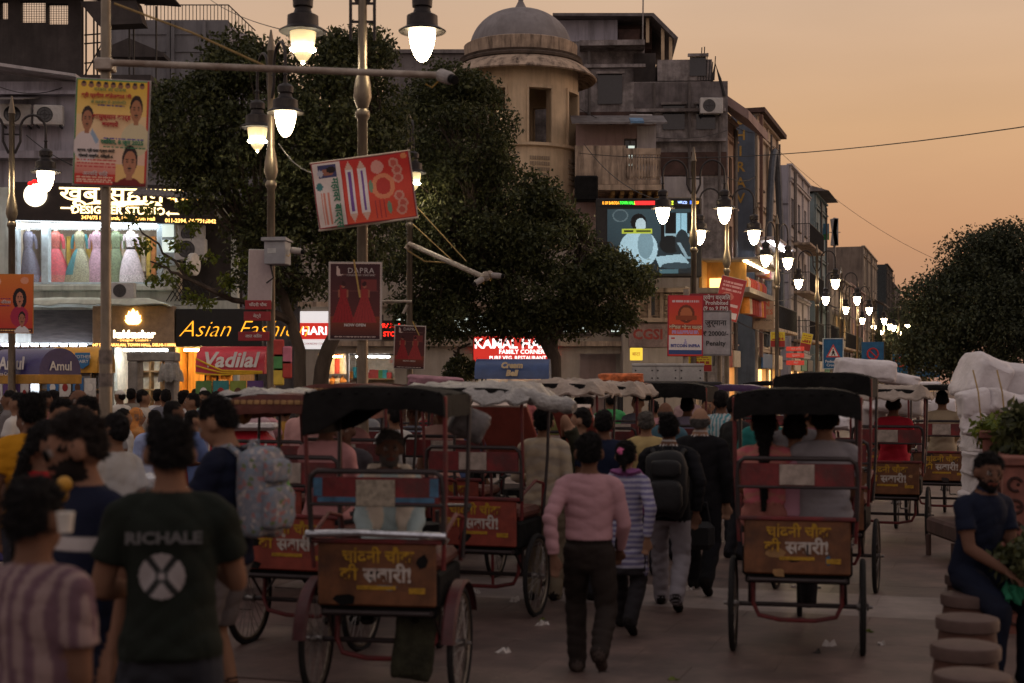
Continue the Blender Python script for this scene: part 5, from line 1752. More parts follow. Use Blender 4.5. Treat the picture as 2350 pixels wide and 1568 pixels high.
obj('show_ledge', MB().cbox(qx(30), qx(400), -.25, -.004, qz(668), qz(655), .02).mesh('show_ledge', mat('showroom_lit_plaster', (.44, .45, .40))), lb)
cl = drape(qx(405) - qx(60), 1.3, 0, .16, 5, .02, 18)
obj('cloth_awning', cl.mesh('cloth_awning', mat('showroom_lit_cloth', (.48, .50, .42), .9, var=.25, scale=3), True), lb, ((qx(60) + qx(405)) / 2, -.75, qz(690)))  # greenish cloth, lightened: showroom light is put into its colour
ac_unit('grey air conditioner sitting on the pale cloth awning under the gowns', (X(283, LY - 1.0), LY - 1.0, qz(692)), 0, .72)
ac_unit('air conditioner on the lilac upper wall, left one of the pair', (X(38, LY + .85), LY + .85, Z(288, LY + .85)), R(8), .95)
ac_unit('air conditioner on the lilac upper wall, right one of the pair', (X(112, LY + .85), LY + .85, Z(288, LY + .85)), R(8), .90)
obj('wall_awning', MB().prism([(-.2, qz(232)), (1.19, qz(205)), (1.19, qz(205) + .03), (-.2, qz(232) + .03)], qx(-30), qx(58), 'yz').mesh('wall_awning', M_GREYW), lb)
obj('dark_shutter', MB().box(qx(75), qx(230), -.12, -.004, qz(786), qz(712)).mesh('dark_shutter', mat('brown_shutter', (.055, .045, .04), .6, var=.4, scale=3, stretch=(1, 1, 6))), lb)
for i in range(11):
    obj('shutter_tube', cached('shtube', lambda: MB().tube([(-.08, 0, 0), (.08, 0, 0)], .04, 6).mesh('shutter_tube', glow('bluish_tube', (.75, .82, 1.0), 25))), lb, (qx(-20 + i * 22), -.35, qz(793)))
G_LOTUS = glow('lit_lotus', (1.0, .62, .18), 12)
G_WL = glow('lit_cream_letters', (1.0, .86, .6), 8)
kb = board('lotus_sign', 'tan board with a glowing lotus crest, right of the tall pole', 'sign', P(306, 750, LY - .5), X(400, LY - .5) - X(212, LY - .5), Z(702, LY - .5) - Z(797, LY - .5), mat('tan_board', (.34, .24, .16), .7), t=.25)
lo = MB()
for a, r_ in ((-62, .24), (-40, .30), (-18, .36), (18, .36), (40, .30), (62, .24), (0, .40)):
    M_ = Matrix.Translation((0, -.02, .06)) @ Matrix.Rotation(R(a), 4, 'Y')
    lo.prism([(0, 0), (r_ * .22, r_ * .45), (r_ * .16, r_ * .75), (0, r_), (-r_ * .16, r_ * .75), (-r_ * .22, r_ * .45)], -.012, -.0 + .002 * abs(a) / 20, 'xz', M=M_)
obj('lotus', lo.mesh('lotus', G_LOTUS), kb)
text(kb, 'kakkashar', .02, -.20, .27, G_WL, bold=.008)
text(kb, '- Designer Couture -', .02, -.345, .10, G_GOLDD)
text(kb, '647 DARIBAKALAN, TOWN HALL, DELHI-110006', .02, -.47, .105, G_GOLDD, bold=.003, sx=.95)
ab = board('script_sign', 'black board with amber neon script above the timber shop', 'sign', P(502, 752, LY - .5), X(602, LY - .5) - X(404, LY - .5), Z(710, LY - .5) - Z(796, LY - .5), mat('matte_black_board', (.014, .012, .012), .6), t=.25)
text(ab, 'Asian Fashion', .62, -.05, .60, glow('amber_neon', (1.0, .40, .02), 1.5), shear=.45, bold=-.010)
for nm, (a0, a1, zz0, zz1), gl, cols in (('white', sh_a, G_TUBE, (.70, .62, .48)), ('wood', sh_b, G_WARMTUBE, (.50, .26, .06)), ('dim', sh_c, G_TUBE, (.25, .22, .2))):
    rm = MB()
    rm.box(a0, a1, 2.4, 2.5, .05, zz1).box(a0 - .1, a0, .31, 2.5, .05, zz1).box(a1, a1 + .1, .31, 2.5, .05, zz1).box(a0, a1, .31, 2.4, zz1 + .01, zz1 + .1)
    so = obj('shop_room', rm.mesh('shop_room', mat('room_' + nm, cols, .7)), lb)
    if nm != 'dim':
        obj('ceiling_tube', MB().box(a0 + .15, a1 - .15, .35, .45, zz1 - .10, zz1 - .04).mesh('ceiling_tube', gl), so)
    sf = MB()
    for i in range(4):
        sf.box(a0 + .1, a1 - .1, 2.0, 2.38, .7 + i * .5, .74 + i * .5)
    for i in range(5):
        xx = a0 + .1 + (a1 - a0 - .24) * i / 4
        sf.box(xx, xx + .04, 2.0, 2.38, .1, zz1 - .3)
    obj('shelf', sf.mesh('shelf', mat('amber_timber' if nm == 'wood' else 'shelf_wood', (.3, .17, .07))), so)
ob_ = MB().cbox(qx(405), qx(450), 1.3, 1.38, .1, qz(800), .01)
obj('timber_door', ob_.mesh('timber_door', mat('amber_timber', (.55, .3, .08))), lb)
for i in range(9):
    o_ = MB().cbox(-.17, .17, -.1, .1, 0, .30, .015)
    tag(o_.build('folded_cloth_pile', GOODS[(2, 5, 1, 2, 0, 6, 5, 2, 4)[i]], None, False, (X(415 + i * 13, LY + 2.1), LY + 2.15, .74 + .5 * (i % 3) + .45)), ORD[i] + ' pile of folded cloth from the left in the amber timber shop', 'cloth pile', 'cloth piles in the timber shop')
rc = thing('roof_cage', 'dark roof terrace with barred openings against the sky, top left', 'roof terrace', (X(-60, 40), 40, 0))
cx_ = lambda px: X(px, 40) - X(-60, 40)
cz_ = lambda py: Z(py, 40)
holes = [(cx_(0), cx_(18), cz_(44), cz_(2)), (cx_(46), cx_(104), cz_(52), cz_(2)), (cx_(108), cx_(156), cz_(56), cz_(8)), (cx_(-58), cx_(-5), cz_(44), cz_(0))]
zb_ = cz_(175)
wl = wall_holes(MB(), cx_(186), cz_(-5) - zb_, [(a, b_, c_ - zb_, d_ - zb_) for a, b_, c_, d_ in holes], .25, z0=zb_)
obj('wall', wl.mesh('wall', M_DKW), rc)
for a, b_, c_, d_ in holes:
    br_ = MB()
    k_ = max(2, int((b_ - a) / .07))
    for i in range(1, k_):
        x = a + (b_ - a) * i / k_
        br_.tube([(x, .12, c_), (x, .12, d_)], .008, 4)
    for i in range(1, 9):
        z = c_ + (d_ - c_) * i / 9
        br_.tube([(a, .12, z), (b_, .12, z)], .006, 4)
    obj('grille', br_.mesh('grille', M_IRON), rc)
obj('roof_slab', MB().prism([(cx_(-60), cz_(-2)), (cx_(195), cz_(-6)), (cx_(410), cz_(10)), (cx_(410), cz_(7)), (cx_(195), cz_(-14)), (cx_(-60), cz_(-14))], -.8, .3, 'xz').mesh('roof_slab', M_DKW), rc)
ln = MB()
ln.prism([(cx_(196), cz_(16)), (cx_(325), cz_(14)), (cx_(340), cz_(66)), (cx_(240), cz_(70))], -.6, .0, 'xz')
obj('hanging_sheet', ln.mesh('hanging_sheet', M_DKW), rc)
fr_ = MB()
for px_ in (190, 208, 216, 232, 290, 300, 352):
    fr_.tube([(cx_(px_), .3, cz_(185)), (cx_(px_), .3, cz_(8))], .028, 5)
for py in (75, 95, 140):
    fr_.tube([(cx_(186), .3, cz_(py)), (cx_(235), .3, cz_(py - 4))], .022, 5)
fr_.tube([(cx_(186), .3, cz_(170)), (cx_(235), .3, cz_(80))], .02, 5)
obj('stair_frame', fr_.mesh('stair_frame', M_IRON), rc)
obj('ledge', MB().box(cx_(-60), cx_(350), -.2, 3.0, zb_ - .25, zb_ - .003).mesh('ledge', M_DKW), rc)
for i in range(16):
    pass
gh = thing('grey_roof_house', 'grey rendered house with pilasters and a roof railing, left of the tree top', 'building', (X(235, 50), 50, 0))
gx_ = lambda px: X(px, 50) - X(235, 50)
gz_ = lambda py: Z(py, 50)
obj('front_wall', MB().box(0, gx_(523), 0, 6, 0, gz_(46)).mesh('front_wall', mat('blue_grey_render', (.17, .165, .175), .92, var=.2, scale=.8, streak=.45)), gh)
obj('return_wall', MB().prism([(gx_(523) + .003, 0), (gx_(565), 1.8), (gx_(565), 5.9), (gx_(523) + .003, 5.9)], 0, gz_(60), 'xy').mesh('return_wall', M_LILAC), gh)
pl = MB()
for px_ in (388, 398, 470):
    pl.box(gx_(px_) - .06, gx_(px_) + .06, -.14, -.004, 0, gz_(48))
for py in (80, 120):
    pl.box(gx_(300), gx_(520), -.05, -.0035, gz_(py), gz_(py) + .04)
obj('pilaster', pl.mesh('pilaster', mat('blue_grey_render', (.17, .165, .175))), gh)
rl = MB()
rl.tube([(gx_(330), .1, gz_(10)), (gx_(523), .1, gz_(10))], .022, 5)
rl.tube([(gx_(523), .1, gz_(10)), (gx_(562), 2.0, gz_(38))], .022, 5)
for i in range(24):
    x = gx_(335) + (gx_(523) - gx_(335)) * i / 23
    rl.tube([(x, .1, gz_(46)), (x, .1, gz_(10))], .014, 4)
for i in range(8):
    q = i / 8
    rl.tube([(gx_(523) + q * (gx_(562) - gx_(523)), .1 + q * 1.9, gz_(52 + q * 14)), (gx_(523) + q * (gx_(562) - gx_(523)), .1 + q * 1.9, gz_(10 + q * 28))], .014, 4)
obj('roof_railing', rl.mesh('roof_railing', M_IRON), gh)
obj('tarp_roof', MB().prism([(gx_(300), gz_(178)), (gx_(365), gz_(150)), (gx_(440), gz_(182)), (gx_(440), gz_(190)), (gx_(300), gz_(190))], -4, -3, 'xz').mesh('tarp_roof', M_DKW), gh)
# ================================================================== trees
def leaf_mat(name, lo, hi):
    if name in MATS:
        return MATS[name]
    m = bpy.data.materials.new(name)
    m.use_nodes = True
    nt = m.node_tree
    b = nt.nodes['Principled BSDF']
    gi = nt.nodes.new('ShaderNodeNewGeometry')
    rp = ramp_of(nt, [(0, lo), (.75, [(a + c) / 2 for a, c in zip(lo, hi)]), (1, hi)])
    nt.links.new(gi.outputs['Random Per Island'], rp.inputs[0])
    nt.links.new(rp.outputs[0], b.inputs['Base Color'])
    b.inputs['Roughness'].default_value = .6
    b.inputs['Specular IOR Level'].default_value = .3
    tr = nt.nodes.new('ShaderNodeBsdfTranslucent')
    nt.links.new(rp.outputs[0], tr.inputs[0])
    mx = nt.nodes.new('ShaderNodeMixShader')
    mx.inputs[0].default_value = .25
    nt.links.new(b.outputs[0], mx.inputs[1])
    nt.links.new(tr.outputs[0], mx.inputs[2])
    nt.links.new(mx.outputs[0], nt.nodes['Material Output'].inputs[0])
    MATS[name] = m
    return m
M_LEAF = leaf_mat('leaf_dark', (.024, .031, .012), (.100, .105, .036))
M_LEAFY = leaf_mat('leaf_yellowgreen', (.06, .09, .012), (.20, .22, .03))
M_LEAFF = leaf_mat('leaf_far', (.026, .032, .018), (.075, .085, .042))
M_BARK = mat('bark', (.06, .044, .033), .95, var=.4, scale=6, bump=.7, stretch=(1, 1, .25))
def leaf_cloud(centres, per, spread, size, seed, flat=.75):
    g = np.random.default_rng(seed)
    C = np.repeat(np.asarray(centres), per, 0)
    n = len(C)
    d = g.normal(size=(n, 3))
    d /= np.linalg.norm(d, axis=1)[:, None]
    rad = g.random(n) ** .45
    pos = C + d * (rad * spread)[:, None] * np.array([1, 1, flat])
    pos[:, 2] -= .10 * spread * rad ** 2
    L = size * g.uniform(.65, 1.35, n)
    ax = g.normal(size=(n, 3))
    ax[:, 2] -= .55
    ax /= np.linalg.norm(ax, axis=1)[:, None]
    up = g.normal(size=(n, 3)) + np.array([0, 0, .8])
    sd = np.cross(ax, up)
    sd /= np.linalg.norm(sd, axis=1)[:, None] + 1e-9
    nrm = np.cross(sd, ax)
    w = L * .26
    p0 = pos
    p2 = pos + ax * L[:, None]
    mid = pos + ax * (L * .45)[:, None]
    p1 = mid + sd * w[:, None] + nrm * (w * .35)[:, None]
    p3 = mid - sd * w[:, None] + nrm * (w * .35)[:, None]
    co = np.stack([p0, p1, p2, p3], 1).reshape(-1, 3)
    base = np.arange(n)[:, None] * 4
    f = np.concatenate([base + np.array([[0, 1, 2]]), base + np.array([[0, 2, 3]])], 1).reshape(-1, 3)
    return co, f
def raw_mesh(name, co, f, m):
    me = bpy.data.meshes.new(name)
    me.vertices.add(len(co))
    me.vertices.foreach_set('co', co.astype(np.float32).ravel())
    me.loops.add(f.size)
    me.loops.foreach_set('vertex_index', f.astype(np.int32).ravel())
    me.polygons.add(len(f))
    me.polygons.foreach_set('loop_start', np.arange(0, f.size, f.shape[1], dtype=np.int32))
    me.update(calc_edges=True)
    me.materials.append(m)
    return me
def limb(m, p0, p1, r0, r1, rnd, wob=.12, n=7):
    p0, p1 = Vector(p0), Vector(p1)
    pts = []
    L = (p1 - p0).length
    for i in range(n + 1):
        q = i / n
        w = wob * L * math.sin(math.pi * q)
        pts.append(p0.lerp(p1, q) + Vector((rnd.uniform(-w, w), rnd.uniform(-w, w), rnd.uniform(-w, w) * .5)) * .5)
    m.tube(pts, [r0 + (r1 - r0) * i / n for i in range(n + 1)], 7)
    return pts
def crown_points(lobes, n, rnd, shell=.55):
    out = []
    for (c, r, share) in lobes:
        for _ in range(int(n * share)):
            while True:
                v = Vector((rnd.uniform(-1, 1), rnd.uniform(-1, 1), rnd.uniform(-1, 1)))
                if .05 < v.length < 1:
                    break
            l = v.length
            v = v / l * (l ** (1 - shell))
            out.append((c[0] + v.x * r[0], c[1] + v.y * r[1], c[2] + v.z * r[2]))
    return out
def tree(label, base, trunks, lobes, n_clump, per, spread, size, seed, lm, group=None, bare=()):
    rnd = random.Random(seed)
    t = thing('tree', label, 'tree', base, 0, group)
    B = Vector(base)
    ends = []
    for pts, r0, r1 in trunks:
        tm = MB()
        pl = [Vector(p) - B for p in pts]
        rs = [r0 + (r1 - r0) * i / (len(pl) - 1) for i in range(len(pl))]
        dense, dr = [], []
        for i in range(len(pl) - 1):
            for j in range(4):
                q = j / 4
                dense.append(pl[i].lerp(pl[i + 1], q) + Vector((rnd.uniform(-.03, .03), rnd.uniform(-.03, .03), 0)))
                dr.append(rs[i] * (1 - q) + rs[i + 1] * q)
        dense.append(pl[-1])
        dr.append(rs[-1])
        dr[0] *= 1.35
        tm.tube(dense, dr, 10)
        obj('trunk', tm.mesh('trunk', M_BARK, True), t)
        ends.append((dense[-1], dr[-1]))
    cl = crown_points([((Vector(c) - B), r, s) for c, r, s in lobes], n_clump, rnd)
    lm_ = MB()
    for c in cl[::4]:
        e, r = min(ends, key=lambda q: (q[0] - Vector(c)).length + rnd.uniform(0, .5))
        mid = e.lerp(Vector(c), .5) + Vector((rnd.uniform(-.3, .3), rnd.uniform(-.3, .3), rnd.uniform(0, .4)))
        lm_.tube([e, e.lerp(mid, .5), mid, Vector(c)], [r * .55, r * .4, r * .25, .012], 5)
    for a, b_, r0, r1 in bare:
        limb(lm_, Vector(a) - B, Vector(b_) - B, r0, r1, rnd)
    obj('limbs', lm_.mesh('limbs', M_BARK, True), t)
    co, f = leaf_cloud(cl, per, spread, size, seed)
    cr = obj('crown', raw_mesh('crown', co, f, lm), t)
    return t
TA = 23.0
L = lambda px, py, dy=0: P(px, py, TA + dy)
tree('big dark leafy tree with a twin trunk behind the lamp posts', (X(715, TA), TA, 0),
     [([(X(700, TA), TA, 0), L(690, 830), L(668, 740), L(640, 660), L(600, 600)], .11, .07),
      ([(X(735, TA), TA, 0), L(735, 850), L(762, 780), L(800, 700), L(850, 600), L(840, 480)], .14, .07)],
     [((L(640, 330)), (1.75, 1.4, 1.6), .30), (L(775, 290), (1.02, 1.2, 1.25), .22), (L(460, 300), (.95, 1.0, .85), .13), (L(815, 470), (.68, 1.0, 1.2), .12),
      (L(680, 560), (1.0, .9, .9), .09), (L(560, 140), (.55, .7, .38), .05), (L(820, 125), (.55, .7, .36), .06)],
     620, 115, .33, .088, 3, M_LEAF,
     bare=((L(668, 740), L(430, 640, -.5), .07, .03), (L(430, 640, -.5), L(345, 600, -.6), .03, .012), (L(430, 640, -.5), L(300, 500, -.4), .028, .01), (L(640, 660), L(560, 560, -.3), .06, .03),
           (L(560, 560, -.3), L(500, 480, -.3), .03, .012), (L(600, 600), L(500, 420), .05, .02), (L(668, 740), L(560, 700, -.3), .04, .015)))
TB = 29.0
Lb = lambda px, py, dy=0: P(px, py, TB + dy)
tree('wide dark leafy tree in front of the domed tower, its boughs over the red signs', (X(1272, TB), TB, 0),
     [([(X(1272, TB), TB, 0), Lb(1270, 820), Lb(1235, 740), Lb(1160, 660), Lb(1090, 560)], .16, .10),
      ([Lb(1262, 800), Lb(1290, 720), Lb(1330, 640), Lb(1340, 560)], .11, .06)],
     [(Lb(1045, 330), (1.15, 1.4, 1.4), .22), (Lb(1080, 520), (1.4, 1.5, 1.5), .25), (Lb(1250, 620), (1.35, 1.3, 1.3), .20), (Lb(1400, 660), (.85, 1.0, .72), .10), (Lb(980, 600), (1.0, 1.1, 1.1), .10), (Lb(960, 430, .8), (.7, .9, 1.2), .08), (Lb(925, 300, 1.2), (.8, .8, 1.3), .08),
      (Lb(1020, 720), (.9, .9, .5), .06), (Lb(1230, 728), (1.05, .9, .36), .07), (Lb(1235, 450), (.5, .6, .42), .04), (Lb(1040, 205), (.75, .8, .5), .05)],
     620, 115, .36, .098, 4, M_LEAF)
rnd = random.Random(8)
sp = [Vector(L(px_, py_, -.5)) for px_, py_ in ((350, 640), (372, 600), (430, 610), (435, 680), (520, 640), (525, 655), (470, 690), (405, 560), (420, 470), (440, 520), (330, 560), (390, 640), (560, 600), (480, 590), (580, 680), (300, 500), (340, 480), (470, 430), (530, 400), (560, 430), (500, 360), (455, 380))]
co, f = leaf_cloud([tuple(p) for p in sp], 75, .16, .085, 12)
lv = obj('leaf_sprays', raw_mesh('leaf_sprays', co, f, M_LEAFY), None)  # showroom light on these leaves is put into their yellow green colour
lv['kind'] = 'stuff'
lv['label'] = 'leaf sprays on low boughs, coloured yellow green as if lit by the showroom'
lv['category'] = 'leaves'
TR = 62.0
Lr = lambda px, py, dy=0: P(px, py, TR + dy)
tree('massive dark round tree standing against the sky at the right', (X(2290, TR), TR, 0),
     [([(X(2290, TR), TR, 0), Lr(2290, 850), Lr(2285, 790), Lr(2270, 720)], .5, .3)],
     [(Lr(2260, 730), (3.0, 2.8, 2.6), .45), (Lr(2330, 650), (2.6, 2.4, 2.2), .26), (Lr(2240, 600), (1.5, 1.6, 1.25), .10), (Lr(2130, 690), (1.0, 1.2, 1.1), .06), (Lr(2150, 800), (1.5, 1.6, 1.1), .10), (Lr(2400, 760), (2.6, 2.5, 2.5), .15), (Lr(2300, 560), (1.1, 1.1, .8), .05)],
     620, 92, .75, .17, 5, M_LEAFF)
for i, (px_, py_, Y_, r_, lab) in enumerate(((2085, 780, 110, 2.4, 'dim tree behind the far lamps of the right row'), (2120, 760, 95, 2.6, 'dim tree between the far lamps and the big round tree'), (2040, 820, 140, 3.0, 'small green tree by the far green light'),
                                             (1990, 845, 70, .9, 'small clipped tree above the sacks in the road'))):
    b0 = Vector((X(px_, Y_), Y_, 0))
    c0 = P(px_, py_, Y_)
    tree(lab, b0, [([b0, b0 + Vector((0, 0, c0.z * .5)), Vector((c0.x, c0.y, c0.z))], .2, .1)], [(c0, (r_, r_, r_ * .85), 1.0)], 90, 70, r_ * .3, .22 if Y_ > 80 else .12, 40 + i, M_LEAFF)
pb = thing('potted_bush', 'round bush with a bare forked stem left of the blue cart hood', 'bush', (X(1055, 30), 30, 0))
bm = MB()
limb(bm, (0, 0, .5), P(1052, 800, 30) - Vector((X(1055, 30), 30, 0)), .05, .035, rnd)
limb(bm, P(1052, 800, 30) - Vector((X(1055, 30), 30, 0)), P(1080, 788, 30) - Vector((X(1055, 30), 30, 0)), .035, .02, rnd)
limb(bm, P(1052, 815, 30) - Vector((X(1055, 30), 30, 0)), P(1040, 805, 30) - Vector((X(1055, 30), 30, 0)), .03, .015, rnd)
obj('stem', bm.mesh('stem', M_BARK, True), pb)
co, f = leaf_cloud(crown_points([(P(1058, 850, 30) - Vector((X(1055, 30), 30, 0)), (.34, .3, .28), 1)], 40, rnd), 45, .12, .08, 31)
obj('foliage', raw_mesh('foliage', co, f, M_LEAF), pb)
obj('pot', MB().lathe([(.22, 0), (.30, .5), (.33, .52), (.33, 1.6)], 16).mesh('pot', M_STONE, True), pb)
# ================================================================== street lamps
M_POLE = mat('greenish_steel_pole', (.17, .14, .105), .38, metal=.75, var=.25, scale=5, grime=.35, grime_col=(.06, .045, .035), stretch=(3, 3, .6))
M_LANT = mat('lantern_iron', (.035, .030, .030), .5, metal=.5, var=.3)
G_LAMP = glow('lamp_glass_bright', (1.0, .80, .50), 45)
G_LAMPF = glow('lamp_glass_row', (1.0, .78, .46), 75)
G_LAMPD = glow('lamp_glass_amber', (1.0, .74, .38), .85)
G_BULB = glow('lamp_bulb', (1.0, .9, .7), 60)
def lantern(parent, loc, bright=True, far=False):
    h = obj('lantern', cached('lant', lambda: MB().lathe([(.252, -.012), (.262, 0), (.205, .035), (.172, .05), (.168, .165), (.10, .20), (.085, .255), (.108, .265), (.112, .345), (.085, .375), (.03, .40), (.022, .50), (.034, .52), (.014, .56)], 24).mesh('lantern', M_LANT, True)), parent, loc)
    obj('globe', cached(('globe', bright, far), lambda: MB().lathe([(.012, -.335), (.05, -.315), (.088, -.26), (.118, -.18), (.136, -.09), (.143, -.02), (.143, -.013)], 20).mesh('globe', (G_LAMPF if far else G_LAMP) if bright else G_LAMPD, True)), h)
    if not bright:
        obj('bulb', cached('bulb', lambda: MB().lathe([(.006, -.36), (.02, -.345)], 8).ball((0, 0, -.20), (.146, .146, .035), 14, 6).mesh('bulb', G_BULB, True)), h)
    return h
def street_lamp(label, px, Y_, zb, rot=0.0, arm=.65, k=1.0, dim=(False, False), ladder=False, detail=True):
    t = thing('street_lamp', label, 'street lamp', (X(px, Y_), Y_, 0), rot, 'twin lantern street lamps')
    z1 = zb + .55
    zt = zb + 1.05
    obj('post', cached(('lpost', round(zb, 1), ladder), lambda: MB().lathe([(.17, 0), (.17, .5), (.12, .6), (.075, .8), (.062, 2.0), (.055, zb - .97), (.08, zb - .93), (.08, zb - .88), (.058, zb - .85), (.100, zb - .72), (.088, zb - .58), (.05, zb - .38), (.046, zt + (.9 if ladder else -.1)), (.06, zt + (.92 if ladder else -.08)), (.012, zt + (1.1 if ladder else .22))], 14).mesh('post', M_POLE, True)), t)
    if ladder:
        m = MB()
        for sx in (-.13, .13):
            m.box(sx - .016, sx + .016, -.016, .016, zb - .10, zb + 1.6)
        for i in range(7):
            m.box(-.114, .114, -.012, .012, zb + .09 + i * .20, zb + .115 + i * .20)
        obj('crown_bracket', m.mesh('crown_bracket', M_LANT), t)
    for q, sx in enumerate((-1, 1)):
        a = MB()
        pts = [(sx * .05, 0, zb + .3), (sx * .14, 0, zb + .5)]
        c = sx * (arm + .14) / 2
        rr = (arm - .14) / 2
        for i in range(11):
            an = math.pi * (1 - i / 10)
            pts.append((c + sx * rr * math.cos(an), 0, zb + .72 + rr * 1.15 * math.sin(an)))
        pts.append((sx * arm, 0, zb + .54))
        a.tube(pts, .022, 7)
        a.tube([(sx * .05, 0, zb + .62), (sx * .15, 0, zb + .62)], .016, 6)
        obj('arm', a.mesh('arm', M_LANT, True), t)
        lantern(t, (sx * arm, 0, zb), not dim[q], Y_ > 28)
    return t
LAMP_MAIN = street_lamp('near tall street lamp with a ladder bracket, its two lanterns against the sky', 832, 15.5, Z(72, 15.5), 0, dim=(True, False), ladder=True)
street_lamp('street lamp over the left trunk of the big tree, one lantern amber', 622, 20, Z(276, 20), R(-63), dim=(True, False))
street_lamp('street lamp whose lanterns show behind the tilted red banner', 940, 27, Z(408, 27), R(-80), dim=(False, True))
street_lamp('street lamp at the left picture edge in front of the boutique', 27, 24, Z(393, 24), R(10), arm=.55)
for i, (px_, Y_, py_, ro, lab) in enumerate(((1592, 30, 478, 0, 'street lamp in front of the big screen'), (1668, 34, 530, 0, 'street lamp just right of the big screen'), (1783, 42, 590, 50, 'third lamp of the street row, lanterns close together'),
                                             (1875, 50, 642, 0, 'lamp of the street row below the phone mast'), (1931, 59, 682, 0, 'lamp of the street row by the grey brown block'), (1968, 68, 706, 20, 'sixth lamp of the left street row'),
                                             (2004, 80, 731, 10, 'seventh lamp of the left street row'), (2028, 92, 748, 0, 'eighth lamp of the left street row'), (2046, 104, 759, 0, 'ninth lamp of the left street row'), (2068, 122, 775, 0, 'tenth lamp of the left street row'),
                                             (2090, 145, 790, 0, 'last small lamp of the left street row'),
                                             (2062, 92, 745, 15, 'nearest lamp of the far right row, before the dark trees'), (2082, 106, 760, 0, 'second lamp of the far right row'), (2098, 120, 772, 0, 'third lamp of the far right row'), (2113, 136, 782, 0, 'fourth lamp of the far right row'), (2126, 152, 793, 0, 'farthest lamp of the right row'))):
    street_lamp(lab, px_, Y_, Z(py_, Y_), R(ro))
# ================================================================== pole with camera arm and yellow banner
PY = 12.4
M_WHITEPOLE = mat('flaking_white_pole', (.36, .31, .26), .55, metal=.2, var=.25, scale=8, grime=.6, grime_col=(.12, .06, .03))
cp = thing('camera_pole', 'tall steel pole at the left carrying a long pipe with a camera', 'pole', (X(243, PY), PY, 0))
obj('post', MB().lathe([(.058, 0), (.058, 2.2), (.046, 2.25), (.046, Z(60, PY)), (.042, Z(60, PY) + .02), (.042, Z(-30, PY))], 14).mesh('post', M_POLE, True), cp)
obj('arm', MB().tube([(-.08, -.06, Z(146, PY)), (.1, -.06, Z(148, PY)), (X(1015, 12.6) - X(243, PY), .2, Z(173, 12.6))], .030, 10).mesh('arm', M_WHITEPOLE, True), cp)
obj('clamp', MB().cbox(-.075, .075, -.1, .07, Z(165, PY), Z(138, PY), .01).tube([(-.07, -.06, Z(146, PY)), (.07, -.06, Z(148, PY))], .042, 10).mesh('clamp', M_WHITEPOLE, True), cp)
for zz in (1.5, 1.9, 2.1):
    obj('paper_wrap', MB().lathe([(.060, zz), (.061, zz + .12)], 14).mesh('paper_wrap', mat('old_paper', (.16, .13, .11), .9, var=.4, scale=20)), cp)
def cctv(label, loc, rotz, k=1.0, tilt=0.0):
    t = thing('security_camera', label, 'camera', loc, rotz)
    t.rotation_euler = (tilt, 0, rotz)
    t.scale = (k, k, k)
    obj('housing', MB().lathe([(.05, 0), (.058, .02), (.058, .16), (.048, .20)], 14, M=Matrix.Rotation(R(90), 4, 'X')).mesh('housing', mat('camera_white', (.30, .27, .255), .5)), t)
    obj('lens', MB().lathe([(.042, .20), (.04, .26), (.030, .262)], 12, M=Matrix.Rotation(R(90), 4, 'X')).mesh('lens', M_VINYL), t)
    obj('cable', MB().tube([(.0, 0, -.05), (-.06, 0, -.12), (-.12, .02, -.10)], .006, 6).mesh('cable', mat('yellow_cable', (.35, .22, .05))), t)
    return t
cctv('white barrel camera at the end of the long pipe', P(1010, 172, 12.62), R(35), 1.0, R(20))
rp_ = MB()
rp_.tube([P(262, 8, 12.3), P(440, 75, 12.4), P(620, 157, 12.5)], .010, 6)
tag(rp_.build('stay_rope', mat('yellow_rope', (.32, .22, .09), .9, var=.3), None, True), 'yellow rope slanting from the left pole down to the pipe', 'rope')
M_PRINT = vcol_mat('printed_flex', .6, bump=.05, bscale=20, spec=.35)
M_BACKING = mat('flex_back', (.40, .36, .33), .8)
def poster(label, centre, w, h, canvas, rotz=0.0, roll=0.0, cat='poster', bend=None, name='poster', group=None, frame=None, lean=0.0, thick=.012):
    t = thing(name, label, cat, centre, 0, group)
    t.rotation_euler = (lean, roll, rotz)
    obj('backing', MB().cbox(-w / 2 - .012, w / 2 + .012, .003, .003 + thick, -h / 2 - .012, h / 2 + .012, .004).mesh('backing', frame or M_BACKING), t)
    obj('print', canvas.mesh(w, h, M_PRINT, bend), t)
    return t
def ink(nm, c):
    return mat('ink_' + nm, c, .6, var=.08, bump=0)
INK_RED, INK_BLUE, INK_GREEN, INK_BLACK, INK_WHITE, INK_MAROON, INK_YEL = ink('red', (.45, .03, .03)), ink('blue', (.05, .06, .28)), ink('green', (.02, .18, .09)), ink('black', (.02, .02, .02)), ink('white', (.7, .66, .62)), ink('maroon', (.28, .02, .02)), ink('yellow', (.6, .42, .05))
cv = Canvas(110, 160, lin(235, 190, 120))
cv.grad(0, 0, 1, .34, lin(230, 185, 50), lin(240, 200, 120)).grad(0, .34, 1, .8, lin(238, 205, 150), lin(230, 190, 165)).grad(0, .8, .58, 1, lin(225, 160, 140), lin(205, 60, 55)).rect(0, .90, .58, 1, lin(205, 60, 50))
cv.rect(0, 0, .02, 1, lin(60, 130, 80)).rect(0, 0, 1, .012, lin(90, 150, 90)).rect(.975, 0, 1, 1, lin(190, 60, 50))
for i in range(9):
    cv.ell(.1 + i * .10, .05 + .006 * (i % 2), .035, .026, lin(150, 105, 80)).ell(.1 + i * .10, .032, .03, .014, lin(50, 40, 40))
cv.bust(.83, .27, .115, lin(175, 120, 85), lin(45, 32, 30), lin(215, 200, 160))
cv.bust(.17, .38, .105, lin(170, 115, 85), lin(50, 38, 35), lin(220, 205, 200)).poly([(.24, .47), (.34, .58), (.30, .62), (.22, .52)], lin(150, 170, 190))
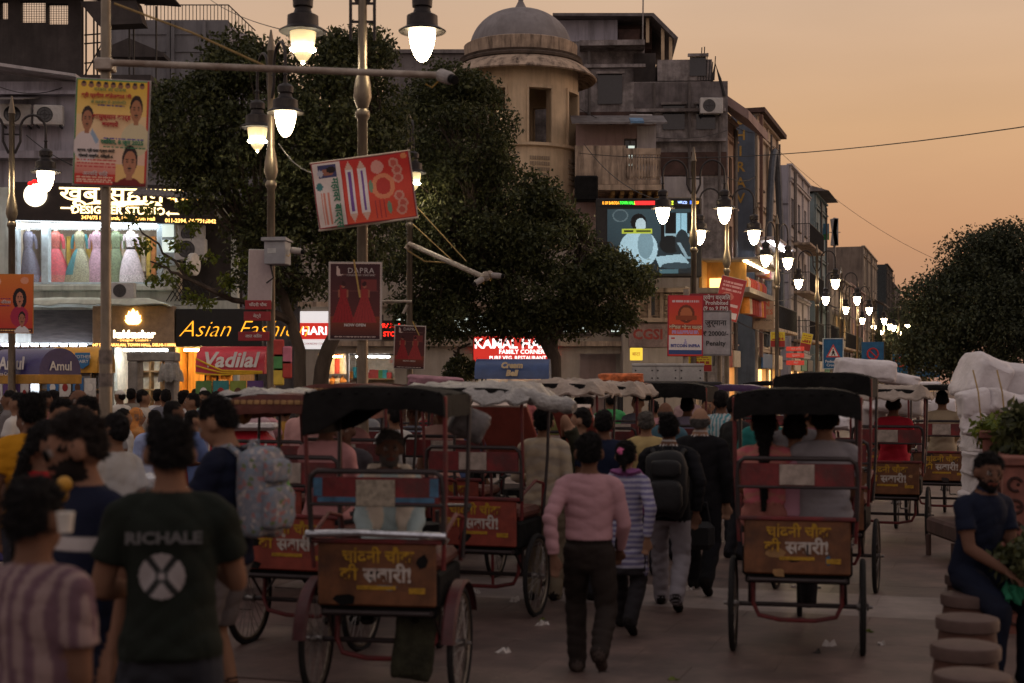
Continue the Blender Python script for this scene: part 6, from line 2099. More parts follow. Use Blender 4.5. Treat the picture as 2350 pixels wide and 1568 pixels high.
cv.bust(.77, .77, .135, lin(180, 122, 92), lin(48, 34, 32), lin(120, 35, 32)).rect(.55, .97, 1, 1, lin(120, 35, 32))
cv.lines(.30, .66, (.245,), lin(70, 60, 140), .012, 1).lines(.40, .95, (.555,), lin(70, 60, 150), .014, 2).lines(.4, .97, (.64,), lin(60, 130, 90), .012, 3)
cv.lines(.05, .58, (.77, .80, .83), lin(200, 60, 60), .013, 4).lines(.05, .55, (.93, .955, .975), lin(240, 200, 170), .011, 5).speckle(.08)
yb = poster('yellow political banner with three portraits tied to the left pole', P(256, 305, PY - .09), .62, .91, cv, R(3), R(2.2), 'banner', lambda x, z: .012 * np.sin(6 * x + 3 * z) - .02 * np.abs(x) ** 2, thick=.006)
text(yb, 'सरकार की योजना', -.02, .365, .042, INK_GREEN, y=-.03)
text(yb, 'श्री प्रवीण खंडेलवाल जी', -.05, .31, .046, INK_RED, y=-.03, bold=.0015)
text(yb, 'के सहयोग से आयोजित', -.03, .255, .036, INK_GREEN, y=-.03)
text(yb, 'आयुष्मान कार्ड', .0, .13, .056, INK_RED, y=-.03, bold=.002)
text(yb, 'बनवायें', -.01, .065, .054, INK_RED, y=-.03, bold=.002)
text(yb, 'रविवार, 8 जून 2025', .10, -.085, .050, INK_GREEN, y=-.03, bold=.002)
text(yb, 'स्थान: श्री राधा कृष्ण मंदिर', -.12, -.165, .031, INK_BLACK, y=-.03, bold=.001)
text(yb, 'गोखले मार्केट, दिल्ली-6', -.12, -.212, .033, INK_BLACK, y=-.03, bold=.001)
text(yb, 'अरविंद सिंह', -.12, -.365, .05, INK_WHITE, y=-.03)
cv = Canvas(92, 62, lin(196, 52, 46))
cv.grad(.30, 0, 1, 1, lin(200, 48, 44), lin(222, 88, 60)).rect(0, 0, .29, 1, lin(228, 214, 205))
cv.rect(.0, 0, .012, 1, lin(150, 40, 40)).rect(.988, 0, 1, 1, lin(150, 40, 40)).rect(0, 0, 1, .02, lin(150, 40, 40)).rect(0, .98, 1, 1, lin(150, 40, 40))
cv.rect(.06, .05, .25, .24, lin(70, 70, 110)).ell(.16, .16, .07, .055, lin(160, 105, 85)).ell(.20, .13, .05, .05, lin(40, 30, 30)).ell(.085, .17, .03, .05, lin(190, 190, 200))
cv.ell(.06, .37, .035, .06, lin(70, 130, 130))
for x_ in (.06, .09, .13):
    cv.rect(x_, .46, x_ + .018, .95, lin(215, 140, 120))
for cx__ in (.375, .50):
    cv.rect(cx__ - .042, .16, cx__ + .042, .84, lin(232, 222, 218)).poly([(cx__ - .045, .16), (cx__, .03), (cx__ + .045, .16)], lin(220, 180, 160)).poly([(cx__ - .045, .84), (cx__, .97), (cx__ + .045, .84)], lin(220, 180, 160))
    cv.rect(cx__ - .012, .2, cx__ + .012, .8, lin(120, 80, 150))
cv.ell(.66, .17, .065, .10, lin(225, 160, 145)).ell(.70, .47, .12, .20, lin(225, 140, 100)).ell(.70, .47, .075, .13, lin(190, 60, 50))
for cx__, cy__ in ((.83, .14), (.86, .25), (.86, .37), (.85, .64), (.88, .76), (.86, .86)):
    cv.ell(cx__, cy__, .052, .075, lin(214, 150, 130)).ell(cx__, cy__, .03, .05, lin(200, 95, 80))
cv.ell(.945, .06, .03, .045, lin(225, 140, 90)).ell(.575, .45, .02, .10, lin(120, 150, 120)).ell(.74, .80, .02, .10, lin(120, 150, 120))
for x_ in (.60, .64, .68):
    cv.rect(x_, .68, x_ + .012, .95, lin(170, 60, 60))
cv.speckle(.1)
rb_ = poster('red event banner tied askew across the near lamp post', P(836, 438, 15.2), 1.05, .70, cv, R(-2), R(-7.5), 'banner', lambda x, z: .03 * np.sin(5 * x + 2 * z) + .01 * np.sin(13 * z), thick=.006)
o = text(rb_, 'महावर बादर्स', -.29, -.10, .105, INK_GREEN, y=-.09, bold=.002)
o.rotation_euler = (R(90), R(90), 0)
for zz in (-.36, .36):
    obj('batten', MB().tube([(-.54, -.02, zz), (.54, .0, zz)], .012, 6).mesh('batten', mat('pale_batten', (.5, .42, .33)), True), rb_)
def dress_canvas(seed, dark=0):
    c = Canvas(60, 88, lin(78, 34, 34))
    c.grad(0, 0, 1, .7, lin(60, 30, 34), lin(92, 42, 40)).grad(0, .7, 1, 1, lin(130, 62, 38), lin(66, 32, 34)).rect(.05, .36, .95, .375, lin(110, 60, 58)).rect(.62, .22, .92, .36, lin(120, 52, 50)).rect(0, .95, 1, 1, lin(52, 24, 30))
    for cx_q, s, col in ((.27, 1.0, lin(150, 36, 40)), (.68, 1.08, lin(158, 52, 52))):
        c.poly([(cx_q - .06 * s, .44), (cx_q + .06 * s, .44), (cx_q + .22 * s, .78), (cx_q - .22 * s, .78)], col)
        for k_ in range(6):
            c.poly([(cx_q - .05 * s + .02 * k_, .46), (cx_q - .045 * s + .02 * k_, .46), (cx_q - .17 * s + .07 * k_, .77), (cx_q - .19 * s + .07 * k_, .77)], tuple(.75 * q for q in col))
        c.rect(cx_q - .065, .345, cx_q + .065, .44, tuple(.9 * q for q in col)).rect(cx_q - .10, .35, cx_q - .065, .45, lin(150, 90, 70)).rect(cx_q + .065, .35, cx_q + .10, .45, lin(150, 90, 70))
        c.ell(cx_q, .295, .036, .034, lin(165, 105, 85)).ell(cx_q, .275, .044, .032, lin(60, 20, 24)).rect(cx_q - .07, .30, cx_q - .045, .42, tuple(.8 * q for q in col))
    c.lines(.25, .9, (.155,), lin(120, 90, 85), .014, seed).lines(.1, .9, (.975,), lin(200, 180, 170), .012, seed + 1).lines(.38, .62, (.92,), lin(190, 160, 150), .01, seed + 2)
    c.rect(0, 0, .012, 1, lin(200, 180, 170)).rect(.988, 0, 1, 1, lin(200, 180, 170)).rect(0, 0, 1, .008, lin(200, 180, 170))
    c.ell(.17, .12, .035, .05, lin(200, 175, 165)).ell(.15, .07, .02, .03, lin(200, 175, 165)).ell(.20, .155, .06, .012, lin(200, 175, 165))
    return c.speckle(.12, seed)
d1 = poster('maroon dress shop poster with two red gowns on the near lamp post', P(815, 691, 15.35), .555, .82, dress_canvas(1), 0, R(.4))
text(d1, 'DAPRA', .06, .325, .082, ink('silver', (.55, .48, .46)), y=-.006, spacing=1.15)
text(d1, 'CHANDNI CHOWK', .06, .277, .030, ink('silver', (.5, .4, .4)), y=-.006, spacing=1.2)
text(d1, 'NOW OPEN', .0, -.262, .042, INK_WHITE, y=-.006, bold=.001)
tag(MB().tube([P(812, 596, 15.25), P(826, 683, 15.27)], .010, 6).build('bamboo_stick', mat('bamboo', (.42, .27, .08), .7), None, True), 'yellow bamboo stick stuck across the dress poster on the near post', 'stick')
d2 = poster('darker dress poster hanging on the second lamp post, gowns in maroon', P(940, 797, 26.7), .575, .80, dress_canvas(5), R(6), R(2.0))
text(d2, 'DAPRA', .0, .335, .08, ink('silver', (.55, .48, .46)), y=-.006)
text(d2, 'NOW OPEN', .0, -.262, .042, INK_WHITE, y=-.006)
tag(MB().tube([P(947, 738, 26.6), P(962, 770, 26.6)], .012, 6).build('bamboo_stick', MATS['bamboo'], None, True), 'short bamboo stick at the top of the darker dress poster', 'stick')
cv = Canvas(66, 108, lin(205, 96, 40))
cv.grad(0, 0, 1, 1, lin(214, 120, 50), lin(190, 50, 45)).ell(.8, .1, .1, .06, lin(220, 150, 120)).ell(.1, .12, .12, .08, lin(230, 180, 150)).lines(.05, .45, (.42, .48, .54), lin(120, 30, 90), .02, 3).rect(0, .93, 1, 1, lin(90, 40, 30)).lines(.05, .95, (.965,), lin(230, 190, 120), .02, 4)
cv.ell(.68, .42, .17, .19, lin(30, 20, 22)).bust(.68, .40, .13, lin(185, 120, 95), lin(30, 20, 22), lin(165, 40, 70)).bust(.74, .76, .11, lin(160, 105, 80), lin(30, 22, 22), lin(210, 205, 205)).bust(.04, .80, .10, lin(160, 105, 80), lin(30, 22, 22), lin(210, 205, 205)).speckle(.1)
op_ = poster('orange poster with a smiling portrait on the left edge lamp', P(28, 697, 22.6), .66, .92, cv, R(-2), R(.5), frame=mat('orange_frame', (.5, .2, .04)))
text(op_, 'श्री निवास', -.16, .02, .07, INK_WHITE, y=-.006)
wbp = poster('plain white back of a board on the second lamp post', P(597, 632, 19.8), .32, .70, Canvas(10, 20, lin(165, 150, 150)).speckle(.08), R(-4), R(1.5), frame=M_ACBOX)
for i, (py_, px_, w_) in enumerate(((700, 592, .37), (726, 590, .38), (772, 582, .44))):
    dp_ = board('direction_plate', ('top', 'middle', 'lowest')[i] + ' red direction plate on the second lamp post', 'sign', P(px_, py_, 19.75), w_, .13, mat('plate_red', (.26, .02, .025), .5), R(-4), .02, group='red direction plates on the second lamp post')
    text(dp_, ('चाँदनी चौक', 'मेट्रो', 'लाल किला')[i], 0, 0, .06, INK_WHITE)
jb = thing('junction_box', 'grey steel junction box with a sloping lid on the second lamp post', 'junction box', P(637, 580, 19.7), R(-8))
obj('case', MB().cbox(-.15, .15, -.14, .14, -.17, .15, .01).box(-.10, .02, -.145, -.1405, -.02, .05, 1).mesh('case', [mat('box_grey', (.27, .27, .29), .6, var=.15), mat('box_label', (.42, .42, .42))]), jb)
obj('lid', MB().prism([(-.18, .152), (.18, .152), (.18, .168), (-.18, .20)], -.18, .17, 'yz').mesh('lid', MATS['box_grey']), jb)
obj('spike', MB().tube([(-.10, 0, -.17), (-.06, 0, -.35), (-.16, 0, -.42)], .012, 5).mesh('spike', M_IRON), jb)
cctv('small camera to the right of the grey junction box', P(668, 574, 19.65), R(75), .8, R(10))
for i in range(5):
    tag(MB().cbox(-.07, .07, -.02, .02, -.12, .12, .015).build('snack_packet', GOODS[(0, 5, 3, 0, 6)[i]], None, False, P(640 + (i % 2) * 18, 800 + i * 16, 18.8)), ('topmost', 'second', 'third', 'fourth', 'lowest')[i] + ' packet of the strip hanging beside the second lamp post', 'packet', 'snack packets on the strip')
ba = thing('bent_camera_arm', 'pale bent pipe leaning out from the third lamp post with two cameras', 'camera arm', P(938, 560, 26.8))
b0 = P(938, 560, 26.8)
obj('pipe', MB().tube([P(932, 572, 26.8) - b0, P(940, 560, 26.8) - b0, P(1110, 636, 25.4) - b0], .05, 8).mesh('pipe', M_WHITEPOLE, True), ba)
obj('brace', MB().tube([P(935, 575, 26.8) - b0, P(975, 600, 26.6) - b0, P(1040, 604, 26.4) - b0], .016, 6).tube([P(952, 470, 26.8) - b0, P(1070, 600, 26.4) - b0], .012, 6).tube([P(948, 515, 26.8) - b0, P(1040, 600, 26.4) - b0], .012, 6).mesh('brace', MATS['yellow_rope'], True), ba)
obj('cross_bar', MB().tube([P(875, 692, 26.8) - b0, P(945, 692, 26.8) - b0], .03, 6).tube([P(925, 720, 26.7) - b0, P(935, 700, 26.7) - b0], .03, 6).mesh('cross_bar', M_WHITEPOLE, True), ba)
obj('knot', MB().ball(P(1115, 634, 25.4) - b0, .09, 8, 6).ball(P(1124, 630, 25.4) - b0, .07, 8, 6).mesh('knot', M_WHITEPOLE), ba)
cctv('camera on the bent pipe pointing down to the left', P(1108, 640, 25.3), R(-60), .9, R(30))
cctv('camera on the bent pipe pointing right', P(1128, 632, 25.3), R(80), .9, R(5))
# ================================================================== big screen
M_SCREEN = vcol_mat('screen_glow', .4, emit=.9)
SYY = 44.5
sw, shh = X(1610, SYY) - X(1368, SYY), Z(455, SYY) - Z(635, SYY)
bs = thing('video_screen', 'large video screen showing a black and white film, ticker on top', 'screen', P(1489, 545, SYY), R(-2))
obj('cabinet', MB().cbox(-sw / 2, sw / 2, .02, .55, -shh / 2, shh / 2, .02).mesh('cabinet', M_IRON), bs)
cv = Canvas(120, 92, lin(70, 95, 105))
cv.grad(0, 0, 1, 1, lin(95, 122, 130), lin(60, 85, 96)).grad(.0, .55, 1, 1, lin(72, 98, 108), lin(52, 74, 84))
cv.rect(.62, .05, .98, .48, lin(28, 36, 42)).rect(.79, .07, .92, .43, lin(180, 225, 240)).rect(.84, .07, .85, .43, lin(110, 150, 165)).rect(.66, .1, .67, .45, lin(160, 190, 200)).rect(.66, .38, .95, .43, lin(170, 200, 210))
cv.ell(.15, .10, .09, .10, lin(135, 155, 160)).ell(.15, .10, .075, .082, lin(98, 122, 130)).ell(.36, .2, .09, .13, lin(34, 40, 44)).ell(.385, .24, .06, .10, lin(205, 225, 230)).ell(.36, .62, .22, .30, lin(190, 220, 230)).ell(.44, .55, .09, .22, lin(150, 180, 190))
cv.rect(.17, .30, .52, .385, lin(215, 225, 60)).rect(.19, .325, .30, .36, lin(90, 100, 40)).rect(.33, .325, .5, .36, lin(130, 140, 40))
cv.ell(.72, .55, .12, .14, lin(40, 52, 58)).ell(.86, .52, .08, .20, lin(70, 90, 98)).ell(.95, .34, .03, .05, lin(30, 38, 42)).poly([(.80, .52), (.84, .52), (.94, .76), (.90, .76)], lin(170, 195, 205)).rect(.78, .74, .96, .77, lin(160, 190, 200)).poly([(.55, .74), (.85, .70), (.95, .84), (.6, .9)], lin(185, 215, 225)).ell(.80, .88, .18, .05, lin(90, 115, 125)).rect(.6, .93, .82, 1, lin(110, 150, 160)).speckle(.12)
cv.a = (cv.a * .75 + cv.a.mean(2, keepdims=True) * .25) ** 1.6 * (1.15 - .5 * np.hypot(cv.xx - .5, cv.yy - .5))[..., None]
so = obj('picture', cv.mesh(X(1597, SYY) - X(1398, SYY), Z(480, SYY) - Z(628, SYY), M_SCREEN), bs, (.06, 0, Z(554, SYY) - Z(545, SYY)))
tk = [('K OF BARODA', 1402, (1, .38, .03)), ('TOWN HALL', 1440, (.05, .9, .05)), ('WELCO', 1566, (.35, .5, 1.0)), ('SA', 1601, (1, .4, .02))]
zt = Z(466, SYY) - Z(545, SYY)
obj('ticker', MB().box(-sw / 2 + .05, sw / 2 - .03, .0, .018, zt - .09, zt + .09).mesh('ticker', M_IRON), bs)
for b_, px_, c_ in tk:
    text(bs, b_, X(px_, SYY) - X(1489, SYY), zt, .13, glow('ticker_' + b_[:2], c_, 2.2), y=-.008, bold=.004, sx=.62, name='ticker_text')
for a, b_, c_ in ((1456, 1516, (1, .02, .02)), (1517, 1524, (.7, .9, .05)), (1541, 1545, (.7, .9, .05)), (1583, 1594, (.08, .2, 1.0))):
    obj('ticker_block', MB().box(X(a, SYY) - X(1489, SYY), X(b_, SYY) - X(1489, SYY), -.006, -.002, zt - .06, zt + .06).mesh('ticker_block', glow('tick%d' % a, c_, 1.8)), bs)
for px_ in (1500, 1590):
    obj('support', MB().box(X(px_, SYY) - X(1489, SYY) - .05, X(px_, SYY) - X(1489, SYY) + .05, .2, .35, -shh / 2 - 1.2, -shh / 2 - .002).mesh('support', M_IRON), bs)
# ================================================================== posters and road signs to the right
cv = Canvas(46, 82, lin(214, 66, 50))
cv.grad(0, 0, 1, .66, lin(205, 60, 62), lin(222, 92, 40)).ell(.52, .3, .24, .15, lin(120, 60, 40)).ell(.52, .3, .17, .11, lin(190, 110, 70)).rect(.22, .33, .82, .40, lin(150, 75, 45)).lines(.1, .9, (.09,), lin(220, 190, 190), .03, 1).rect(.05, .48, .95, .54, lin(160, 70, 60)).lines(.1, .9, (.59, .62), lin(190, 150, 190), .03, 2)
cv.rect(.02, .66, .98, .9, lin(226, 216, 212)).rect(.02, .9, .98, .97, lin(60, 80, 130)).rect(0, 0, .03, 1, lin(190, 40, 60)).rect(.97, 0, 1, 1, lin(190, 40, 60)).rect(.08, .69, .2, .72, lin(200, 60, 50)).poly([(.5, .70), (.56, .80), (.45, .80)], lin(180, 170, 200)).speckle(.08)
r1 = poster('orange red devotional poster with a white foot, right of the wide tree', P(1573, 748, 25.6), .62, 1.08, cv, 0, R(.5), frame=mat('poster_red_frame', (.35, .03, .04)))
text(r1, 'विशाल शोभा यात्रा', 0, -.03, .085, ink('cream', (.7, .6, .4)), y=-.006, bold=.002)
text(r1, 'BITCOIN INFRA', 0, -.36, .075, INK_BLUE, y=-.006, bold=.002)
obj('post', MB().lathe([(.05, -Z(748, 25.6)), (.05, .58), (.06, .60), (.06, .66)], 10, M=Matrix.Translation((.02, .08, 0))).mesh('post', M_WHITEPOLE, True), r1)
p2 = board('penalty_sign', 'white penalty notice with a red head, behind the devotional poster', 'sign', P(1640, 765, 26.4), .58, .80, mat('sign_pale', (.40, .38, .38), .6), 0, .03, frame=M_STEEL)
hd_ = obj('red_head', MB().cbox(-.46, .29, -.006, .03, .405, .735, .004).mesh('red_head', mat('sign_red_deep', (.26, .03, .035), .6)), p2)
text(hd_, 'प्रवेश वर्जित', .02, .66, .105, INK_WHITE, y=-.010, bold=.002)
text(hd_, 'Prohibited', .04, .56, .10, INK_WHITE, y=-.010, bold=.002)
text(hd_, '(9 to 9 PM)', .02, .46, .10, INK_WHITE, y=-.010, bold=.002)
text(p2, 'जुर्माना', .02, .19, .14, INK_BLACK, y=-.004, bold=.002)
text(p2, '₹ 20000/-', .02, -.01, .12, INK_BLACK, y=-.004, bold=.002)
text(p2, 'Penalty', .02, -.19, .125, INK_BLACK, y=-.004, bold=.002)
obj('post', MB().lathe([(.04, -Z(765, 26.4)), (.04, .7)], 10, M=Matrix.Translation((.1, .08, 0))).mesh('post', M_POLE, True), p2)
cv = Canvas(40, 62, lin(176, 50, 60))
cv.grad(0, 0, 1, 1, lin(160, 48, 58), lin(200, 70, 62)).lines(.1, .9, (.12, .2, .3), lin(220, 170, 170), .05, 6).ell(.4, .45, .25, .10, lin(200, 120, 110)).rect(.3, .62, .9, .68, lin(220, 190, 190)).rect(.45, .8, .95, .95, lin(225, 215, 215)).speckle(.12)
poster('crooked red poster leaning on the lamp right of the penalty notice', P(1674, 686, 33.6), .58, 1.0, cv, R(-6), R(14), lean=R(3))
pc = board('crossing_sign', 'blue pedestrian crossing sign with a red rimmed white triangle', 'road sign', P(1912, 812, 40), .54, .82, mat('road_sign_blue', (.015, .10, .22), .5), 0, .03, frame=mat('sign_rim', (.45, .5, .52)))
obj('triangle', MB().prism([(-.20, -.10), (.20, -.10), (0, .27)], -.008, -.002).mesh('triangle', ink('signred', (.55, .06, .05))), pc)
obj('triangle_field', MB().prism([(-.14, -.065), (.14, -.065), (0, .195)], -.014, -.0085).mesh('triangle_field', INK_WHITE), pc)
obj('walker', MB().prism([(-.06, -.055), (-.03, -.055), (.0, .01), (.03, -.055), (.06, -.055), (.025, .03), (.05, .01), (.02, .09), (-.02, .09), (-.05, .01), (-.02, .03)], -.018, -.0145).ball((0, -.016, .115), (.02, .003, .02), 8, 6).mesh('walker', INK_BLACK), pc)
text(pc, 'Pedestrian\nCrossing', 0, -.27, .105, INK_WHITE, y=-.004, bold=.001)
obj('post', MB().lathe([(.035, -Z(812, 40)), (.035, .4)], 10, M=Matrix.Translation((0, .06, 0))).mesh('post', M_STEEL, True), pc)
for px_, py_, Y_, w_, lab in ((2066, 836, 70, .75, 'round no-parking sign on blue, beyond the sacks'), (2003, 818, 58, .9, 'wide no-stopping sign above the white sacks'), (2115, 845, 78, .7, 'small blue triangle sign far down the street'), (2143, 848, 92, .8, 'farthest small blue road sign')):
    b_ = board('road_sign', lab, 'road sign', P(px_, py_, Y_), w_, w_ * 1.3, MATS['road_sign_blue'], 0, .03, group='blue road signs down the street')
    if 'triangle' in lab or 'farthest' in lab:
        obj('triangle', MB().prism([(-.2, -.15), (.2, -.15), (0, .25)], -.012, -.004).mesh('triangle', INK_WHITE), b_)
    else:
        obj('disc_rim', MB().ring((0, -.006, .1), .22, .035, 'y', 20, 6).tube([(-.15, -.006, .25), (.15, -.006, -.05)], .03, 6).mesh('disc_rim', INK_RED), b_)
    obj('post', MB().lathe([(.04, -Z(py_, Y_)), (.04, w_ * .6)], 8, M=Matrix.Translation((0, .07, 0))).mesh('post', M_STEEL), b_)
for px_, py_, Y_, w_, h_, ro, lab in ((1785, 779, 42, .42, .44, 0, 'square yellow and maroon poster on the street lamp post'), (1850, 785, 46, .34, .56, 12, 'tilted yellow poster right of the red arrow plates'), (1606, 834, 30, .5, .34, 0, 'small yellow and red poster under the devotional poster')):
    c = Canvas(20, 24, lin(205, 180, 50))
    c.rect(0, .6, 1, 1, lin(150, 45, 40)).lines(.1, .9, (.15, .28, .42, .5), lin(150, 60, 40), .05, 9).speckle(.1)
    poster(lab, P(px_, py_, Y_), w_, h_, c, 0, R(ro))
for i, py_ in enumerate((801, 816, 833)):
    b_ = board('arrow_plate', ('upper', 'middle', 'lower')[i] + ' red lit arrow plate between the two yellow posters', 'sign', P(1825, py_, 44), .56, .14, glow('arrow_red', (.55, .05, .03), .35), 0, .03, group='red arrow plates down the street')
    text(b_, ('लाल किला', 'गुरुद्वारा', 'मेट्रो')[i], .02, 0, .08, INK_WHITE)
nb = board('cloth_shop_sign', 'pale lit shop sign with orange letters right of the crooked red poster', 'sign', P(1752, 718, 57), .84, 1.32, mat('pale_board_warm', (.36, .26, .18), .7), 0, .15)
text(nb, 'N', .1, .38, .42, ink('brick', (.45, .1, .05)), bold=.01)
text(nb, 'NCIES', 0, .02, .28, ink('brick', (.45, .1, .05)), bold=.006)
text(nb, 'FEW DESIGN', 0, -.3, .12, INK_BLACK)
yb2 = board('small_lit_sign', 'small yellow lit sign over the white boxes', 'sign', P(1460, 813, 34), .30, .30, glow('yellow_lit_sign', (.85, .6, .06), .9), R(-8), .06)
text(yb2, 'बाटा', 0, 0, .12, INK_RED)
mb_ = board('billboard', 'small blue and green billboard on the far roof beside the phone mast', 'billboard', P(1886, 532, 92), .95, 1.05, mat('billboard_blue', (.05, .16, .26), .6), 0, .08)
obj('green_field', MB().prism([(-.47, -.52), (.47, -.52), (.47, -.1), (-.2, -.25), (-.47, -.2)], -.012, -.003).mesh('green_field', mat('billboard_green', (.03, .2, .06))), mb_)
obj('post', MB().box(-.04, .04, .1, .18, -3.2, .4).mesh('post', M_IRON), mb_)
ms = thing('phone_mast', 'phone mast with three tall panel antennas on the far roof', 'mast', (X(1915, 96), 96, Z(640, 96)))
zz = Z(500, 96) - Z(640, 96)
obj('pole', MB().lathe([(.09, 0), (.09, zz)], 8).mesh('pole', M_STEEL), ms)
for i, (dx, ro) in enumerate(((-.38, 20), (.05, 0), (.36, -25))):
    obj('antenna', MB().cbox(-.16, .16, -.1, .1, zz - 1.9, zz - .05, .03, M=Matrix.Translation((dx, -.2, 0)) @ Matrix.Rotation(R(ro * .3), 4, 'Y')).tube([(0, 0, zz - 1), (dx, -.2, zz - 1)], .03, 5).mesh('antenna', mat('antenna_grey', (.26, .25, .25))), ms)
tag(MB().ball((0, 0, 0), .12, 8, 6).build('green_light', glow('green_signal', (.02, 1.0, .12), 5), None, True, P(2052, 810, 118)), 'tiny green light down the street under the far trees', 'light')
def wire(label, a, b_, sag, r=.012):
    pts = []
    for i in range(17):
        q = i / 16
        p = a.lerp(b_, q)
        p.z -= sag * 4 * q * (1 - q)
        pts.append(p)
    tag(MB().tube(pts, r, 5).build('overhead_wire', M_IRON, None, True), label, 'wire')
wire('thick overhead wire crossing the sky to the right edge', P(1330, 352, 46), P(2450, 276, 24), .35, .011)
wire('thin overhead wire dropping towards the round tree', P(1775, 335, 60), P(2170, 605, 62), .5, .009)
wire('short wire between the far house and the trees', P(2010, 730, 120), P(2110, 750, 110), .1, .02)
wire('thin wire from the top edge over the grey roof house', P(470, -10, 30), P(680, 75, 16), .1, .006)
wire('slack cable on the face of the old grey building', P(1620, 358, 52.5), P(1735, 405, 58), .5, .02)
wire('stay cable from the second lamp down to the red banner', P(640, 330, 20), P(735, 400, 15.4), .1, .010)
rw = random.Random(77)
for i in range(16):
    a_, b_ = 46 + i * 6.5, 46 + i * 6.5 + rw.uniform(10, 22)
    z_ = rw.uniform(3.6, 7.5)
    wire(('upper', 'lower', 'slack', 'taut')[i % 4] + ' cable ' + (ORD * 2)[i] + ' along the house fronts' + (', far part' if i > 9 else ', near part'), ST(a_, -9.0 + rw.uniform(0, .6), z_), ST(b_, -9.0 + rw.uniform(0, .8), z_ + rw.uniform(-1.2, 1.2)), rw.uniform(.1, .6), .018)
for i, (a_, b_, sg_, lab) in enumerate(((P(1330, 250, 47.5), P(1668, 300, 52.5), .6, 'loose cable from the tower window to the old grey wall'), (P(1340, 330, 47), P(1592, 470, 30), .5, 'cable from the balcony house to the lamp before the screen'), (P(0, 200, 36), P(190, 175, 39), .3, 'cable over the lilac wall at the far left'),
                                        (P(60, 310, 36), P(330, 400, 36), .4, 'cable drooping behind the yellow banner'), (P(1640, 250, 52.5), P(1760, 300, 61), .4, 'cable between the grey building and the lettered house'), (P(400, 700, 36), P(640, 600, 20), .2, 'cable from the black script sign to the junction box'))):
    wire(lab, a_, b_, sg_, .012)
# ================================================================== ice-cream carts
def cart(label, px, Y_, rotz, hood_m, w=2.0, lname=None, letter_m=None, valance=None, body_m=None, hz=(1.95, 2.62), lsize=.4, shear=0.0, stripe=None):
    t = thing('ice_cream_cart', label, 'cart', (X(px, Y_), Y_, 0), rotz, 'ice cream carts')
    d = .9
    obj('body', MB().cbox(-w / 2 + .1, w / 2 - .1, -.35, .45, .45, 1.15, .06).mesh('body', body_m or hood_m), t)
    obj('lid', MB().cbox(-w / 2 + .06, w / 2 - .06, -.39, .49, 1.153, 1.21, .02).mesh('lid', M_WHITEW), t)
    for sx in (-1, 1):
        for sy in (-.3, .4):
            obj('post', cached(('cpost', hz), lambda: MB().tube([(0, 0, 1.2), (0, 0, hz[0] + .05)], .016, 6).mesh('post', M_IRON)), t, (sx * (w / 2 - .12), sy, 0))
        spoked_wheel(t, (sx * (w / 2 - .02), .05, .30), R_=.30)
    h = MB()
    n = 12
    prof = []
    for i in range(n + 1):
        a = math.pi * i / n
        prof.append((.05 - d / 2 * math.cos(a) * 1.0, hz[0] + (hz[1] - hz[0]) * math.sin(a) ** .75))
    k = len(prof)
    for sx in (-w / 2, w / 2):
        h.v += [(sx, y, z) for y, z in prof]
    for i in range(n):
        h.f.append((i, i + k, i + 1 + k, i + 1))
    h.f.append(tuple(range(k)))
    h.f.append(tuple(range(2 * k - 1, k - 1, -1)))
    h.m = [0] * len(h.f)
    hd = obj('hood', h.mesh('hood', hood_m, True), t)
    if stripe:
        obj('hood_band', MB().cbox(-w / 2 - .01, w / 2 + .01, .05 - d / 2 - .012, .05 + d / 2 + .012, hz[0] - .10, hz[0] + .06, .01).mesh('hood_band', stripe), t)
    if lname:
        text(hd, lname, 0, hz[0] + (hz[1] - hz[0]) * .47, lsize, letter_m or INK_WHITE, y=.05 - d / 2 - .012, shear=shear, bold=.008, rx=84)
    if valance:
        kk = int(w / .22)
        for i in range(kk):
            x = -w / 2 + w * (i + .5) / kk
            v = obj('valance_tab', MB().cbox(-w / kk / 2 + .008, w / kk / 2 - .008, -.006, .006, -.34, -.0, .004).mesh('valance_tab', valance[i % len(valance)]), t, (x, .05 - d / 2 - .014, hz[0] - .10))
            obj('picture', cached(('vpic', i % 3), lambda: MB().ball((0, 0, 0), (.055, .004, .075), 10, 6).mesh('picture', (INK_WHITE, INK_MAROON, ink('choc', (.10, .04, .02)))[i % 3])), v, (0, -.008, -.17))
    return t
M_NAVY = mat('navy_hood', (.035, .025, .12), .35, var=.15, spec=.5)
M_CREDHOOD = mat('red_hood', (.50, .025, .045), .4, var=.15, spec=.5)
M_YHOOD = mat('amber_hood', (.55, .27, .03), .5, var=.15)
M_BHOOD = mat('blue_hood', (.025, .055, .16), .4, var=.2, spec=.5)
M_GOLDBAND = mat('gold_band', (.40, .20, .03), .6)
WT = mat('tab_white', (.55, .52, .5))
pur = mat('tab_purple', (.10, .05, .16))
c1 = cart('navy ice cream cart with arched hood and white lettering, far left', 72, 24.5, R(-32), M_NAVY, 1.35, 'Amul', INK_WHITE, [pur, WT, pur], hz=(Z(868, 24.5), Z(800, 24.5)), lsize=.30, stripe=M_GOLDBAND)
text(c1, 'Real Ice Cream', -.2, Z(868, 24.5) + .07, .09, INK_WHITE, y=-.43)
o = text(c1, 'Amul', 0, Z(868, 24.5) + .2, .22, INK_WHITE, bold=.004)
o.location = (.69, .05, Z(868, 24.5) + .2)
o.rotation_euler = (R(90), 0, R(90))
c2 = cart('amber ice cream cart with blue shields right of the navy one', 185, 26.5, R(-6), M_YHOOD, .95, None, None, [mat('tab_blue', (.05, .15, .35)), WT], hz=(Z(856, 26.5), Z(796, 26.5)))
